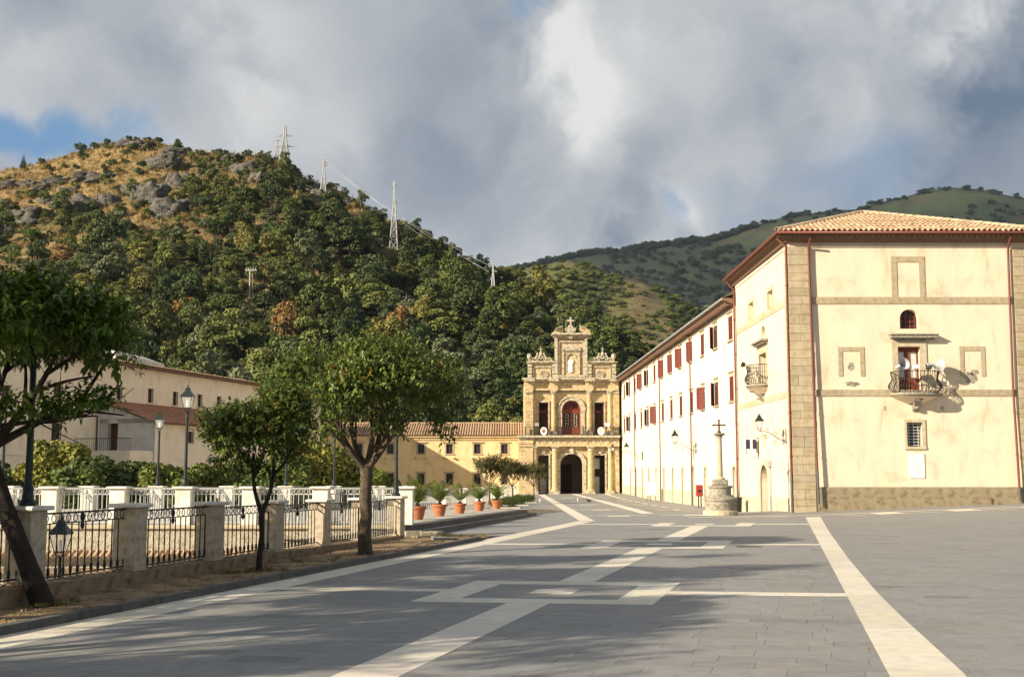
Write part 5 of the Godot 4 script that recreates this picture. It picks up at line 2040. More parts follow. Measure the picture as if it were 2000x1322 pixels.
func build_ochre_house():
	rng.seed = 51
	var dd := 137.0
	var x0 := W(600, 900, dd).x
	var f := frame(V(x0, 0, dd), Vector3(1, 0, 0))
	var x1 := W(1026, 900, dd).x - x0
	var q := func(px: float, py: float) -> Vector2:
		var p := W(px, py, dd)
		return Vector2(p.x - x0, p.y)
	var t := thing("ochre_house", "low ochre house with ribbed tile roof beside church", "house", V(x0 + 8, -1, dd))
	var ye: float = q.call(900, 853).y
	var ops := []
	for px in [640.0, 701.0, 762.0, 822.0, 877.5, 932.0, 985.0]:
		for r in [[886.0, 867.0], [946.0, 925.0]]:
			var a: Vector2 = q.call(px - 6.5, r[0])
			var c: Vector2 = q.call(px + 6.5, r[1])
			ops.append([a.x, a.y, c.x, c.y, false])
	var b := MB.new()
	wall(b, f, x1, -4.0, ye, ops, 0.25)
	part(t, "wall", b, M.stucco_ochre)
	var i := 0
	for o in ops:
		var s := MB.new()
		wb(s, f, o[0] - 0.17, o[1], o[0], o[3], -0.05, 0.04)
		wb(s, f, o[2], o[1], o[2] + 0.17, o[3], -0.05, 0.04)
		wb(s, f, o[0] - 0.17, o[3], o[2] + 0.17, o[3] + 0.15, -0.05, 0.045)
		wb(s, f, o[0] - 0.27, o[3] + 0.15, o[2] + 0.27, o[3] + 0.24, -0.05, 0.16)
		wb(s, f, o[0] - 0.2, o[1] - 0.12, o[2] + 0.2, o[1], -0.05, 0.1)
		var w := part(t, "window_frame", s, M.stone)
		casement(w, f, o[0], o[1], o[2], o[3], -0.2, M.brown_wood, 0, true)
		if i % 2 == 0:
			for k in [-0.55, 0.55]:
				s = MB.new()
				var cx: float = (o[0] + o[2]) / 2 + k
				s.bevel(Vector3(cx - 0.09, o[1] - 0.62, -0.05), Vector3(cx + 0.09, o[1] - 0.42, 0.28), 0.02, f.t)
				part(t, "stone_bracket", s, M.stone_dark)
		i += 1
	b = MB.new()
	wb(b, f, 0, q.call(900, 897).y, x1, q.call(900, 896).y, -0.02, 0.03)
	part(t, "string_course", b, M.stucco_ochre)
	b = MB.new()
	wb(b, f, 0, ye - 0.35, x1, ye - 0.05, -0.05, 0.16)
	wb(b, f, 0, ye - 0.05, x1, ye + 0.06, -0.05, 0.42)
	part(t, "eave", b, M.stucco_ochre)
	b = MB.new()
	var yr: float = W(900, 827, dd + 5.0).y
	var p00 := at(f, 0, ye + 0.1, 0.5)
	var p10 := at(f, x1, ye + 0.1, 0.5)
	var p11 := at(f, x1, yr, -5.0)
	var p01 := at(f, 0, yr, -5.0)
	b.quad(p00, p10, p11, p01)
	b.quad(p01, p11, at(f, x1, ye, -10), at(f, 0, ye, -10))
	var roof := part(t, "roof", b, M.tile_under)
	b = MB.new()
	ribbed(b, p00, p10, p11, p01, 0.29, 0.115)
	part(roof, "tile_rows", b, M.tile).set_meta("kind", "stuff")
	b = MB.new()
	b.tube([p01, p11], [0.14], 8)
	part(roof, "ridge", b, M.tile)

# ------------------------------------------------------------------ the manor on the far side of the garden
var FM := {}
func man(px: float, py: float) -> Vector2:
	var d := 131400.0 / (1614.0 - px)
	return Vector2((d - 72.4) / 0.9699, W(px, py, d).y)

func build_manor():
	rng.seed = 61
	FM = frame(V(-37.0, 0, 72.4), Vector3(PU.x, 0, -PU.y).normalized())
	var t := thing("manor_house", "long beige building with small upper windows and low tiled annex", "building", at(FM, 25, -1, -3))
	var ye := man(250, 713).y
	var ops := []
	for q in [[115.0, 747.0, 778.0, 0.55], [237.0, 757.0, 780.0, 0.42], [299.0, 759.0, 787.0, 0.42], [348.0, 765.0, 792.0, 0.42], [397.0, 770.0, 796.0, 0.42], [435.0, 774.0, 800.0, 0.42], [470.0, 779.0, 804.0, 0.42], [500.0, 782.0, 806.0, 0.42], [528.0, 786.0, 809.0, 0.42],
		[115.0, 826.0, 868.0, 0.6], [12.0, 826.0, 864.0, 0.55], [12.0, 752.0, 778.0, 0.5], [12.0, 905.0, 945.0, 0.55], [115.0, 905.0, 945.0, 0.55], [-80.0, 752.0, 780.0, 0.5], [-80.0, 822.0, 864.0, 0.55]]:
		var a := man(q[0], q[2])
		var c := man(q[0], q[1])
		ops.append([a.x - q[3], a.y, a.x + q[3], c.y, false])
	var b := MB.new()
	var w := 64.0
	wall(b, FM, w, -5.0, ye, ops, 0.28)
	part(t, "wall", b, M.stucco_old)
	b = MB.new()
	b.quad(at(FM, 0, -5, -9), at(FM, 0, -5, 0), at(FM, 0, ye, 0), at(FM, 0, ye, -9))
	part(t, "wall", b, M.stucco_old)
	for o in ops:
		var s := MB.new()
		wb(s, FM, o[0] - 0.16, o[1] - 0.1, o[2] + 0.16, o[1], -0.05, 0.1)
		wb(s, FM, o[0] - 0.14, o[1], o[0], o[3] + 0.14, -0.05, 0.03)
		wb(s, FM, o[2], o[1], o[2] + 0.14, o[3] + 0.14, -0.05, 0.03)
		wb(s, FM, o[0], o[3], o[2], o[3] + 0.14, -0.05, 0.03)
		var win := part(t, "window_frame", s, M.stucco_old)
		casement(win, FM, o[0], o[1], o[2], o[3], -0.22, M.brown_wood, 2, true)
	b = MB.new()
	wb(b, FM, 0, man(115, 806).y, man(198, 806).x, man(115, 806).y + 0.1, -0.05, 0.06)
	wb(b, FM, 0, man(115, 890).y, man(150, 890).x, man(115, 890).y + 0.1, -0.05, 0.06)
	part(t, "string_course", b, M.stucco_old)
	var rr := MB.new()
	rr.quad(at(FM, -0.5, ye + 0.1, 0.6), at(FM, w, ye + 0.1, 0.6), at(FM, w, ye + 0.5, -5), at(FM, -0.5, ye + 0.5, -5))
	rr.quad(at(FM, -0.5, ye + 0.5, -5), at(FM, w, ye + 0.5, -5), at(FM, w, ye + 0.1, -10), at(FM, -0.5, ye + 0.1, -10))
	var roof := part(t, "roof", rr, M.tile_under)
	b = MB.new()
	ribbed(b, at(FM, -0.5, ye + 0.12, 0.62), at(FM, w, ye + 0.12, 0.62), at(FM, w, ye + 0.52, -5), at(FM, -0.5, ye + 0.52, -5), 0.3, 0.11)
	part(roof, "tile_rows", b, M.tile).set_meta("kind", "stuff")
	b = MB.new()
	wb(b, FM, -0.4, ye - 0.12, w, ye + 0.08, 0.0, 0.5)
	part(roof, "eave", b, M.eave)
	b = MB.new()
	var x5 := man(250, 713).x
	b.hexa(at(FM, x5, ye + 0.2, -1.0), at(FM, x5 + 7.5, ye + 0.2, -1.0), at(FM, x5 + 7.5, ye + 0.2, -3.0), at(FM, x5, ye + 0.2, -3.0), at(FM, x5, ye + 1.15, -1.0), at(FM, x5 + 7.5, ye + 0.7, -1.0), at(FM, x5 + 7.5, ye + 1.4, -3.0), at(FM, x5, ye + 1.6, -3.0))
	part(roof, "dormer", b, M.stucco_grey)
	# the low annex with its white gable
	var xg := man(200, 800).x
	var wd := 4.8
	var yt := man(200, 786).y
	var fg := frame(at(FM, xg, 0, 0), FM.n)
	var c2 := at(FM, xg, 0, wd)
	var yl := W(310, 826, -c2.z).y
	b = MB.new()
	wall(b, fg, wd, -5.0, yl, [[0.72, W(220, 881, 92.6).y, 1.62, W(220, 818, 92.6).y, true]], 0.5)
	b.tri(at(fg, 0, yl), at(fg, wd, yl), at(fg, 0, yt))
	part(t, "gable_wall", b, M.stucco_grey)
	b = MB.new()
	wb(b, fg, 0.6, W(220, 881, 92.6).y, 1.7, W(220, 816, 92.6).y, -0.6, -0.5)
	part(t, "door", b, M.brown_wood)
	var ff := frame(at(FM, xg, 0, wd), FM.ax)
	var ln := 15.0
	b = MB.new()
	var wn := [5.0, W(352, 864, 96).y, 5.8, W(352, 842, 96).y, false]
	var wn2 := [10.4, W(352, 864, 96).y, 11.2, W(352, 842, 96).y, false]
	wall(b, ff, ln, -5.0, yl, [wn, wn2], 0.25)
	part(t, "annex_wall", b, M.stucco_old)
	for o in [wn, wn2]:
		var s := MB.new()
		wb(s, ff, o[0] - 0.15, o[1], o[0], o[3] + 0.15, -0.05, 0.03)
		wb(s, ff, o[2], o[1], o[2] + 0.15, o[3] + 0.15, -0.05, 0.03)
		wb(s, ff, o[0] - 0.25, o[3] + 0.15, o[2] + 0.25, o[3] + 0.22, -0.05, 0.1)
		wb(s, ff, o[0] - 0.2, o[1] - 0.1, o[2] + 0.2, o[1], -0.05, 0.08)
		var win := part(t, "window_frame", s, M.stone)
		casement(win, ff, o[0], o[1], o[2], o[3], -0.2, M.brown_wood, 0, true)
	b = MB.new()
	var e0 := at(FM, xg - 0.3, yl - 0.05, wd + 0.45)
	var e1 := at(FM, xg + ln, yl - 0.05, wd + 0.45)
	var h1 := at(FM, xg + ln, yt + 0.12, 0.0)
	var h0 := at(FM, xg - 0.3, yt + 0.12, 0.0)
	b.quad(e0, e1, h1, h0)
	var ar := part(t, "annex_roof", b, M.tile_under)
	b = MB.new()
	ribbed(b, e0 + Vector3(0, 0.02, 0), e1 + Vector3(0, 0.02, 0), h1 + Vector3(0, 0.02, 0), h0 + Vector3(0, 0.02, 0), 0.3, 0.11)
	part(ar, "tile_rows", b, M.tile_red).set_meta("kind", "stuff")
	# terrace with a rail in front of the gable door
	b = MB.new()
	var fy := W(220, 881, 92).y
	b.hexa(at(fg, -2.0, fy - 3, 3.2), at(fg, wd - 0.1, fy - 3, 3.2), at(fg, wd - 0.1, fy - 3, 0.02), at(fg, -2.0, fy - 3, 0.02), at(fg, -2.0, fy, 3.2), at(fg, wd - 0.1, fy, 3.2), at(fg, wd - 0.1, fy, 0.02), at(fg, -2.0, fy, 0.02))
	part(t, "door_terrace", b, M.stucco_old)
	b = MB.new()
	b.bar(at(fg, -2.0, fy + 0.9, 3.1), at(fg, wd - 0.1, fy + 0.9, 3.1), 0.025)
	for i in 42:
		var x := lerpf(-2.0, wd - 0.1, i / 41.0)
		b.bar(at(fg, x, fy, 3.1), at(fg, x, fy + 0.9, 3.1), 0.014, 4)
	part(t, "terrace_rail", b, M.iron)
	b = MB.new()
	b.tube([at(FM, man(193, 812).x, W(193, 810, 92).y, 0.12), at(FM, man(193, 812).x, -4.0, 0.12)], [0.06], 7)
	part(t, "drainpipe", b, M.pipe_low)

# ------------------------------------------------------------------ fences
func fence_panel(called: String, label: String, group: String, length: float, high: float, m: Material, n: int) -> Node3D:   # standing on y = 0, from x = 0 to x = length
	var t := thing(called, label, "railing", Vector3.ZERO, group)
	var b := MB.new()
	b.box(Vector3(-0.06, high - 0.03, -0.025), Vector3(length + 0.06, high, 0.025))
	part(t, "top_rail", b, m, true)
	b = MB.new()
	b.box(Vector3(-0.03, high - 0.19, -0.012), Vector3(length + 0.03, high - 0.17, 0.012))
	part(t, "middle_rail", b, m, true)
	b = MB.new()
	b.box(Vector3(-0.03, 0.07, -0.014), Vector3(length + 0.03, 0.095, 0.014))
	part(t, "bottom_rail", b, m, true)
	b = MB.new()
	for i in n:
		var x := length * (i + 0.5) / n
		var pts := []
		for k in 11:
			var a := TAU * k / 10
			pts.append(Vector3(x + cos(a) * 0.058, high - 0.1 + sin(a) * 0.066, 0))
		b.tube(pts, [0.009], 4, false)
	part(t, "ring_band", b, m, true)
	b = MB.new()
	b.ball(Vector3(length / 2, high - 0.24, 0), Vector3(0.045, 0.07, 0.03), 8, 6)
	b.ball(Vector3(length / 2, high - 0.1, 0), Vector3(0.06, 0.08, 0.03), 8, 6)
	part(t, "rosette", b, m, true)
	b = MB.new()
	for i in n:
		var x := length * (i + 0.5) / n
		var w := length / n * 0.5
		var pts := []
		for k in 7:
			var a := PI + PI * k / 6
			pts.append(Vector3(x + cos(a) * w, 0.07 + sin(a) * 0.05, 0))
		b.tube(pts, [0.008], 4, false)
	part(t, "scalloped_foot", b, m, true)
	var bl := MB.new()
	bl.lathe([[0.013, 0.095], [0.026, 0.12], [0.026, 0.2], [0.012, 0.24], [0.0115, high - 0.19]], 7)
	var mesh := bl.mesh()
	for i in n + 1:
		var o := part(t, "baluster", mesh, m)
		o.position = Vector3(length * i / n, 0, 0)
	return t

func pillar(called: String, label: String, group: String, w: float, high: float, cap: float, m: Material) -> Node3D:
	var t := thing(called, label, "pillar", Vector3.ZERO, group)
	var b := MB.new()
	b.bevel(Vector3(-w / 2, 0, -w / 2), Vector3(w / 2, high - 0.075, w / 2), 0.012)
	part(t, "shaft", b, m, true)
	b = MB.new()
	b.bevel(Vector3(-cap / 2, high - 0.075, -cap / 2), Vector3(cap / 2, high, cap / 2), 0.02)
	part(t, "capstone", b, M.white_pillar, true)
	return t

var lamp_spots := []

func turn_of(d: Vector2) -> float:                   # heading whose local +x runs along d = (x, D)
	return atan2(d.y, d.x)

func build_fences():
	var fd := Vector2(fence_x(36.0) - fence_x(18.06), 17.94).normalized()
	var tn := turn_of(fd)
	var p0: Node3D = null
	var r0: Node3D = null
	var tops := []
	for i in FENCE.size():
		var q: Array = FENCE[i]
		var y0 := fence_y(q[3])
		var y1 := W(q[0], q[1], q[3]).y
		if p0 == null:
			p0 = pillar("fence_pillar", "cream stone pillar of the black iron fence along the soil strip", "pillars of the black fence", 0.42, 1.27, 0.57, M.pillar)
		var o: Node3D = p0 if i == 0 else copy(p0, Vector3.ZERO)
		o.position = V(fence_x(q[3]), y0, q[3])
		o.rotation.y = tn
		o.scale.y = (y1 - y0) / 1.27
		o.set_meta("label", ["cream fence pillar before the leaning trunk", "cream fence pillar carrying the lamp behind the leaning trunk", "stained cream fence pillar next to the yard lantern", "cream fence pillar one before the thin forked tree", "cream fence pillar just past the thin forked tree", "cream fence pillar midway between forked tree and thick trunk", "cream fence pillar hidden behind the thick pale trunk", "cream end pillar of the fence carrying a lamp"][i])
		tops.append(y1)
		if i == 1 or i == 7:
			lamp_spots.append([V(fence_x(q[3]), y1, q[3]), "black lamp post on the fence pillar %s" % ("behind the leaning trunk" if i == 1 else "at the end beside the potted palms")])
	for i in FENCE.size() - 1:
		var a: float = FENCE[i][3]
		var c: float = FENCE[i + 1][3]
		var m := (a + c) / 2
		if r0 == null:
			r0 = fence_panel("iron_fence_panel", "black iron fence panel of slim bars between cream pillars", "panels of the black fence", 2.62, 1.12, M.iron, 13)
		var o: Node3D = r0 if i == 0 else copy(r0, Vector3.ZERO)
		o.set_meta("label", ["black iron fence panel crossed by the leaning trunk", "black iron fence panel with a lantern behind its bars", "black iron fence panel one past the yard lantern", "black iron fence panel behind the thin forked tree", "black iron fence panel just past the thin forked tree", "black iron fence panel touching the thick pale trunk", "last black iron fence panel before the end lamp pillar"][i])
		var y0 := (fence_y(a) + fence_y(c)) / 2
		o.position = V(fence_x(m) - fd.x * 1.31, y0, m - fd.y * 1.31)
		o.rotation.y = tn
		o.scale.y = ((tops[i] + tops[i + 1]) / 2 - y0 - 0.1) / 1.12
	# white railing across the sunken yard
	var pa: Node3D = null
	var ra: Node3D = null
	var xs := []
	for px in [-160.0, -30.0, 100.0, 232.0, 360.0, 490.0, 627.0, 792.0]:
		xs.append(W(px, 980, 37.6).x)
	var ya := W(400, 950, 37.6).y
	for i in xs.size():
		if pa == null:
			pa = pillar("white_pillar", "white pillar of the pale railing above the rubble wall", "pillars of the pale railing", 0.48, ya - 0.13, 0.64, M.white_pillar)
		var o: Node3D = pa if i == 0 else copy(pa, Vector3.ZERO)
		o.position = V(xs[i], 0.13, 37.6)
		if i == 4:
			lamp_spots.append([V(xs[i], ya, 37.6), "dark green lamp post on a white pillar above the rubble wall"])
	for i in xs.size() - 1:
		var l: float = xs[i + 1] - xs[i] - 0.48
		if ra == null:
			ra = fence_panel("pale_railing_panel", "pale iron railing panel with rings above the rubble wall", "panels of the pale railing", 1.62, 1.05, M.iron_pale, 11)
		var o: Node3D = ra if i == 0 else copy(ra, Vector3.ZERO)
		o.position = V(xs[i] + 0.24, 0.13, 37.6)
		o.scale.x = l / 1.62
		o.scale.y = (ya - 0.13 - 0.05) / 1.05
	# a second white railing beyond the walk
	var pts := []
	for px in [-115.0, 17.0, 173.0, 307.0, 445.0, 558.0, 652.0, 740.0, 800.0]:
		var d: float = 46.0 + maxf(px, 0.0) / 740.0 * 12.0
		pts.append(W(px, 949, d))
	for d in [66.0, 74.0, 82.0, 90.0, 98.0, 106.0]:
		var k: float = (d - 58.0) / 60.0
		var px := lerpf(812.0, 1026.0, 1.0 - (1.0 - k) * 58.0 / d)
		pts.append(Vector3(W(px, 940, d).x, terr_y(d) + 1.2, -d))
	var pb: Node3D = null
	for i in pts.size():
		var p: Vector3 = pts[i]
		var fy := terr_y(-p.z)
		if pb == null:
			pb = pillar("garden_pillar", "white pillar of the railing along the garden bushes", "pillars of the garden railing", 0.5, 1.2, 0.66, M.white_pillar)
		var o: Node3D = pb if i == 0 else copy(pb, Vector3.ZERO)
		o.position = Vector3(p.x, fy, p.z)
		o.scale.y = (p.y - fy) / 1.2
		if i in [3, 5, 6]:
			lamp_spots.append([p, ["dark green lamp post before the white annex gable", "slim lamp post behind the thin forked tree", "slim lamp post beside the thick pale trunk"][[3, 5, 6].find(i)]])
	lamp_spots.append([W(3, 948, 41.0), "lamp post half hidden under the leaning tree"])
	var rb: Node3D = null
	for i in pts.size() - 1:
		var a: Vector3 = pts[i]
		var c: Vector3 = pts[i + 1]
		var d := Vector2(c.x - a.x, -(c.z - a.z))
		var l := d.length() - 0.5
		if rb == null:
			rb = fence_panel("garden_railing_panel", "pale iron railing panel along the garden bushes", "panels of the garden railing", 2.4, 1.05, M.iron_pale, 14)
		var o: Node3D = rb if i == 0 else copy(rb, Vector3.ZERO)
		var u := d.normalized()
		o.position = Vector3(a.x + u.x * 0.25, (terr_y(-a.z) + terr_y(-c.z)) / 2, a.z - u.y * 0.25)
		o.rotation.y = turn_of(u)
		o.scale.x = l / 2.4
		o.scale.y = ((a.y + c.y) / 2 - o.position.y - 0.05) / 1.05

# ------------------------------------------------------------------ lamps
func lantern(t: Node3D, p: Vector3, s: float):       # a four-sided lantern standing on p, in the parent's own axes
	var b := MB.new()
	var lo := 0.10 * s
	var hi := 0.185 * s
	var h := 0.40 * s
	var cs := [Vector3(1, 0, 1), Vector3(1, 0, -1), Vector3(-1, 0, -1), Vector3(-1, 0, 1)]
	for i in 4:
		var c: Vector3 = cs[i]
		var e: Vector3 = cs[(i + 1) % 4]
		b.bar(p + c * lo, p + c * hi + Vector3(0, h, 0), 0.011 * s, 5)
		b.bar(p + c * hi + Vector3(0, h, 0), p + e * hi + Vector3(0, h, 0), 0.014 * s, 5)
		b.bar(p + c * lo, p + e * lo, 0.014 * s, 5)
		b.tube([p + c * lo * 0.9, p + c * lo * 0.9 - Vector3(0, 0.05, 0) * s, p - Vector3(0, 0.13, 0) * s], [0.012 * s], 5)
	part(t, "lantern_frame", b, M.lamp_iron, true)
	for i in 4:
		var c: Vector3 = cs[i]
		var e: Vector3 = cs[(i + 1) % 4]
		var g := MB.new()
		g.quad(p + c * lo, p + e * lo, p + e * hi + Vector3(0, h, 0), p + c * hi + Vector3(0, h, 0))
		part(t, "lantern_pane", g, M.lamp_glass, true)
	b = MB.new()
	var r := Transform3D(Basis(Vector3.UP, PI / 4), p)
	b.lathe([[0.30 * s, h], [0.30 * s, h + 0.02 * s], [0.2 * s, h + 0.11 * s], [0.12 * s, h + 0.2 * s], [0.10 * s, h + 0.25 * s], [0.12 * s, h + 0.27 * s], [0.05 * s, h + 0.31 * s], [0.0, h + 0.33 * s]], 4, r, false)
	b.lathe([[0.012 * s, h + 0.3 * s], [0.035 * s, h + 0.34 * s], [0.02 * s, h + 0.38 * s], [0.0, h + 0.43 * s]], 8, Transform3D(Basis.IDENTITY, p))
	part(t, "lantern_roof", b, M.lamp_iron, true)
	b = MB.new()
	b.lathe([[0.0, 0.02 * s], [0.03 * s, 0.04 * s], [0.045 * s, 0.16 * s], [0.03 * s, 0.25 * s], [0.0, 0.28 * s]], 8, Transform3D(Basis.IDENTITY, p))
	part(t, "bulb", b, M.bulb, true)

func build_lamps():
	var t0: Node3D = null
	for q in lamp_spots:
		if t0 == null:
			t0 = thing("lamp_post", q[1], "street lamp", q[0], "lamp posts on the railings")
			var b := MB.new()
			b.lathe([[0.13, 0.0], [0.13, 0.05], [0.09, 0.1], [0.075, 0.22], [0.085, 0.25], [0.06, 0.3], [0.05, 0.9], [0.045, 2.1], [0.06, 2.13], [0.045, 2.17], [0.04, 2.25], [0.07, 2.3]], 12)
			part(t0, "post", b, M.lamp_iron, true)
			lantern(t0, Vector3(0, 2.43, 0), 0.9)
		else:
			copy(t0, q[0], 0.0, q[1])
	# a lantern in the sunken yard, seen through the fence
	var y := thing("yard_lantern", "small black lantern on a thin post behind the iron fence", "lamp", W(115, 1120, 23.0))
	y.position.y = -1.75
	var p := W(115, 1078, 23.0)
	var b := MB.new()
	b.bar(Vector3.ZERO, Vector3(0, p.y + 1.75 - 0.1, 0), 0.03, 8)
	part(y, "post", b, M.iron, true)
	lantern(y, Vector3(0, p.y + 1.75, 0), 0.85)
	# lanterns on scrolled wall brackets
	wall_lamp(FS, sd(1541, 850).x - 0.35, sd(1541, 852).y, 1.25, "wall lantern on scrolled bracket beside the corner drainpipe", 0.92)
	var w := V(11.75, 0, 135.5).distance_to(V(12.95, 0, 69.0))
	wall_lamp(FW, w * (1.0 - (82.6 - 69.0) / 66.5), 3.35, 1.5, "wall lantern on the white wing above the notice board", 1.1)
	wall_lamp(FW, w * (1.0 - (112.0 - 69.0) / 66.5), 3.2, 1.5, "wall lantern on the white wing close to the church", 1.1)
	wall_lamp(FC, ch(1192, 890).x + 0.2, ch(1192, 888).y, 0.6, "small wall lantern beside the church side door", 1.0, 0.35)

func wall_lamp(f: Dictionary, x: float, y: float, outw: float, label: String, s: float, z := 0.05):
	var t := thing("wall_lantern", label, "lamp", at(f, x, y, z))
	t.basis = f.t.basis
	var b := MB.new()
	b.bar(Vector3(0, -0.35, 0), Vector3(0, 0.4, 0), 0.022)
	var pts := []
	for i in 13:
		var k := i / 12.0
		pts.append(Vector3(0, -0.18 + 0.42 * smoothstep(0.1, 0.8, k) , outw * k))
	b.tube(pts, [0.022], 6)
	part(t, "bracket", b, M.lamp_iron, true)
	b = MB.new()
	for q in [[0.0, 0.12, 0.16, 1.0], [0.0, -0.28, 0.13, -1.0], [0.30 * outw, 0.12, 0.11, 1.0], [0.32 * outw, -0.26, 0.10, -1.0], [0.6 * outw, 0.32, 0.08, 1.0], [0.6 * outw, 0.0, 0.10, -1.0], [0.82 * outw, 0.06, 0.09, -1.0]]:
		var sp := []
		for i in 14:
			var a := i * 0.62
			var r: float = q[2] * (1.0 - i / 18.0)
			sp.append(Vector3(0, q[1] + sin(a) * r * q[3], q[0] + 0.06 + r + cos(a) * r))
		b.tube(sp, [0.010], 4)
	part(t, "scrollwork", b, M.lamp_iron, true)
	lantern(t, Vector3(0, 0.24 + 0.14 * s, outw), s)

# ------------------------------------------------------------------ trees
func leaf(vs: PackedVector3Array, ns: PackedVector3Array, cs: PackedColorArray, ix: PackedInt32Array, p: Vector3, dir: Vector3, nr: Vector3, l: float, w: float, c: Color):
	var s := dir.cross(nr).normalized()
	var n := s.cross(dir).normalized()
	var k := vs.size()
	vs.append(p)
	vs.append(p + dir * l * 0.45 + s * w + n * w * 0.35)
	vs.append(p + dir * l - n * l * 0.16)
	vs.append(p + dir * l * 0.45 - s * w + n * w * 0.35)
	vs.append(p + dir * l * 0.5)
	var n1 := (n - s * 0.35).normalized()
	var n2 := (n + s * 0.35).normalized()
	ns.append(n); ns.append(n1); ns.append(n); ns.append(n2); ns.append(n)
	for i in 5:
		cs.append(c)
	for i in [0, 4, 1, 1, 4, 2, 0, 3, 4, 4, 3, 2]:
		ix.append(k + i)

func array_mesh(vs: PackedVector3Array, ns: PackedVector3Array, cs: PackedColorArray, ix: PackedInt32Array) -> ArrayMesh:
	var ar := []
	ar.resize(Mesh.ARRAY_MAX)
	ar[Mesh.ARRAY_VERTEX] = vs
	ar[Mesh.ARRAY_NORMAL] = ns
	ar[Mesh.ARRAY_COLOR] = cs
	ar[Mesh.ARRAY_INDEX] = ix
	var m := ArrayMesh.new()
	m.add_surface_from_arrays(Mesh.PRIMITIVE_TRIANGLES, ar)
	return m

func rand_dir() -> Vector3:
	var z := rng.randf_range(-1, 1)
	var a := rng.randf_range(0, TAU)
	var r := sqrt(1 - z * z)
	return Vector3(r * cos(a), z, r * sin(a))

# leafy twigs through the outer part of every lobe: lobes [centre, radii]
func leaf_crown(lobes: Array, twigs: int, per: int, l: float, lo: Color, hi: Color, odd: Color, odd_share: float) -> ArrayMesh:
	var vs := PackedVector3Array()
	var ns := PackedVector3Array()
	var cs := PackedColorArray()
	var ix := PackedInt32Array()
	var sum := 0.0
	for q in lobes:
		sum += q[1].x * q[1].z
	for i in twigs:
		var r := rng.randf() * sum
		var lobe: Array = lobes[0]
		for q in lobes:
			r -= q[1].x * q[1].z
			if r <= 0.0:
				lobe = q
				break
		var d := rand_dir()
		if d.y < -0.35 and rng.randf() < 0.6:
			d.y = -d.y
		var p: Vector3 = lobe[0] + d * lobe[1] * pow(rng.randf_range(0.25, 1.0), 0.45)
		var out := (d + Vector3(0, 0.25, 0) + rand_dir() * 0.5).normalized()
		var tw := l * 2.4
		var base := lo.lerp(hi, rng.randf())
		if rng.randf() < odd_share:
			base = base.lerp(odd, rng.randf_range(0.4, 1.0))
		for k in per:
			var s := (k + 0.5) / per
			var around := rand_dir()
			var dir := (out * (0.35 + s * 0.5) + around * 0.85 + Vector3(0, -0.55, 0)).normalized()
			var j := rng.randf_range(0.8, 1.2)
			var up := (Vector3.UP + out * 0.6 + rand_dir() * 0.35).normalized()
			leaf(vs, ns, cs, ix, p + out * tw * (s - 0.5), dir, up, l * rng.randf_range(0.55, 1.25), l * rng.randf_range(0.14, 0.26), Color(base.r * j, base.g * j, base.b * j))
	return array_mesh(vs, ns, cs, ix)

func lobes_in(ctr: Vector3, rad: Vector3, n: int, r0: float, r1: float) -> Array:
	var o := [[ctr, rad * 0.6]]
	for i in n:
		var d := rand_dir()
		if d.y < -0.3:
			d.y *= -0.6
		var r := rng.randf_range(r0, r1)
		o.append([ctr + d * (rad - Vector3(r, r * 0.8, r) * 0.75), Vector3(r, r * 0.8, r)])
	return o

func limb(b: MB, a: Vector3, c: Vector3, r0: float, r1: float, sag: float, depth: int, ends: Array):
	var pts := []
	var rad := []
	var j := rand_dir() * a.distance_to(c) * 0.08
	for i in 6:
		var k := i / 5.0
		pts.append(a.lerp(c, k) + (j + Vector3(0, sag, 0)) * sin(k * PI))
		rad.append(lerpf(r0, r1, k))
	b.tube(pts, rad, 7)
	if depth > 0:
		for i in 3:
			var s: Vector3 = pts[2 + i]
			var d := ((c - a).normalized() + rand_dir() * 0.9 + Vector3(0, 0.25, 0)).normalized()
			var e := s + d * a.distance_to(c) * rng.randf_range(0.4, 0.65)
			limb(b, s, e, r1 * 1.15, r1 * 0.4, 0.0, depth - 1, ends)
	else:
		ends.append(c)

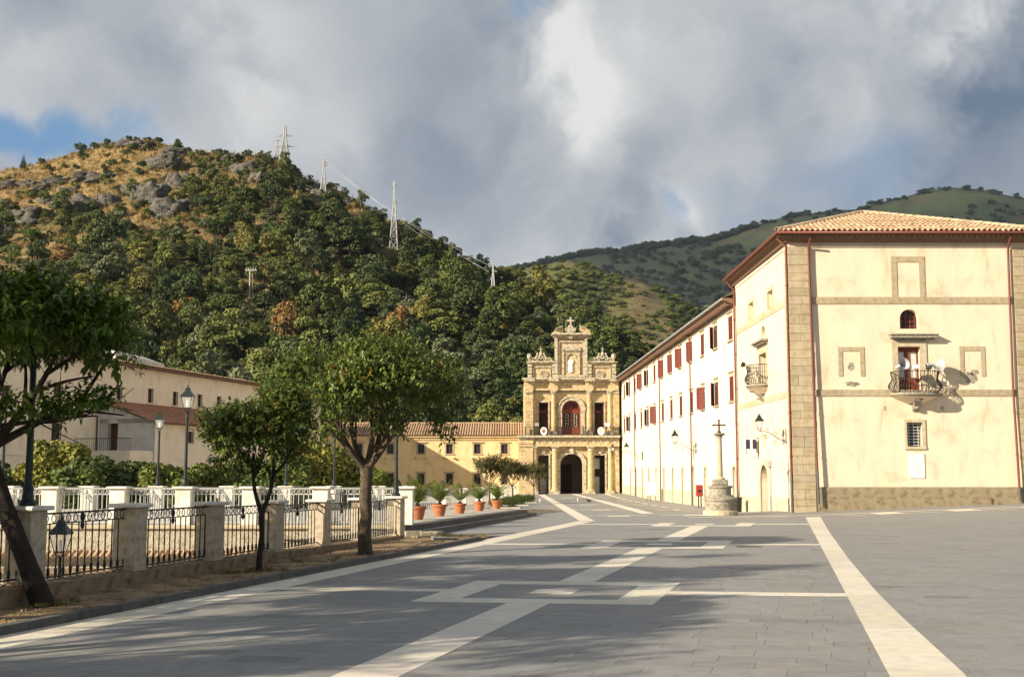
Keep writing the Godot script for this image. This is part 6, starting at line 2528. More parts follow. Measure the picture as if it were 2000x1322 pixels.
func build_garden_trees():
	# the thick pale tree beside the last fence panels
	rng.seed = 301
	var at3 := G(713, 1087)
	var t := thing("shade_tree", "leafy round-headed tree with thick pale trunk on sunlit soil", "tree", at3)
	var b := MB.new()
	b.tube([Vector3(0, -0.05, 0), Vector3(0.0, 0.12, 0), Vector3(-0.03, 0.5, 0.01), Vector3(0.015, 0.95, -0.01), Vector3(-0.02, 1.35, 0.01), Vector3(0.01, 1.75, 0), Vector3(0.0, 2.05, 0), Vector3(0, 2.2, 0)], [0.25, 0.175, 0.15, 0.14, 0.145, 0.135, 0.155, 0.13], 14)
	var ends := []
	for q in [[-0.85, 3.3, 0.3], [-0.45, 3.5, -0.6], [0.1, 3.6, 0.5], [0.55, 3.4, -0.3], [0.75, 3.15, 0.6], [-0.6, 3.1, 0.8], [0.25, 3.6, -0.8]]:
		limb(b, Vector3(q[0] * 0.05, 2.05, q[2] * 0.07), Vector3(q[0], q[1], q[2]), 0.085, 0.035, -0.05, 1, ends)
	part(t, "trunk", b, M.bark, true)
	var lob := lobes_in(Vector3(0.05, 3.9, 0), Vector3(2.4, 1.25, 2.1), 30, 0.38, 0.75)
	lob.append([Vector3(-1.85, 3.75, 0.1), Vector3(0.75, 0.7, 0.7)])
	lob.append([Vector3(1.75, 3.75, 0.0), Vector3(0.65, 0.7, 0.7)])
	lob.append([Vector3(1.75, 3.0, 0.2), Vector3(0.35, 0.45, 0.4)])
	lob.append([Vector3(-0.9, 2.95, 0.5), Vector3(0.5, 0.35, 0.5)])
	lob.append([Vector3(0.6, 3.0, 0.7), Vector3(0.5, 0.3, 0.4)])
	lob.append([Vector3(-1.6, 3.2, 0.2), Vector3(0.4, 0.4, 0.4)])
	part(t, "crown", leaf_crown(lob, 3100, 10, 0.14, Color(0.065, 0.10, 0.018), Color(0.19, 0.235, 0.06), Color(0.24, 0.13, 0.02), 0.035), M.leaf)
	# the thin forked tree
	rng.seed = 302
	var at2 := G(505, 1122)
	t = thing("shade_tree", "thin forked dark tree standing in front of the black fence", "tree", at2)
	b = MB.new()
	b.tube([Vector3(0, -0.05, 0), Vector3(0.0, 0.3, 0), Vector3(0.04, 0.75, 0), Vector3(0.02, 1.1, 0), Vector3(0.05, 1.25, 0)], [0.075, 0.055, 0.05, 0.055, 0.05], 10)
	ends = []
	limb(b, Vector3(0.03, 1.15, 0), Vector3(-0.12, 2.3, 0.15), 0.045, 0.03, 0.0, 2, ends)
	limb(b, Vector3(0.05, 1.2, 0), Vector3(0.2, 2.35, -0.1), 0.045, 0.03, 0.0, 2, ends)
	limb(b, Vector3(0.0, 2.0, 0), Vector3(-0.7, 2.6, 0.3), 0.025, 0.015, 0.0, 1, ends)
	part(t, "trunk", b, M.bark_dark, true)
	lob = lobes_in(Vector3(-0.1, 2.65, 0), Vector3(1.1, 1.0, 1.05), 16, 0.32, 0.55)
	lob.append([Vector3(0.4, 3.25, 0), Vector3(0.55, 0.5, 0.55)])
	lob.append([Vector3(-0.6, 2.25, 0.1), Vector3(0.42, 0.5, 0.4)])
	part(t, "crown", leaf_crown(lob, 1350, 10, 0.125, Color(0.050, 0.080, 0.013), Color(0.14, 0.18, 0.038), Color(0.18, 0.10, 0.02), 0.03), M.leaf)
	# the leaning tree
	rng.seed = 303
	var at1 := G(80, 1188)
	t = thing("shade_tree", "leaning dark trunk under a heavy dark green crown", "tree", at1)
	b = MB.new()
	b.tube([Vector3(0.06, -0.06, 0.05), Vector3(0.0, 0.08, 0), Vector3(-0.22, 0.6, 0), Vector3(-0.62, 1.4, -0.1), Vector3(-0.95, 2.2, -0.2), Vector3(-0.9, 2.7, -0.2)], [0.26, 0.17, 0.135, 0.125, 0.115, 0.10], 14)
	ends = []
	for q in [[-2.2, 3.6, 0.3], [-0.9, 3.8, -0.8], [0.2, 3.6, 0.4], [0.6, 3.2, -0.5], [-1.4, 3.5, 0.9]]:
		limb(b, Vector3(-0.93, 2.3, -0.2), Vector3(q[0], q[1], q[2]), 0.07, 0.03, -0.05, 1, ends)
	limb(b, Vector3(-0.9, 2.6, -0.2), Vector3(0.75, 2.75, 0.2), 0.04, 0.012, 0.15, 1, ends)
	part(t, "trunk", b, M.bark_dark, true)
	lob = lobes_in(Vector3(-0.6, 3.95, 0), Vector3(1.75, 0.85, 1.7), 24, 0.3, 0.6)
	lob.append([Vector3(0.85, 3.75, 0), Vector3(0.45, 0.5, 0.45)])
	lob.append([Vector3(0.7, 2.95, 0.2), Vector3(0.4, 0.2, 0.3)])
	lob.append([Vector3(0.1, 2.85, 0.3), Vector3(0.4, 0.25, 0.35)])
	lob.append([Vector3(-0.8, 2.9, 0.2), Vector3(0.35, 0.22, 0.35)])
	part(t, "crown", leaf_crown(lob, 2100, 10, 0.14, Color(0.045, 0.088, 0.010), Color(0.125, 0.19, 0.025), Color(0.12, 0.14, 0.02), 0.05), M.leaf)
	# more of the row, outside the picture: their shade falls across the paving
	for q in [[11.9, 0.7, "second"]]:
		var x: float = (kerb_x(q[0]) + fence_x(q[0])) / 2
		copy(t, V(x, soil_y(x, q[0]), q[0]), q[1], "%s leaning tree of the row on the soil strip" % q[2])
	rng.seed = 305
	var yt: Node3D = null
	for q in [[-14.4, 14.0, 1.2, 1.25, "tall"], [-12.4, 8.0, 3.0, 1.1, "second tall"], [-16.2, 17.6, 5.0, 1.1, "third tall"], [-14.6, 19.6, 2.4, 1.0, "fourth tall"]]:
		var label: String = "%s loose-crowned tree standing in the sunken yard" % q[4]
		if yt == null:
			yt = thing("yard_tree", label, "tree", Vector3.ZERO)
			b = MB.new()
			b.tube([Vector3(0, -0.1, 0), Vector3(0.05, 1.5, 0), Vector3(-0.05, 3.2, 0.05), Vector3(0.05, 4.6, 0)], [0.26, 0.17, 0.14, 0.1], 10)
			ends = []
			for i in 9:
				var an := TAU * i / 9 + rng.randf_range(-0.2, 0.2)
				var rr := rng.randf_range(1.6, 2.7)
				limb(b, Vector3(0, 2.9 + 0.18 * i, 0), Vector3(cos(an) * rr, 4.3 + rng.randf_range(-0.3, 2.2), sin(an) * rr), 0.07, 0.025, 0.1, 2, ends)
			part(yt, "trunk", b, M.bark_dark, true)
			lob = []
			for e in ends:
				lob.append([e, Vector3(0.42, 0.26, 0.42) * rng.randf_range(0.7, 1.5)])
			part(yt, "crown", leaf_crown(lob, 2600, 10, 0.15, Color(0.045, 0.085, 0.010), Color(0.11, 0.17, 0.022), Color(0.12, 0.14, 0.02), 0.05), M.leaf)
		var o: Node3D = yt if q[4] == "tall" else copy(yt, Vector3.ZERO, 0.0, label)
		o.position = V(q[0], -1.75, q[1])
		o.rotation.y = q[2]
		o.scale = Vector3.ONE * (q[3] as float)
	# small trees before the church
	rng.seed = 304
	for q in [[955.0, 963.0, 80.0, 1.0, "first"], [1000.0, 962.0, 88.0, 0.92, "middle"], [1042.0, 963.0, 95.0, 0.85, "last"]]:
		var p := W(q[0], q[1], q[2])
		p.y = -0.45
		var s: float = q[3]
		t = thing("small_tree", "small round orange tree above clipped hedges, %s of three toward the church" % q[4], "tree", p, "small trees by the church")
		b = MB.new()
		b.tube([Vector3(0, -0.1, 0), Vector3(0.05, 0.7, 0), Vector3(0.0, 1.3 * s, 0)], [0.07, 0.055, 0.05], 8)
		ends = []
		for i in 5:
			var a := TAU * i / 5
			limb(b, Vector3(0, 1.2 * s, 0), Vector3(cos(a) * 0.7, 2.1 * s, sin(a) * 0.7), 0.035, 0.015, 0.0, 1, ends)
		part(t, "trunk", b, M.bark, true)
		part(t, "crown", leaf_crown(lobes_in(Vector3(0, 2.35 * s, 0), Vector3(1.45, 0.95, 1.4) * s, 9, 0.4, 0.6), 420, 8, 0.2, Color(0.06, 0.065, 0.022), Color(0.13, 0.13, 0.05), Color(0.20, 0.13, 0.03), 0.15), M.leaf)
	var hd: Node3D = null
	for q in [[985.0, 967.0, 72.0], [1004.0, 965.0, 79.0], [1022.0, 963.0, 87.0]]:
		var p := W(q[0], q[1], q[2])
		p.y = terr_y(q[2]) - 0.02
		if hd == null:
			hd = thing("box_hedge", "low clipped box hedge in a stone bed below the small trees", "hedge", p, "clipped hedges by the church")
			var e := MB.new()
			e.bevel(Vector3(-0.95, 0, -1.6), Vector3(0.95, 0.16, 1.6), 0.03)
			part(hd, "bed", e, M.terrace, true)
			var lo := []
			for i in 10:
				for j in 2:
					lo.append([Vector3(-0.4 + j * 0.8, 0.38, -1.35 + i * 0.3), Vector3(0.45, 0.24, 0.3)])
			part(hd, "foliage", leaf_crown(lo, 700, 7, 0.09, Color(0.03, 0.05, 0.01), Color(0.07, 0.10, 0.02), Color(0.1, 0.1, 0.02), 0.1), M.leaf)
		else:
			copy(hd, p)

# clumps of leaves too small to tell apart: crowns for bushes and the trees of the hill
func clump_crown(lobes: Array, n: int, size: float, flat := 0.0) -> ArrayMesh:
	var vs := PackedVector3Array()
	var ns := PackedVector3Array()
	var cs := PackedColorArray()
	var ix := PackedInt32Array()
	var sum := 0.0
	for q in lobes:
		sum += q[1].x * q[1].x
	for i in n:
		var r := rng.randf() * sum
		var lobe: Array = lobes[0]
		for q in lobes:
			r -= q[1].x * q[1].x
			if r <= 0.0:
				lobe = q
				break
		var d := rand_dir()
		if d.y < -0.5:
			d.y = -d.y
		var p: Vector3 = lobe[0] + d * lobe[1] * pow(rng.randf_range(0.35, 1.0), 0.4)
		var nr := (d * 0.8 + rand_dir() * 0.75 + Vector3(0, 0.2 + flat, 0)).normalized()
		var tg := nr.cross(rand_dir()).normalized()
		var j := rng.randf_range(0.7, 1.3)
		var s := size * rng.randf_range(0.6, 1.35)
		leaf(vs, ns, cs, ix, p - tg * s * 0.5, tg, nr, s, s * 0.42, Color(j * rng.randf_range(0.92, 1.1), j, j * rng.randf_range(0.8, 1.1)))
	return array_mesh(vs, ns, cs, ix)

func leaf_tint(c: Color) -> StandardMaterial3D:
	var m: StandardMaterial3D = M.hill_leaf.duplicate()
	m.albedo_color = c.linear_to_srgb()
	return m

func build_bushes():
	rng.seed = 401
	# bushes between the railing and the houses: seen at, top, distance, half width, tint
	var tints := [leaf_tint(Color(0.13, 0.155, 0.028)), leaf_tint(Color(0.07, 0.095, 0.02)), leaf_tint(Color(0.21, 0.21, 0.035)), leaf_tint(Color(0.10, 0.135, 0.03))]
	var n := 0
	for q in [[20, 905, 72, 1.9, 1, "dark bush beside the ground-floor manor window"], [118, 842, 70, 2.4, 2, "yellow-green feathery tree before the manor wall"], [205, 890, 66, 2.3, 1, "dark low bush under the manor drainpipe"], [262, 885, 68, 2.2, 1, "dark bush under the manor terrace rail"],
		[330, 905, 64, 1.8, 0, "mid green bush between two lamp posts"], [395, 905, 66, 1.7, 0, "mid green bush under the annex window"], [455, 895, 70, 2.0, 1, "dark bush behind the thin forked tree"], [540, 880, 72, 2.3, 3, "green bush beside the slim lamp post"],
		[610, 852, 76, 3.0, 2, "tall yellow-green tree before the ochre house"], [655, 858, 80, 2.6, 0, "broad green tree behind the thick trunk"], [700, 895, 78, 2.2, 3, "green bush behind the thick pale trunk"], [735, 905, 74, 1.5, 0, "small bush beside the lamp at the fence end"], [755, 925, 76, 1.2, 3, "low bush where the ochre house begins"], [570, 905, 64, 1.8, 0, "low mid green bush at the white railing"], [490, 915, 62, 1.5, 3, "low bush at the white railing near the forked tree"], [160, 915, 62, 1.7, 3, "low bush at the railing under the yellow-green tree"], [-60, 880, 74, 2.6, 1, "dark bush beside the manor corner"]]:
		var top := W(q[0], q[1], q[2])
		var foot := -1.6
		var hh := top.y - foot
		var w: float = q[3]
		var t := thing("garden_bush", q[5], "bush", Vector3(top.x, foot, top.z))
		var b := MB.new()
		for i in 4:
			var a := TAU * i / 4 + rng.randf()
			b.tube([Vector3(0, -0.5, 0), Vector3(cos(a) * 0.2, hh * 0.4, sin(a) * 0.2), Vector3(cos(a) * w * 0.5, hh * 0.75, sin(a) * w * 0.5)], [0.08, 0.05, 0.015], 6)
		part(t, "trunk", b, M.bark_dark, true)
		var lob := [[Vector3(0, hh * 0.55, 0), Vector3(w * 0.8, hh * 0.36, w * 0.8)]]
		for i in 11:
			var a := rng.randf() * TAU
			var e := rng.randf_range(0.2, 0.88)
			var r := w * rng.randf_range(0.25, 0.42)
			var k := sqrt(maxf(0.0, 1.0 - pow((e - 0.45) / 0.6, 2.0))) * w * 0.75
			lob.append([Vector3(cos(a) * k, hh * e, sin(a) * k), Vector3(r, r * 0.85, r)])
		part(t, "crown", clump_crown(lob, int(1500 * w), 0.26), tints[q[4]])
		n += 1

# ------------------------------------------------------------------ what grows on the hills
func tree_kind(k: int) -> Array:                     # [trunk mesh, crown mesh], about 6 m tall, standing at the origin
	var b := MB.new()
	var lob := []
	if k < 4:                                        # broad crowns
		var h := [5.2, 6.0, 4.4, 6.6][k] as float
		b.tube([Vector3(0, -1.0, 0), Vector3(0.1, h * 0.35, 0.05), Vector3(0, h * 0.6, 0)], [0.17, 0.12, 0.07], 6)
		for i in 4:
			var a := TAU * i / 4 + rng.randf()
			b.tube([Vector3(0.05, h * 0.35, 0), Vector3(cos(a) * 1.2, h * 0.68, sin(a) * 1.2)], [0.08, 0.02], 5)
		lob.append([Vector3(0, h * 0.62, 0), Vector3(1.7, h * 0.27, 1.7)])
		for i in 15:
			var a := rng.randf() * TAU
			var e := rng.randf_range(0.30, 0.98)
			var r := rng.randf_range(0.4, 1.05)
			var w := 2.1 * sqrt(maxf(0.05, 1.0 - pow((e - 0.55) / 0.5, 2.0)))
			lob.append([Vector3(cos(a) * w * 0.8, h * e, sin(a) * w * 0.8), Vector3(r * rng.randf_range(0.7, 1.3), r * rng.randf_range(0.55, 1.0), r)])
		return [b.mesh(), clump_crown(lob, 2300, 0.31, 0.25)]
	if k == 4:                                       # low scrub
		b.tube([Vector3(0, -0.6, 0), Vector3(0, 0.5, 0)], [0.08, 0.03], 5)
		for i in 6:
			var a := rng.randf() * TAU
			lob.append([Vector3(cos(a) * 0.7, rng.randf_range(0.3, 0.9), sin(a) * 0.7), Vector3(0.6, 0.5, 0.6)])
		return [b.mesh(), clump_crown(lob, 420, 0.28, 0.2)]
	if k == 5:                                       # cypress
		b.tube([Vector3(0, -1.0, 0), Vector3(0, 7.0, 0)], [0.15, 0.03], 6)
		for i in 12:
			var y := 0.8 + i * 0.62
			var r := 0.75 * (1.0 - pow(i / 12.5, 2.0)) + 0.08
			lob.append([Vector3(rng.randf_range(-0.1, 0.1), y, rng.randf_range(-0.1, 0.1)), Vector3(r, 0.6, r)])
		return [b.mesh(), clump_crown(lob, 1100, 0.30)]
	if k == 6:                                       # fir: tiers of boughs
		b.tube([Vector3(0, -1.0, 0), Vector3(0, 8.0, 0)], [0.18, 0.03], 6)
		for i in 11:
			var y := 0.9 + i * 0.68
			var w := 2.3 * (1.0 - i / 11.6)
			for j in 7:
				var a := TAU * j / 7 + i
				lob.append([Vector3(cos(a) * w * 0.62, y - w * 0.12, sin(a) * w * 0.62), Vector3(w * 0.42, 0.22, w * 0.42)])
		return [b.mesh(), clump_crown(lob, 1900, 0.34, 0.6)]
	# umbrella pine: layered pads on a bare trunk
	b.tube([Vector3(0, -1.0, 0), Vector3(-0.2, 2.0, 0), Vector3(0.1, 4.0, 0), Vector3(0, 6.0, 0)], [0.14, 0.11, 0.09, 0.05], 6)
	for q in [[0.0, 6.6, 1.3], [-0.9, 5.6, 1.2], [0.9, 5.4, 1.2], [0.2, 4.7, 1.6], [-0.7, 4.1, 1.1], [0.8, 3.9, 1.0]]:
		lob.append([Vector3(q[0], q[1], 0), Vector3(q[2], 0.45, q[2])])
	return [b.mesh(), clump_crown(lob, 1100, 0.36, 0.6)]

func wood_tint() -> Color:
	var r := rng.randf()
	var c := Color(0.036, 0.050, 0.016)
	if r < 0.30:
		c = Color(0.058, 0.074, 0.018)
	elif r < 0.52:
		c = Color(0.088, 0.100, 0.026)
	elif r < 0.66:
		c = Color(0.080, 0.090, 0.046)
	elif r < 0.72:
		c = Color(0.12, 0.112, 0.03)
	elif r < 0.735:
		c = Color(0.14, 0.085, 0.03)
	var j := rng.randf_range(0.75, 1.35) * 1.75
	return Color(c.r * j, c.g * j, c.b * j)

func build_hill_vegetation():
	rng.seed = 501
	var kinds := []
	for k in 8:
		kinds.append(tree_kind(k))
	var mats := []
	for c in [Color(0.036, 0.050, 0.016), Color(0.056, 0.078, 0.018), Color(0.086, 0.100, 0.026), Color(0.078, 0.092, 0.046), Color(0.045, 0.060, 0.02), Color(0.10, 0.098, 0.03)]:
		mats.append(leaf_tint(c * 1.8))
	# broad-leaved wood of the hill
	var spots := []
	var tries := 0
	while tries < 8000:
		tries += 1
		var px := rng.randf_range(-420, 1420)
		var t := pow(rng.randf(), 1.1) * 0.99
		var open := dry(px, t)
		var p := hill_at(HILL, px, t)
		if patches.get_noise_2d(p.x * 0.8 + 50.0, p.z * 0.8) > 0.30 and t > 0.12 and px < 800:
			open = maxf(open, 0.6)
		if rng.randf() < open * 1.15:
			continue
		var py := lerpf(905.0, along(HILL.crest, px), pow(t, 0.92))
		var hidden := false
		for q in [[488.0, 578.0], [520.0, 578.0], [769.0, 486.0], [631.0, 384.0], [963.0, 578.0], [793.0, 590.0]]:   # clearings at the feet of poles and pylons
			hidden = hidden or absf(px - q[0]) < 26.0 and py > q[1] - 12.0 and py < q[1] + 62.0
		if hidden:
			continue
		var s := 0.42 + 1.1 * pow(rng.randf(), 1.6)
		if t > 0.86:
			s *= 0.6
		if px < 520 and t > 0.6:
			s *= 0.72
		var ok := true
		for q in spots:
			var dx: float = q[0].x - p.x
			var dz: float = q[0].z - p.z
			var rr: float = 2.5 * (q[1] + s) * 0.46
			if dx * dx + dz * dz < rr * rr:
				ok = false
				break
		if ok:
			spots.append([p, s, px, t])
	spots.sort_custom(func(a, c): return absf(a[2] - 600.0) * 0.12 - a[0].z < absf(c[2] - 600.0) * 0.12 - c[0].z)
	var ts := [[], [], [], []]
	var cs := [[], [], [], []]
	var proto := {}
	var count := 0
	for q in spots:
		var k := rng.randi() % 4
		var turn := rng.randf() * TAU
		var s: float = q[1]
		var sy := s * rng.randf_range(0.7, 1.3)
		var visible: bool = q[2] > -20 and q[2] < 1300
		if visible and count < 300:
			var mi := rng.randi() % 6
			var key := "%d_%d" % [k, mi]
			var look: String = ["dark green", "fresh green", "olive green", "grey-green", "deep green", "yellowing"][mi] + [" broad", " tall", " squat", " high-crowned"][k]
			var o: Node3D
			if not proto.has(key):
				o = thing("hillside_tree", look + " tree in the wood on the lower hillside", "tree", q[0], look + " trees of the lower hillside wood")
				part(o, "trunk", kinds[k][0], M.bark_dark)
				part(o, "crown", kinds[k][1], mats[mi])
				proto[key] = o
			else:
				o = copy_as("hillside_tree", proto[key], q[0])
			o.rotation.y = turn
			o.scale = Vector3(s * rng.randf_range(0.8, 1.25), sy, s * rng.randf_range(0.8, 1.25))
			o.rotation.z = rng.randf_range(-0.1, 0.1)
			count += 1
		else:
			ts[k].append(Transform3D(Basis(Vector3.UP, turn).scaled(Vector3(s * rng.randf_range(0.8, 1.25), sy, s * rng.randf_range(0.8, 1.25))), q[0]))
			cs[k].append(wood_tint())
	var wood := setting_stuff("hillside_wood", "dense green wood covering the upper slopes of the rocky hill", "woodland")
	for k in 4:
		many(kinds[k][1], M.hill_leaf, ts[k], cs[k], "tree_crowns", wood)
		many(kinds[k][0], M.bark_dark, ts[k], [], "tree_trunks", wood)
	# scrub
	var st := []
	var sc := []
	for i in 1850:
		var px := rng.randf_range(-420, 1400)
		var t := rng.randf_range(0.03, 1.0)
		if i > 1500:
			px = rng.randf_range(-60, 450)
			t = rng.randf_range(0.7, 1.0)
		if rng.randf() < dry(px, t) * 0.6:
			continue
		var s := rng.randf_range(0.6, 1.5)
		st.append(Transform3D(Basis(Vector3.UP, rng.randf() * TAU).scaled(Vector3(s, s, s)), hill_at(HILL, px, t)))
		sc.append(wood_tint())
	var scrub := setting_stuff("hill_scrub", "low scrub bushes scattered over the rocky hill", "scrub")
	many(kinds[4][1], M.hill_leaf, st, sc, "scrub_bushes", scrub)
	st = []
	sc = []
	for i in 4200:
		var px := rng.randf_range(900, 1500)
		var t := rng.randf_range(0.05, 1.0)
		var p := hill_at(SPUR, px, t)
		if patches.get_noise_2d(p.x * 0.35, p.z * 0.35 + p.y) > rng.randf_range(-0.3, 0.4):
			continue
		var s := rng.randf_range(0.45, 1.5)
		st.append(Transform3D(Basis(Vector3.UP, rng.randf() * TAU).scaled(Vector3(s * 1.3, s, s * 1.3)), p))
		sc.append(wood_tint() * 1.15)
	for i in 260:
		var px := rng.randf_range(1330, 1560)
		var s := rng.randf_range(1.0, 2.2)
		st.append(Transform3D(Basis(Vector3.UP, rng.randf() * TAU).scaled(Vector3(s * 1.3, s, s * 1.3)), hill_at(SPUR2, px, rng.randf_range(0.2, 1.0))))
		sc.append(wood_tint())
	scrub = setting_stuff("spur_scrub", "green scrub dotted over the bare sunlit hill behind the church", "scrub")
	many(kinds[4][1], M.hill_leaf, st, sc, "scrub_bushes", scrub)
	# wood on the crest and flanks of the far mountain
	st = []
	sc = []
	for i in 2600:
		var px := rng.randf_range(850, 2150)
		var crest := rng.randf() < 0.3
		var t := rng.randf_range(0.985, 1.0) if crest else rng.randf_range(0.25, 1.0)
		var p := hill_at(MOUNT, px, t)
		if not crest and patches.get_noise_2d(p.x * 0.06, p.z * 0.06 + p.y * 0.3) > -0.02:
			continue
		if crest and px > 1480 and rng.randf() < 0.8:
			continue
		var s := rng.randf_range(1.0, 2.0) * (0.8 if px > 1500 else 1.0)
		st.append(Transform3D(Basis(Vector3.UP, rng.randf() * TAU).scaled(Vector3(s * 1.5, s, s * 1.5)), p - Vector3(0, 1.0, 0)))
		sc.append(Color(0.022, 0.036, 0.014) * rng.randf_range(0.8, 1.5))  # the same cloud shade is put into this dark tint
	var mw := setting_stuff("mountain_wood", "wood on the crest of the far mountain, cloud shade put into its dark tint", "woodland")
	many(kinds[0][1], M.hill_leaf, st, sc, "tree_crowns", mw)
	# dry grass
	var b := MB.new()
	for i in 16:
		var a := rng.randf() * TAU
		var p := Vector3(cos(a), 0, sin(a)) * rng.randf_range(0, 0.5)
		var d := Vector3(cos(a) * 0.25, rng.randf_range(0.5, 0.9), sin(a) * 0.25)
		var s := Vector3(-sin(a), 0, cos(a)) * 0.05
		b.tri(p - s, p + s, p + d)
	var tuft := b.mesh()
	st = []
	sc = []
	for i in 16000:
		var px := rng.randf_range(-300, 900)
		var t := pow(rng.randf(), 0.55)
		if rng.randf() > dry(px, t) + 0.06:
			continue
		var s := rng.randf_range(0.7, 1.7)
		st.append(Transform3D(Basis(Vector3.UP, rng.randf() * TAU).scaled(Vector3(s, s, s)), hill_at(HILL, px, t)))
		sc.append(Color(0.42, 0.29, 0.12).lerp(Color(0.26, 0.19, 0.08), rng.randf()) * rng.randf_range(0.8, 1.2))
	many(tuft, M.straw, st, sc, "dry_grass").set_meta("label", "dry golden grass on the upper hillside")
	# trees that stand out one by one: kind, place, height share, tint, label
	for q in [[6, 44, 0.995, 0.55, 4, "dark fir tree on the hill crest"], [2, 80, 0.99, 0.5, 3, "grey-green bush beside the fir on the hill crest"], [2, 155, 0.99, 0.75, 1, "round tree on the crest above the dry grass"], [2, 208, 0.99, 0.5, 1, "small round bush on the grassy crest"],
		[2, 250, 0.99, 0.42, 4, "dark bush on the summit rocks"], [1, 345, 0.985, 0.62, 1, "spreading tree behind the summit rocks"], [2, 484, 0.99, 0.5, 4, "bush on the rocks near the tall pylon"], [2, 440, 0.99, 0.4, 4, "low dark bush on the second summit"], [7, 256, 0.80, 0.85, 2, "umbrella pine with layered pads below the cliffs"],
		[6, 602, 0.57, 0.95, 4, "dark conical fir in the middle of the wood"], [5, 312, 0.60, 1.0, 4, "dark ivy-clad cypress on the slope"], [5, 392, 0.60, 1.0, 4, "thick dark cypress beside the utility pole"], [5, 420, 0.585, 0.85, 4, "slim dark cypress near the utility pole"], [5, 300, 0.55, 0.8, 4, "short dark cypress on the slope"],
		[0, 60, 0.71, 1.1, 1, "broad tree below the grey cliff"], [1, 225, 0.68, 1.1, 2, "light green tree with pale trunk below the cliffs"], [3, 1225, 0.5, 0.8, 2, "bright green tree beside the church attic"]]:
		var o := thing("standing_tree", q[5], "tree", hill_at(HILL, q[1], q[2]))
		part(o, "trunk", kinds[q[0]][0], M.bark if q[0] == 7 else M.bark_dark)
		part(o, "crown", kinds[q[0]][1], mats[q[4]])
		o.rotation.y = rng.randf() * TAU
		o.scale = Vector3.ONE * (q[3] as float)
	# grey rocks
	var ri := 0
	for q in [[55, 410, 110, 60], [8, 445, 70, 45], [165, 388, 95, 66], [212, 378, 62, 56], [105, 376, 66, 28], [292, 350, 95, 90], [330, 385, 85, 95], [347, 335, 66, 66], [255, 355, 46, 44], [320, 304, 85, 50], [345, 290, 66, 34], [280, 276, 66, 20], [245, 277, 46, 18], [60, 352, 60, 24], [28, 357, 60, 22], [110, 347, 80, 26], [170, 335, 66, 28], [203, 338, 76, 30], [140, 362, 60, 20], [85, 362, 50, 20],
		[480, 318, 66, 44], [505, 333, 44, 44], [530, 308, 34, 22], [612, 356, 44, 44], [625, 370, 44, 36], [680, 386, 34, 24], [770, 418, 34, 24], [800, 424, 50, 26], [828, 438, 40, 28], [452, 302, 46, 18]]:
		var p := hill_px(q[0], q[1] + q[3] * 0.35)
		var u := -p.z / F
		var o := rock(q[2] * u * 0.8, q[3] * u * 0.72, 900 + ri)
		o.position = p - Vector3(0, q[3] * u * 0.1, 0)
		o.rotation.y = rng.randf_range(-0.6, 0.6)
		ri += 1

func copy_as(called: String, o: Node3D, p: Vector3) -> Node3D:
	var c := o.duplicate()
	c.name = numbered(called)
	add_child(c)
	c.position = p
	return c

func setting_stuff(called: String, label: String, category: String) -> Node3D:
	var o := Node3D.new()
	o.name = numbered(called)
	o.set_meta("kind", "stuff")
	o.set_meta("label", label)
	o.set_meta("category", category)
	add_child(o)
	return o

func rock(w: float, h: float, sd2: int) -> Node3D:
	var nz := FastNoiseLite.new()
	nz.seed = sd2
	nz.noise_type = FastNoiseLite.TYPE_CELLULAR
	nz.frequency = 0.55
	nz.cellular_return_type = FastNoiseLite.RETURN_CELL_VALUE
	var n2 := FastNoiseLite.new()
	n2.seed = sd2
	n2.frequency = 0.9
	n2.fractal_octaves = 4
	var big := "large" if w > 7.0 else "middling" if w > 4.6 else "small"
	var t := thing("rock_outcrop", big + " grey weathered rock outcrop on the dry upper hillside", "rock", Vector3.ZERO, big + " rock outcrops of the hill")
	var st := SurfaceTool.new()
	st.begin(Mesh.PRIMITIVE_TRIANGLES)
	var rows := 18
	var seg := 28
	for i in rows + 1:
		var a := PI * i / rows - PI / 2
		for k in seg:
			var u := TAU * k / seg
			var d := Vector3(cos(u) * cos(a), sin(a), sin(u) * cos(a))
			var bx := d / maxf(maxf(absf(d.x), absf(d.y)), absf(d.z))
			var s := d.lerp(bx, 0.6)
			var r := 1.0 + nz.get_noise_3dv(d * 3.2 + Vector3(sd2, 0, 0)) * 0.24 + n2.get_noise_3dv(d * 2.4 + Vector3(0, sd2, 0)) * 0.5
			st.set_color(Color.WHITE)
			st.add_vertex(s * r * Vector3(w, h, w * 0.7) * 0.5)
	for i in rows:
		for k in seg:
			var l := (k + 1) % seg
			st.add_index(i * seg + k); st.add_index(i * seg + l); st.add_index((i + 1) * seg + k)
			st.add_index(i * seg + l); st.add_index((i + 1) * seg + l); st.add_index((i + 1) * seg + k)
	st.deindex()
	st.generate_normals()
	part(t, "rock", st.commit(), M.rock)
	return t

# ------------------------------------------------------------------ pylons and poles
func hill_px(px: float, py: float) -> Vector3:
	var top := along(HILL.crest, px)
	return hill_at(HILL, px, pow(clampf((905.0 - py) / (905.0 - top), 0.0, 1.0), 1.0 / 0.92))

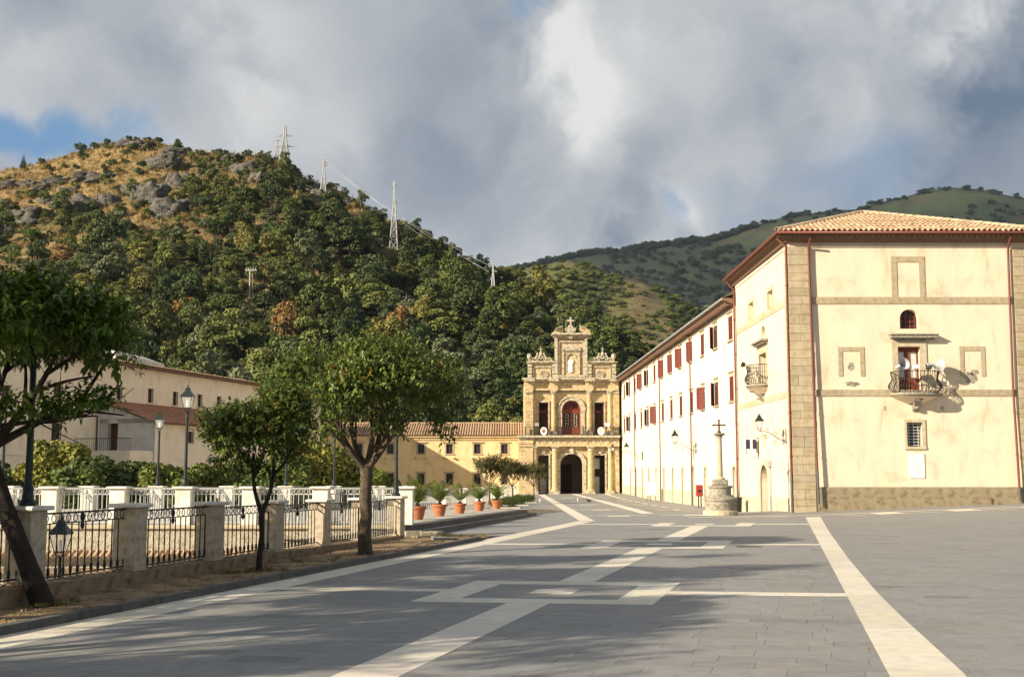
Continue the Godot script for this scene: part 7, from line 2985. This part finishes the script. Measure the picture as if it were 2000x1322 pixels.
func pylon(label: String, p: Vector3, h: float, w: float, arms: Array, r: float) -> Node3D:
	var t := thing("lattice_pylon", label, "pylon", p)
	var b := MB.new()
	var cs := [Vector3(1, 0, 1), Vector3(1, 0, -1), Vector3(-1, 0, -1), Vector3(-1, 0, 1)]
	var half := func(y: float) -> float: return maxf(w * 0.5 * (1.0 - y / h * 1.15), w * 0.09)
	var n := 9
	for i in n:
		var y0 := h * i / n - (1.0 if i == 0 else 0.0)
		var y1 := h * (i + 1) / n
		var a: float = half.call(maxf(y0, 0.0))
		var c: float = half.call(y1)
		for k in 4:
			var p0: Vector3 = cs[k] * a + Vector3(0, y0, 0)
			var p1: Vector3 = cs[k] * c + Vector3(0, y1, 0)
			var q0: Vector3 = cs[(k + 1) % 4] * a + Vector3(0, y0, 0)
			var q1: Vector3 = cs[(k + 1) % 4] * c + Vector3(0, y1, 0)
			b.bar(p0, p1, r, 4)
			b.bar(p0, q1, r * 0.6, 4)
			b.bar(q0, p1, r * 0.6, 4)
			b.bar(p1, q1, r * 0.6, 4)
	part(t, "lattice", b, M.steel, true)
	for q in arms:
		b = MB.new()
		var y: float = q[0]
		for s in [-1.0, 1.0]:
			if s < 0 and q[2] or s > 0 and q[3]:
				b.bar(Vector3(0, y, 0.15), Vector3(s * q[1], y, 0), r * 0.8, 4)
				b.bar(Vector3(0, y, -0.15), Vector3(s * q[1], y, 0), r * 0.8, 4)
				b.bar(Vector3(0, y + 0.5, 0), Vector3(s * q[1], y, 0), r * 0.8, 4)
		part(t, "cross_arm", b, M.steel, true)
	return t

func wire(label: String, a: Vector3, c: Vector3, sag: float):
	var t := thing("power_line", label, "cable", a, "wires of the power line")
	var pts := []
	for i in 25:
		var k := i / 24.0
		pts.append(a.lerp(c, k) - Vector3(0, 4.0 * sag * k * (1.0 - k), 0))
	var b := MB.new()
	b.tube(pts, [0.028], 4)
	part(t, "wire", b, M.steel)

func build_pylons():
	var p1 := hill_px(555, 318)
	var u1 := -p1.z / F
	pylon("tallest lattice pylon on the hill crest", p1, 76 * u1, 20 * u1, [[34 * u1, 19 * u1, true, true], [56 * u1, 16 * u1, true, true]], 0.11)
	var p2 := hill_px(539, 306)
	pylon("short pylon beside the tallest one on the crest", p2, 42 * u1, 8 * u1, [[27 * u1, 6 * u1, true, true], [39 * u1, 6 * u1, true, true]], 0.10)
	var p3 := hill_px(631, 384)
	var u3 := -p3.z / F
	pylon("lattice pylon above the small cliff", p3, 76 * u3, 12 * u3, [[60 * u3, 7 * u3, true, true], [66 * u3, 9 * u3, false, true], [73 * u3, 7 * u3, true, false]], 0.11)
	var p4 := hill_px(769, 486)
	var u4 := -p4.z / F
	pylon("tall slim pylon rising from the wood past the skyline", p4, 136 * u4, 16 * u4, [[72 * u4, 5 * u4, true, false], [92 * u4, 5 * u4, false, true], [128 * u4, 4 * u4, true, true]], 0.10)
	var p5 := hill_px(963, 578)
	var u5 := -p5.z / F
	pylon("white square pylon in the wood above the church", p5, 62 * u5, 9 * u5, [[28 * u5, 12 * u5, true, false], [45 * u5, 8 * u5, false, true], [59 * u5, 11 * u5, true, false]], 0.11)
	for q in [[60.0, 59.0, -11.0], [66.0, 45.0, -8.0], [72.0, 28.0, -12.0]]:
		wire("wire strung down the hill between the lattice pylons", p3 + Vector3(4 * u3, q[0] * u3, 0), p5 + Vector3(q[2] * u5, q[1] * u5, 0), 1.2)
	# wooden utility poles
	var q0 := hill_px(488, 578)
	var u := -q0.z / F
	var t := thing("utility_pole", "pale twin utility pole with crossarm on the slope", "pole", q0)
	var b := MB.new()
	b.bar(Vector3(-1.2 * u, -1, 0), Vector3(-1.2 * u, 60 * u, 0), 0.16, 7)
	b.bar(Vector3(3.2 * u, -1, -0.5), Vector3(3.2 * u, 60 * u, -0.5), 0.1, 7)
	part(t, "post", b, M.pillar, true)
	b = MB.new()
	b.box(Vector3(-11 * u, 57 * u, -0.12), Vector3(12 * u, 59 * u, 0.12))
	for k in 5:
		b.bar(Vector3((-9 + k * 4.6) * u, 59 * u, 0), Vector3((-9 + k * 4.6) * u, 63 * u, 0), 0.07, 6)
	part(t, "crossarm", b, M.steel, true)
	q0 = hill_px(520, 576)
	t = thing("utility_post", "short grey concrete post near the twin utility pole", "pole", q0)
	b = MB.new()
	b.bar(Vector3(0, -1, 0), Vector3(0, 24 * u, 0), 0.12, 7)
	part(t, "post", b, M.pillar, true)
	q0 = hill_px(793, 590)
	t = thing("utility_post", "thin white cross-topped post among the trees above the church", "pole", q0)
	b = MB.new()
	b.bar(Vector3(0, -1, 0), Vector3(0, 25 * u, 0), 0.08, 6)
	b.bar(Vector3(-8 * u, 14 * u, 0), Vector3(8 * u, 17 * u, 0), 0.06, 6)
	part(t, "post", b, M.white_paint, true)

# ------------------------------------------------------------------ small things
func build_small_things():
	cycads()
	wayside_cross()
	balcony_gear()
	street_things()
	birds()

func cycads():
	rng.seed = 601
	var fr := []
	for v in 3:                                       # a feathered frond, growing up and arching outward along +x
		var vs := PackedVector3Array()
		var ns := PackedVector3Array()
		var cs := PackedColorArray()
		var ix := PackedInt32Array()
		var lng := [0.86, 0.82, 0.74][v] as float
		var bend := [0.5, 0.95, 1.4][v] as float
		var p := Vector3.ZERO
		var ang := 1.25 - v * 0.12
		var steps := 26
		for i in steps:
			var s := float(i) / steps
			var d := Vector3(cos(ang), sin(ang), 0)
			var up := Vector3(-sin(ang), cos(ang), 0)
			leaf(vs, ns, cs, ix, p, d, up, lng / steps * 1.3, 0.010 * (1.2 - s), Color(0.09, 0.10, 0.03))
			if i > 2:
				for z in [-1.0, 1.0]:
					var l := 0.20 * sin(PI * clampf(s * 0.9 + 0.12, 0.0, 1.0)) + 0.05
					var ld := (d * 0.75 + Vector3(0, 0, z) * 0.8 + up * 0.22).normalized()
					var c := Color(0.07, 0.11, 0.018).lerp(Color(0.16, 0.19, 0.035), rng.randf())
					leaf(vs, ns, cs, ix, p, ld, up, l * 0.85, 0.010, c)
			p += d * lng / steps
			ang -= bend / steps * (0.4 + 1.2 * s)
		fr.append(array_mesh(vs, ns, cs, ix))
	for q in [[815.0, 1015.0, 1.12, "first, beside the end fence pillar"], [858.0, 1008.0, 1.06, "second in the row"], [898.0, 1003.0, 0.98, "sparse one, third in the row"], [936.0, 998.0, 0.98, "fourth in the row"], [970.0, 994.0, 0.98, "last, beside the low hedges"]]:
		var lo := 37.5
		var hi := 60.0
		for i in 40:
			var m := (lo + hi) / 2
			if W(q[0], q[1], m).y > terr_y(m):
				lo = m
			else:
				hi = m
		var p := W(q[0], q[1], lo)
		var t := thing("potted_cycad", "sago palm in a terracotta pot on the terrace, %s" % q[3], "potted plant", Vector3(p.x, terr_y(lo), p.z), "terracotta pots on the terrace")
		var s: float = q[2]
		var b := MB.new()
		b.lathe([[0.0, 0.0], [0.2, 0.0], [0.205, 0.02], [0.255, 0.2], [0.265, 0.2], [0.268, 0.225], [0.26, 0.225], [0.285, 0.36], [0.295, 0.36], [0.298, 0.385], [0.29, 0.385], [0.295, 0.41], [0.33, 0.41], [0.34, 0.43], [0.34, 0.49], [0.325, 0.5], [0.3, 0.5], [0.29, 0.44]], 24)
		part(t, "pot", b, M.terracotta, true)
		b = MB.new()
		b.lathe([[0.3, 0.44], [0.0, 0.455]], 16)
		part(t, "soil", b, M.soil, true)
		b = MB.new()
		b.lathe([[0.1, 0.44], [0.11, 0.5], [0.07, 0.58], [0.0, 0.6]], 10)
		part(t, "stem", b, M.bark_dark, true)
		var n := 12 if q[0] == 898.0 else 22
		for i in n:
			var o := part(t, "frond", fr[i % 3], M.frond)
			o.position = Vector3(0, 0.55, 0)
			o.rotation.y = TAU * i / n * 5.0 + rng.randf_range(-0.25, 0.25)
			o.rotation.z = rng.randf_range(-0.45, 0.1)
			o.scale = Vector3.ONE * rng.randf_range(1.2, 1.5)
		t.scale = Vector3.ONE * s * 0.86

func wayside_cross():
	rng.seed = 611
	var p := G(1408, 1006)
	var t := thing("wayside_cross", "weathered stone column on round steps carrying an iron crucifix", "monument", p)
	var b := MB.new()
	b.lathe([[0.80, -0.2], [0.80, 0.10], [0.78, 0.2], [0.74, 0.22]], 20, Transform3D.IDENTITY, false)
	b.lathe([[0.74, 0.22], [0.0, 0.22]], 20, Transform3D.IDENTITY, false)
	part(t, "step", b, M.stone_pale, true)
	b = MB.new()
	b.lathe([[0.70, 0.2], [0.71, 0.6], [0.76, 0.66], [0.77, 0.74], [0.70, 0.78], [0.6, 0.84], [0.56, 0.9], [0.0, 0.9]], 26)
	part(t, "drum", b, M.old_stone, true)
	b = MB.new()
	b.lathe([[0.50, 0.9], [0.50, 1.2], [0.56, 1.24], [0.57, 1.30], [0.5, 1.33], [0.0, 1.33]], 24)
	part(t, "drum", b, M.old_stone, true)
	b = MB.new()
	b.bevel(Vector3(-0.33, 1.33, -0.33), Vector3(0.33, 1.6, 0.33), 0.03)
	part(t, "block", b, M.old_stone, true)
	b = MB.new()
	b.lathe([[0.24, 1.6], [0.25, 1.64], [0.19, 1.69], [0.14, 1.72], [0.135, 2.3], [0.115, 3.45], [0.14, 3.47], [0.14, 3.5], [0.115, 3.52]], 16)
	part(t, "shaft", b, M.stone_pale, true)
	b = MB.new()
	b.lathe([[0.13, 3.5], [0.16, 3.56], [0.27, 3.64], [0.28, 3.69], [0.0, 3.69]], 16, Transform3D.IDENTITY)
	part(t, "capital", b, M.old_stone, true)
	b = MB.new()
	b.box(Vector3(-0.035, 3.69, -0.03), Vector3(0.035, 4.26, 0.03))
	b.box(Vector3(-0.26, 4.02, -0.029), Vector3(0.26, 4.09, 0.029))
	for s in [-1.0, 1.0]:
		b.ball(Vector3(s * 0.27, 4.055, 0), Vector3(0.04, 0.06, 0.03), 6, 4)
	b.ball(Vector3(0, 4.28, 0), Vector3(0.06, 0.04, 0.03), 6, 4)
	b.ball(Vector3(0, 3.74, 0), Vector3(0.1, 0.07, 0.08), 8, 5)
	part(t, "crucifix", b, M.bronze, true)
	b = MB.new()
	b.tube([Vector3(0, 3.82, 0.05), Vector3(0.01, 3.92, 0.06), Vector3(0, 4.03, 0.05)], [0.02, 0.035, 0.03], 6)
	b.tube([Vector3(-0.18, 4.08, 0.05), Vector3(0, 4.04, 0.05), Vector3(0.18, 4.08, 0.05)], [0.012, 0.016, 0.012], 5)
	b.ball(Vector3(0.01, 4.1, 0.06), Vector3(0.028, 0.035, 0.028), 8, 5)
	part(t, "figure", b, M.bronze, true)

func horn(label: String, p: Vector3, dir: Vector3, s: float):
	var t := thing("horn_loudspeaker", label, "loudspeaker", p)
	var y := dir.normalized()
	var x := y.cross(Vector3.UP).normalized()
	var tr := Transform3D(Basis(x, y, x.cross(y)), Vector3(0, 0.2, 0))
	var b := MB.new()
	b.lathe([[0.05 * s, -0.32 * s], [0.07 * s, -0.3 * s], [0.07 * s, -0.12 * s], [0.05 * s, -0.1 * s], [0.07 * s, 0.0], [0.15 * s, 0.14 * s], [0.24 * s, 0.22 * s], [0.25 * s, 0.225 * s], [0.235 * s, 0.22 * s], [0.14 * s, 0.13 * s], [0.05 * s, 0.0]], 16, tr)
	part(t, "horn", b, M.horn, true)
	b = MB.new()
	b.bar(Vector3(0, -0.12, 0), Vector3(0, 0.17, 0), 0.02, 6)
	part(t, "bracket", b, M.black, true)

func floodlight(label: String, p: Vector3, turn: float, tilt: float, s: float):
	var t := thing("floodlight", label, "floodlight", p)
	var tr := Transform3D(Basis(Vector3.UP, turn) * Basis(Vector3.RIGHT, tilt), Vector3(0, 0.18 * s, 0)).scaled_local(Vector3.ONE * s)
	var b := MB.new()
	b.hexa(tr * Vector3(-0.11, -0.07, -0.12), tr * Vector3(0.11, -0.07, -0.12), tr * Vector3(0.11, 0.07, -0.12), tr * Vector3(-0.11, 0.07, -0.12), tr * Vector3(-0.17, -0.12, 0.02), tr * Vector3(0.17, -0.12, 0.02), tr * Vector3(0.17, 0.12, 0.02), tr * Vector3(-0.17, 0.12, 0.02))
	part(t, "housing", b, M.black, true)
	b = MB.new()
	b.box(Vector3(-0.15, -0.10, 0.02), Vector3(0.15, 0.10, 0.03), tr)
	part(t, "lens", b, M.bulb, true)
	b = MB.new()
	b.bar(Vector3(0, -0.02, 0), Vector3(0, 0.16 * s, 0), 0.02, 6)
	part(t, "bracket", b, M.black, true)

func balcony_gear():
	var c := fa(1787, 770)
	var yr := c.y + 0.02 + 1.03
	horn("grey horn loudspeaker on the balcony rail beside the white curtain", at(FA, c.x - 0.80, yr + 0.05, 0.70), Vector3(0.35, 0.25, 1), 1.15)
	horn("pale horn loudspeaker facing away on the balcony rail end", at(FA, c.x + 0.78, yr + 0.05, 0.62), Vector3(0.9, 0.0, -0.2), 1.35)
	floodlight("square floodlight in the middle of the balcony rail", at(FA, c.x - 0.22, yr + 0.0, 0.9), 0.0, -0.1, 0.95)
	floodlight("small floodlight between balcony door and pale horn", at(FA, c.x + 0.42, yr + 0.0, 0.85), PI * 0.85, 0.1, 0.75)
	var e := at(FS, sd(1485, 750).x - 0.2, sd(1490, 754).y + 1.0, 0.85)
	floodlight("black floodlight clamped to the side balcony", e, -PI / 2 - 0.5, -0.4, 1.1)
	for q in [[1048.0, 1, "white floodlight at the pier end of the church railing"], [1186.0, -1, "white floodlight on the church railing beside the wing"]]:
		var p := ch(q[0], 834)
		floodlight(q[2], at(FC, p.x, p.y - 0.05, 1.0), 0.5 * q[1], 0.1, 1.6)
	# marble plaque under the barred window
	var a := fa(1778, 934)
	var d := fa(1806, 886)
	var t := thing("marble_plaque", "white marble plaque under the barred window", "plaque", at(FA, (a.x + d.x) / 2, a.y, 0.0))
	var b := MB.new()
	b.bevel(Vector3(a.x, a.y, -0.02), Vector3(d.x, d.y, 0.04), 0.01, FA.t)
	part(t, "slab", b, M.marble)
	b = MB.new()
	rng.seed = 3
	for i in 9:
		var y := lerpf(d.y - 0.12, a.y + 0.12, i / 8.0)
		var x := a.x + rng.randf_range(0.1, 0.2)
		while x < d.x - 0.16:
			var l := rng.randf_range(0.03, 0.1)
			wb(b, FA, x, y, minf(x + l, d.x - 0.08), y + 0.012, 0.03, 0.0412)
			x += l + 0.03
	part(t, "worn_engraving", b, M.stone_pale)
	b = MB.new()
	for s in [[a.x + 0.05, a.y + 0.04], [d.x - 0.05, a.y + 0.04], [a.x + 0.05, d.y - 0.04], [d.x - 0.05, d.y - 0.04]]:
		b.ball(at(FA, s[0], s[1], 0.045), Vector3(0.018, 0.018, 0.012), 6, 4)
	part(t, "stud", b, M.steel)
	# tobacconist's sign on the side wall: a white T on dark ground
	var sg := sd(1484, 886)
	t = thing("hanging_sign", "dark projecting shop sign with white letter T beside the arched door", "sign", at(FS, sg.x, sg.y, 0.1))
	var fq := frame(at(FS, sg.x, sg.y, 0.28), FS.n * -1.0)   # faces the camera, runs in toward the wall
	b = MB.new()
	b.box(Vector3(-0.42, 0.0, -0.05), Vector3(0.12, 0.88, 0.05), fq.t)
	part(t, "box", b, M.navy)
	b = MB.new()
	b.box(Vector3(-0.40, 0.02, 0.05), Vector3(0.10, 0.24, 0.056), fq.t)
	b.box(Vector3(-0.40, 0.74, 0.05), Vector3(0.10, 0.86, 0.056), fq.t)
	b.box(Vector3(-0.21, 0.24, 0.05), Vector3(-0.09, 0.74, 0.056), fq.t)
	part(t, "letter", b, M.white_paint)
	b = MB.new()
	b.box(Vector3(0.12, 0.78, -0.02), Vector3(0.36, 0.82, 0.02), fq.t)
	b.box(Vector3(0.12, 0.04, -0.02), Vector3(0.36, 0.08, 0.02), fq.t)
	part(t, "arm", b, M.black)
	b = MB.new()
	b.box(Vector3(0.16, 0.1, -0.14), Vector3(0.34, 0.66, -0.06), fq.t)
	part(t, "small_box", b, M.stone_dark)

func street_things():
	rng.seed = 641
	# red letter box on a post
	var t := thing("letter_box", "red letter box on a dark post against the white wing", "letter box", V(12.30, gnd(12.3, 79.5), 79.5))
	var b := MB.new()
	b.bevel(Vector3(-0.22, 0.72, -0.16), Vector3(0.22, 1.46, 0.16), 0.03)
	part(t, "box", b, M.red_paint, true)
	b = MB.new()
	b.box(Vector3(-0.14, 1.28, 0.155), Vector3(0.14, 1.31, 0.165))
	b.box(Vector3(-0.12, 0.95, 0.155), Vector3(0.12, 1.15, 0.163))
	part(t, "slot", b, M.black, true)
	for s in [-0.06, 0.1]:
		b = MB.new()
		b.box(Vector3(s - 0.035, -0.1, -0.04), Vector3(s + 0.035, 0.72, 0.04))
		part(t, "leg", b, M.black, true)
	# white notice easel
	var ez := V(11.35, gnd(11.35, 99.0), 99.0)
	t = thing("notice_easel", "white notice board leaning on an easel by the wing", "notice board", ez)
	b = MB.new()
	b.hexa(Vector3(-0.42, 0.55, 0.22), Vector3(0.42, 0.55, 0.22), Vector3(0.42, 0.55, 0.18), Vector3(-0.42, 0.55, 0.18), Vector3(-0.42, 1.55, 0.04), Vector3(0.42, 1.55, 0.04), Vector3(0.42, 1.55, 0.0), Vector3(-0.42, 1.55, 0.0))
	part(t, "board", b, M.white_paint, true)
	for q in [[-0.4, 0.3, 0.16], [0.4, 0.3, 0.16], [0.0, -0.45, -0.04]]:
		b = MB.new()
		b.bar(Vector3(q[0], -0.05, q[1]), Vector3(q[0] * 0.3, 1.5, 0.0), 0.025, 6)
		part(t, "leg", b, M.brown_wood, true)
	# litter bin behind the column
	t = thing("litter_bin", "black litter bin beside the drainpipe at the block corner", "bin", V(12.35, gnd(12.35, 66.5), 66.5))
	b = MB.new()
	b.lathe([[0.22, -0.1], [0.24, 0.05], [0.27, 0.75], [0.29, 0.78], [0.29, 0.84], [0.26, 0.84], [0.24, 0.7]], 14)
	part(t, "body", b, M.black, true)
	b = MB.new()
	b.lathe([[0.235, 0.7], [0.0, 0.72]], 14)
	part(t, "liner", b, M.pipe_low, true)
	# grey pole with a box beside the arched door
	var pp := sd(1509, 1000)
	t = thing("wall_conduit", "grey metal conduit beside the arched side door", "pipe", at(FS, pp.x, -0.2, 0.1))
	b = MB.new()
	b.bar(at(FS, pp.x, -0.4, 0.1), at(FS, pp.x, 2.15, 0.1), 0.05, 8)
	part(t, "pipe", b, M.steel)
	b = MB.new()
	b.box(Vector3(pp.x - 0.12, 2.0, 0.04), Vector3(pp.x + 0.1, 2.3, 0.2), FS.t)
	part(t, "box", b, M.steel)
	b = MB.new()
	b.bar(at(FS, pp.x, 2.3, 0.12), at(FS, pp.x + 0.05, 2.9, 0.12), 0.02, 6)
	part(t, "antenna", b, M.steel)
	# old hydrant at the foot of the front
	var hy := W(1939, 979, 55.6)
	t = thing("hydrant_stub", "short rusty standpipe at the roughcast foot of the front", "hydrant", Vector3(hy.x, gnd(hy.x, 55.6), hy.z))
	b = MB.new()
	b.lathe([[0.06, -0.1], [0.055, 0.14], [0.08, 0.15], [0.08, 0.2], [0.055, 0.22], [0.06, 0.28], [0.0, 0.31]], 10)
	b.bar(Vector3(0.0, 0.2, 0), Vector3(0.1, 0.2, 0.02), 0.03, 6)
	part(t, "standpipe", b, M.bronze, true)
	# drain grate let into the paving
	var gp := G(1464, 1068)
	t = thing("drain_grate", "small iron drain grate let into the grey paving", "grate", gp)
	b = MB.new()
	for i in 9:
		b.box(Vector3(-0.28 + i * 0.07 - 0.018, 0.002, -0.2), Vector3(-0.28 + i * 0.07 + 0.018, 0.012, 0.2))
	b.box(Vector3(-0.33, 0.002, -0.24), Vector3(0.33, 0.011, -0.2))
	b.box(Vector3(-0.33, 0.002, 0.2), Vector3(0.33, 0.011, 0.24))
	part(t, "bars", b, M.pipe_low, true)
	t.rotation.y = -AL
	# broken kerb pieces lying on the soil at the end of the strip
	for q in [[806, 1050, 0.5, 0.2, 0.16, 0.3], [822, 1048, 0.45, 0.22, 0.14, -0.2], [838, 1050, 0.5, 0.2, 0.15, 0.15], [853, 1048, 0.42, 0.18, 0.16, 0.5], [866, 1050, 0.4, 0.22, 0.12, -0.4], [868, 1058, 0.75, 0.4, 0.1, 0.05], [815, 1054, 0.3, 0.2, 0.1, 0.9], [845, 1045, 0.3, 0.16, 0.12, 0.6]]:
		var p := G(q[0], q[1])
		t = thing("broken_kerb_stone", "loose broken kerb stone on the soil below the terrace step" if q[2] < 0.7 else "pale flat loose slab on the soil beside the broken stones", "stone", Vector3(p.x, soil_y(p.x, -p.z) - 0.03, p.z), "broken stones on the soil")
		if q[2] > 0.7:
			t.remove_meta("group")
		b = MB.new()
		var w: float = q[2] / 2
		var d: float = q[3] / 2
		var h: float = q[4]
		var j := func() -> Vector3: return rand_dir() * 0.03
		b.hexa(Vector3(-w, 0, d) + j.call(), Vector3(w, 0, d) + j.call(), Vector3(w, 0, -d) + j.call(), Vector3(-w, 0, -d) + j.call(), Vector3(-w, h, d) + j.call(), Vector3(w, h, d) + j.call(), Vector3(w, h, -d) + j.call(), Vector3(-w, h, -d) + j.call())
		part(t, "stone", b, M.old_stone if q[2] < 0.7 else M.terrace, true)
		t.rotation.y = q[5]
	# litter of small stones and dry leaves on the strip
	var ts := []
	var cs := []
	b = MB.new()
	b.ball(Vector3.ZERO, Vector3(0.5, 0.32, 0.4), 6, 4)
	var peb := b.mesh()
	for i in 900:
		var d := rng.randf_range(8, 37)
		var x := lerpf(fence_x(d) + 0.3, kerb_x(d) - 0.2, rng.randf())
		var s := rng.randf_range(0.012, 0.045)
		ts.append(Transform3D(Basis(rand_dir(), rng.randf() * TAU).scaled(Vector3.ONE * s), V(x, soil_y(x, d) + 0.012, d)))
		cs.append(Color(0.40, 0.31, 0.20).lerp(Color(0.16, 0.11, 0.06), rng.randf()))
	var m: StandardMaterial3D = plain(Color.WHITE, 0.95)
	m.vertex_color_use_as_albedo = true
	var lit := many(peb, m, ts, cs, "soil_pebbles")
	lit.set_meta("label", "pebbles and crumbs strewn over the soil strip")
	# tufts of grass on the strip
	var vs := PackedVector3Array()
	var ns := PackedVector3Array()
	var cc := PackedColorArray()
	var ix := PackedInt32Array()
	for i in 30:
		var dd := (rand_dir() * 0.7 + Vector3(0, 0.8, 0)).normalized()
		leaf(vs, ns, cc, ix, Vector3(rng.randf_range(-0.08, 0.08), 0, rng.randf_range(-0.08, 0.08)), dd, rand_dir(), rng.randf_range(0.06, 0.16), 0.006, Color(0.07, 0.085, 0.02).lerp(Color(0.22, 0.18, 0.06), rng.randf()))
	var gm := array_mesh(vs, ns, cc, ix)
	ts = []
	for q in [[505, 1122, 26], [80, 1188, 14], [880, 1052, 16], [905, 1052, 10], [600, 1100, 6]]:
		var p := G(q[0], q[1])
		for i in q[2]:
			var x: float = p.x + rng.randf_range(-0.6, 0.6)
			var d: float = -p.z + rng.randf_range(-0.5, 0.5)
			ts.append(Transform3D(Basis(Vector3.UP, rng.randf() * TAU).scaled(Vector3.ONE * rng.randf_range(0.5, 1.1)), V(x, soil_y(x, d), d)))
	many(gm, M.straw, ts, [], "strip_grass").set_meta("label", "thin weeds and grass around the tree feet")

func birds():
	rng.seed = 651
	var n := 0
	for q in [[1055, 983, 1.0, "white pigeon on the paving near the pale band"], [1130, 981, 0.9, "grey pigeon on the paving before the church"], [1151, 982, 0.3, "dark pigeon on the paving before the church"]]:
		var p := G(q[0], q[1])
		var t := thing("pigeon", q[3], "bird", p)
		var b := MB.new()
		b.ball(Vector3(0, 0.13, 0), Vector3(0.15, 0.075, 0.075), 10, 7)
		b.tube([Vector3(0.11, 0.15, 0), Vector3(0.15, 0.22, 0), Vector3(0.16, 0.25, 0)], [0.05, 0.035, 0.03], 7)
		b.ball(Vector3(0.165, 0.265, 0), Vector3(0.042, 0.036, 0.034), 8, 6)
		b.tube([Vector3(0.2, 0.262, 0), Vector3(0.235, 0.252, 0)], [0.012, 0.003], 5)
		b.hexa(Vector3(-0.12, 0.12, 0.04), Vector3(-0.12, 0.12, -0.04), Vector3(-0.28, 0.1, -0.05), Vector3(-0.28, 0.1, 0.05), Vector3(-0.12, 0.14, 0.04), Vector3(-0.12, 0.14, -0.04), Vector3(-0.28, 0.11, -0.05), Vector3(-0.28, 0.11, 0.05))
		b.bar(Vector3(0.02, 0.0, 0.03), Vector3(0.02, 0.08, 0.03), 0.008)
		b.bar(Vector3(0.02, 0.0, -0.03), Vector3(0.02, 0.08, -0.03), 0.008)
		var m := plain(lin(0.6 * q[2], 0.6 * q[2], 0.62 * q[2]), 0.8)
		part(t, "body", b, m, true)
		t.rotation.y = rng.randf() * TAU
		t.scale = Vector3.ONE * 1.15
	var b2 := MB.new()
	for s in [-1.0, 1.0]:
		b2.quad(Vector3(0.06, 0, 0), Vector3(0.0, 0.12, s * 0.22), Vector3(-0.08, 0.06, s * 0.5), Vector3(-0.06, 0, 0))
	b2.tube([Vector3(0.14, 0, 0), Vector3(0.05, 0, 0), Vector3(-0.1, 0, 0), Vector3(-0.2, 0, 0)], [0.01, 0.035, 0.03, 0.012], 6)
	var mesh := b2.mesh()
	for q in [[1125, 198], [1630, 123], [1826, 86], [859, 224]]:
		var t := thing("flying_bird", "small dark bird flying against the clouds", "bird", W(q[0], q[1], 110.0), "birds in the sky")
		part(t, "body", mesh, M.black)
		t.rotation.y = rng.randf() * TAU
		t.scale = Vector3.ONE * 0.3
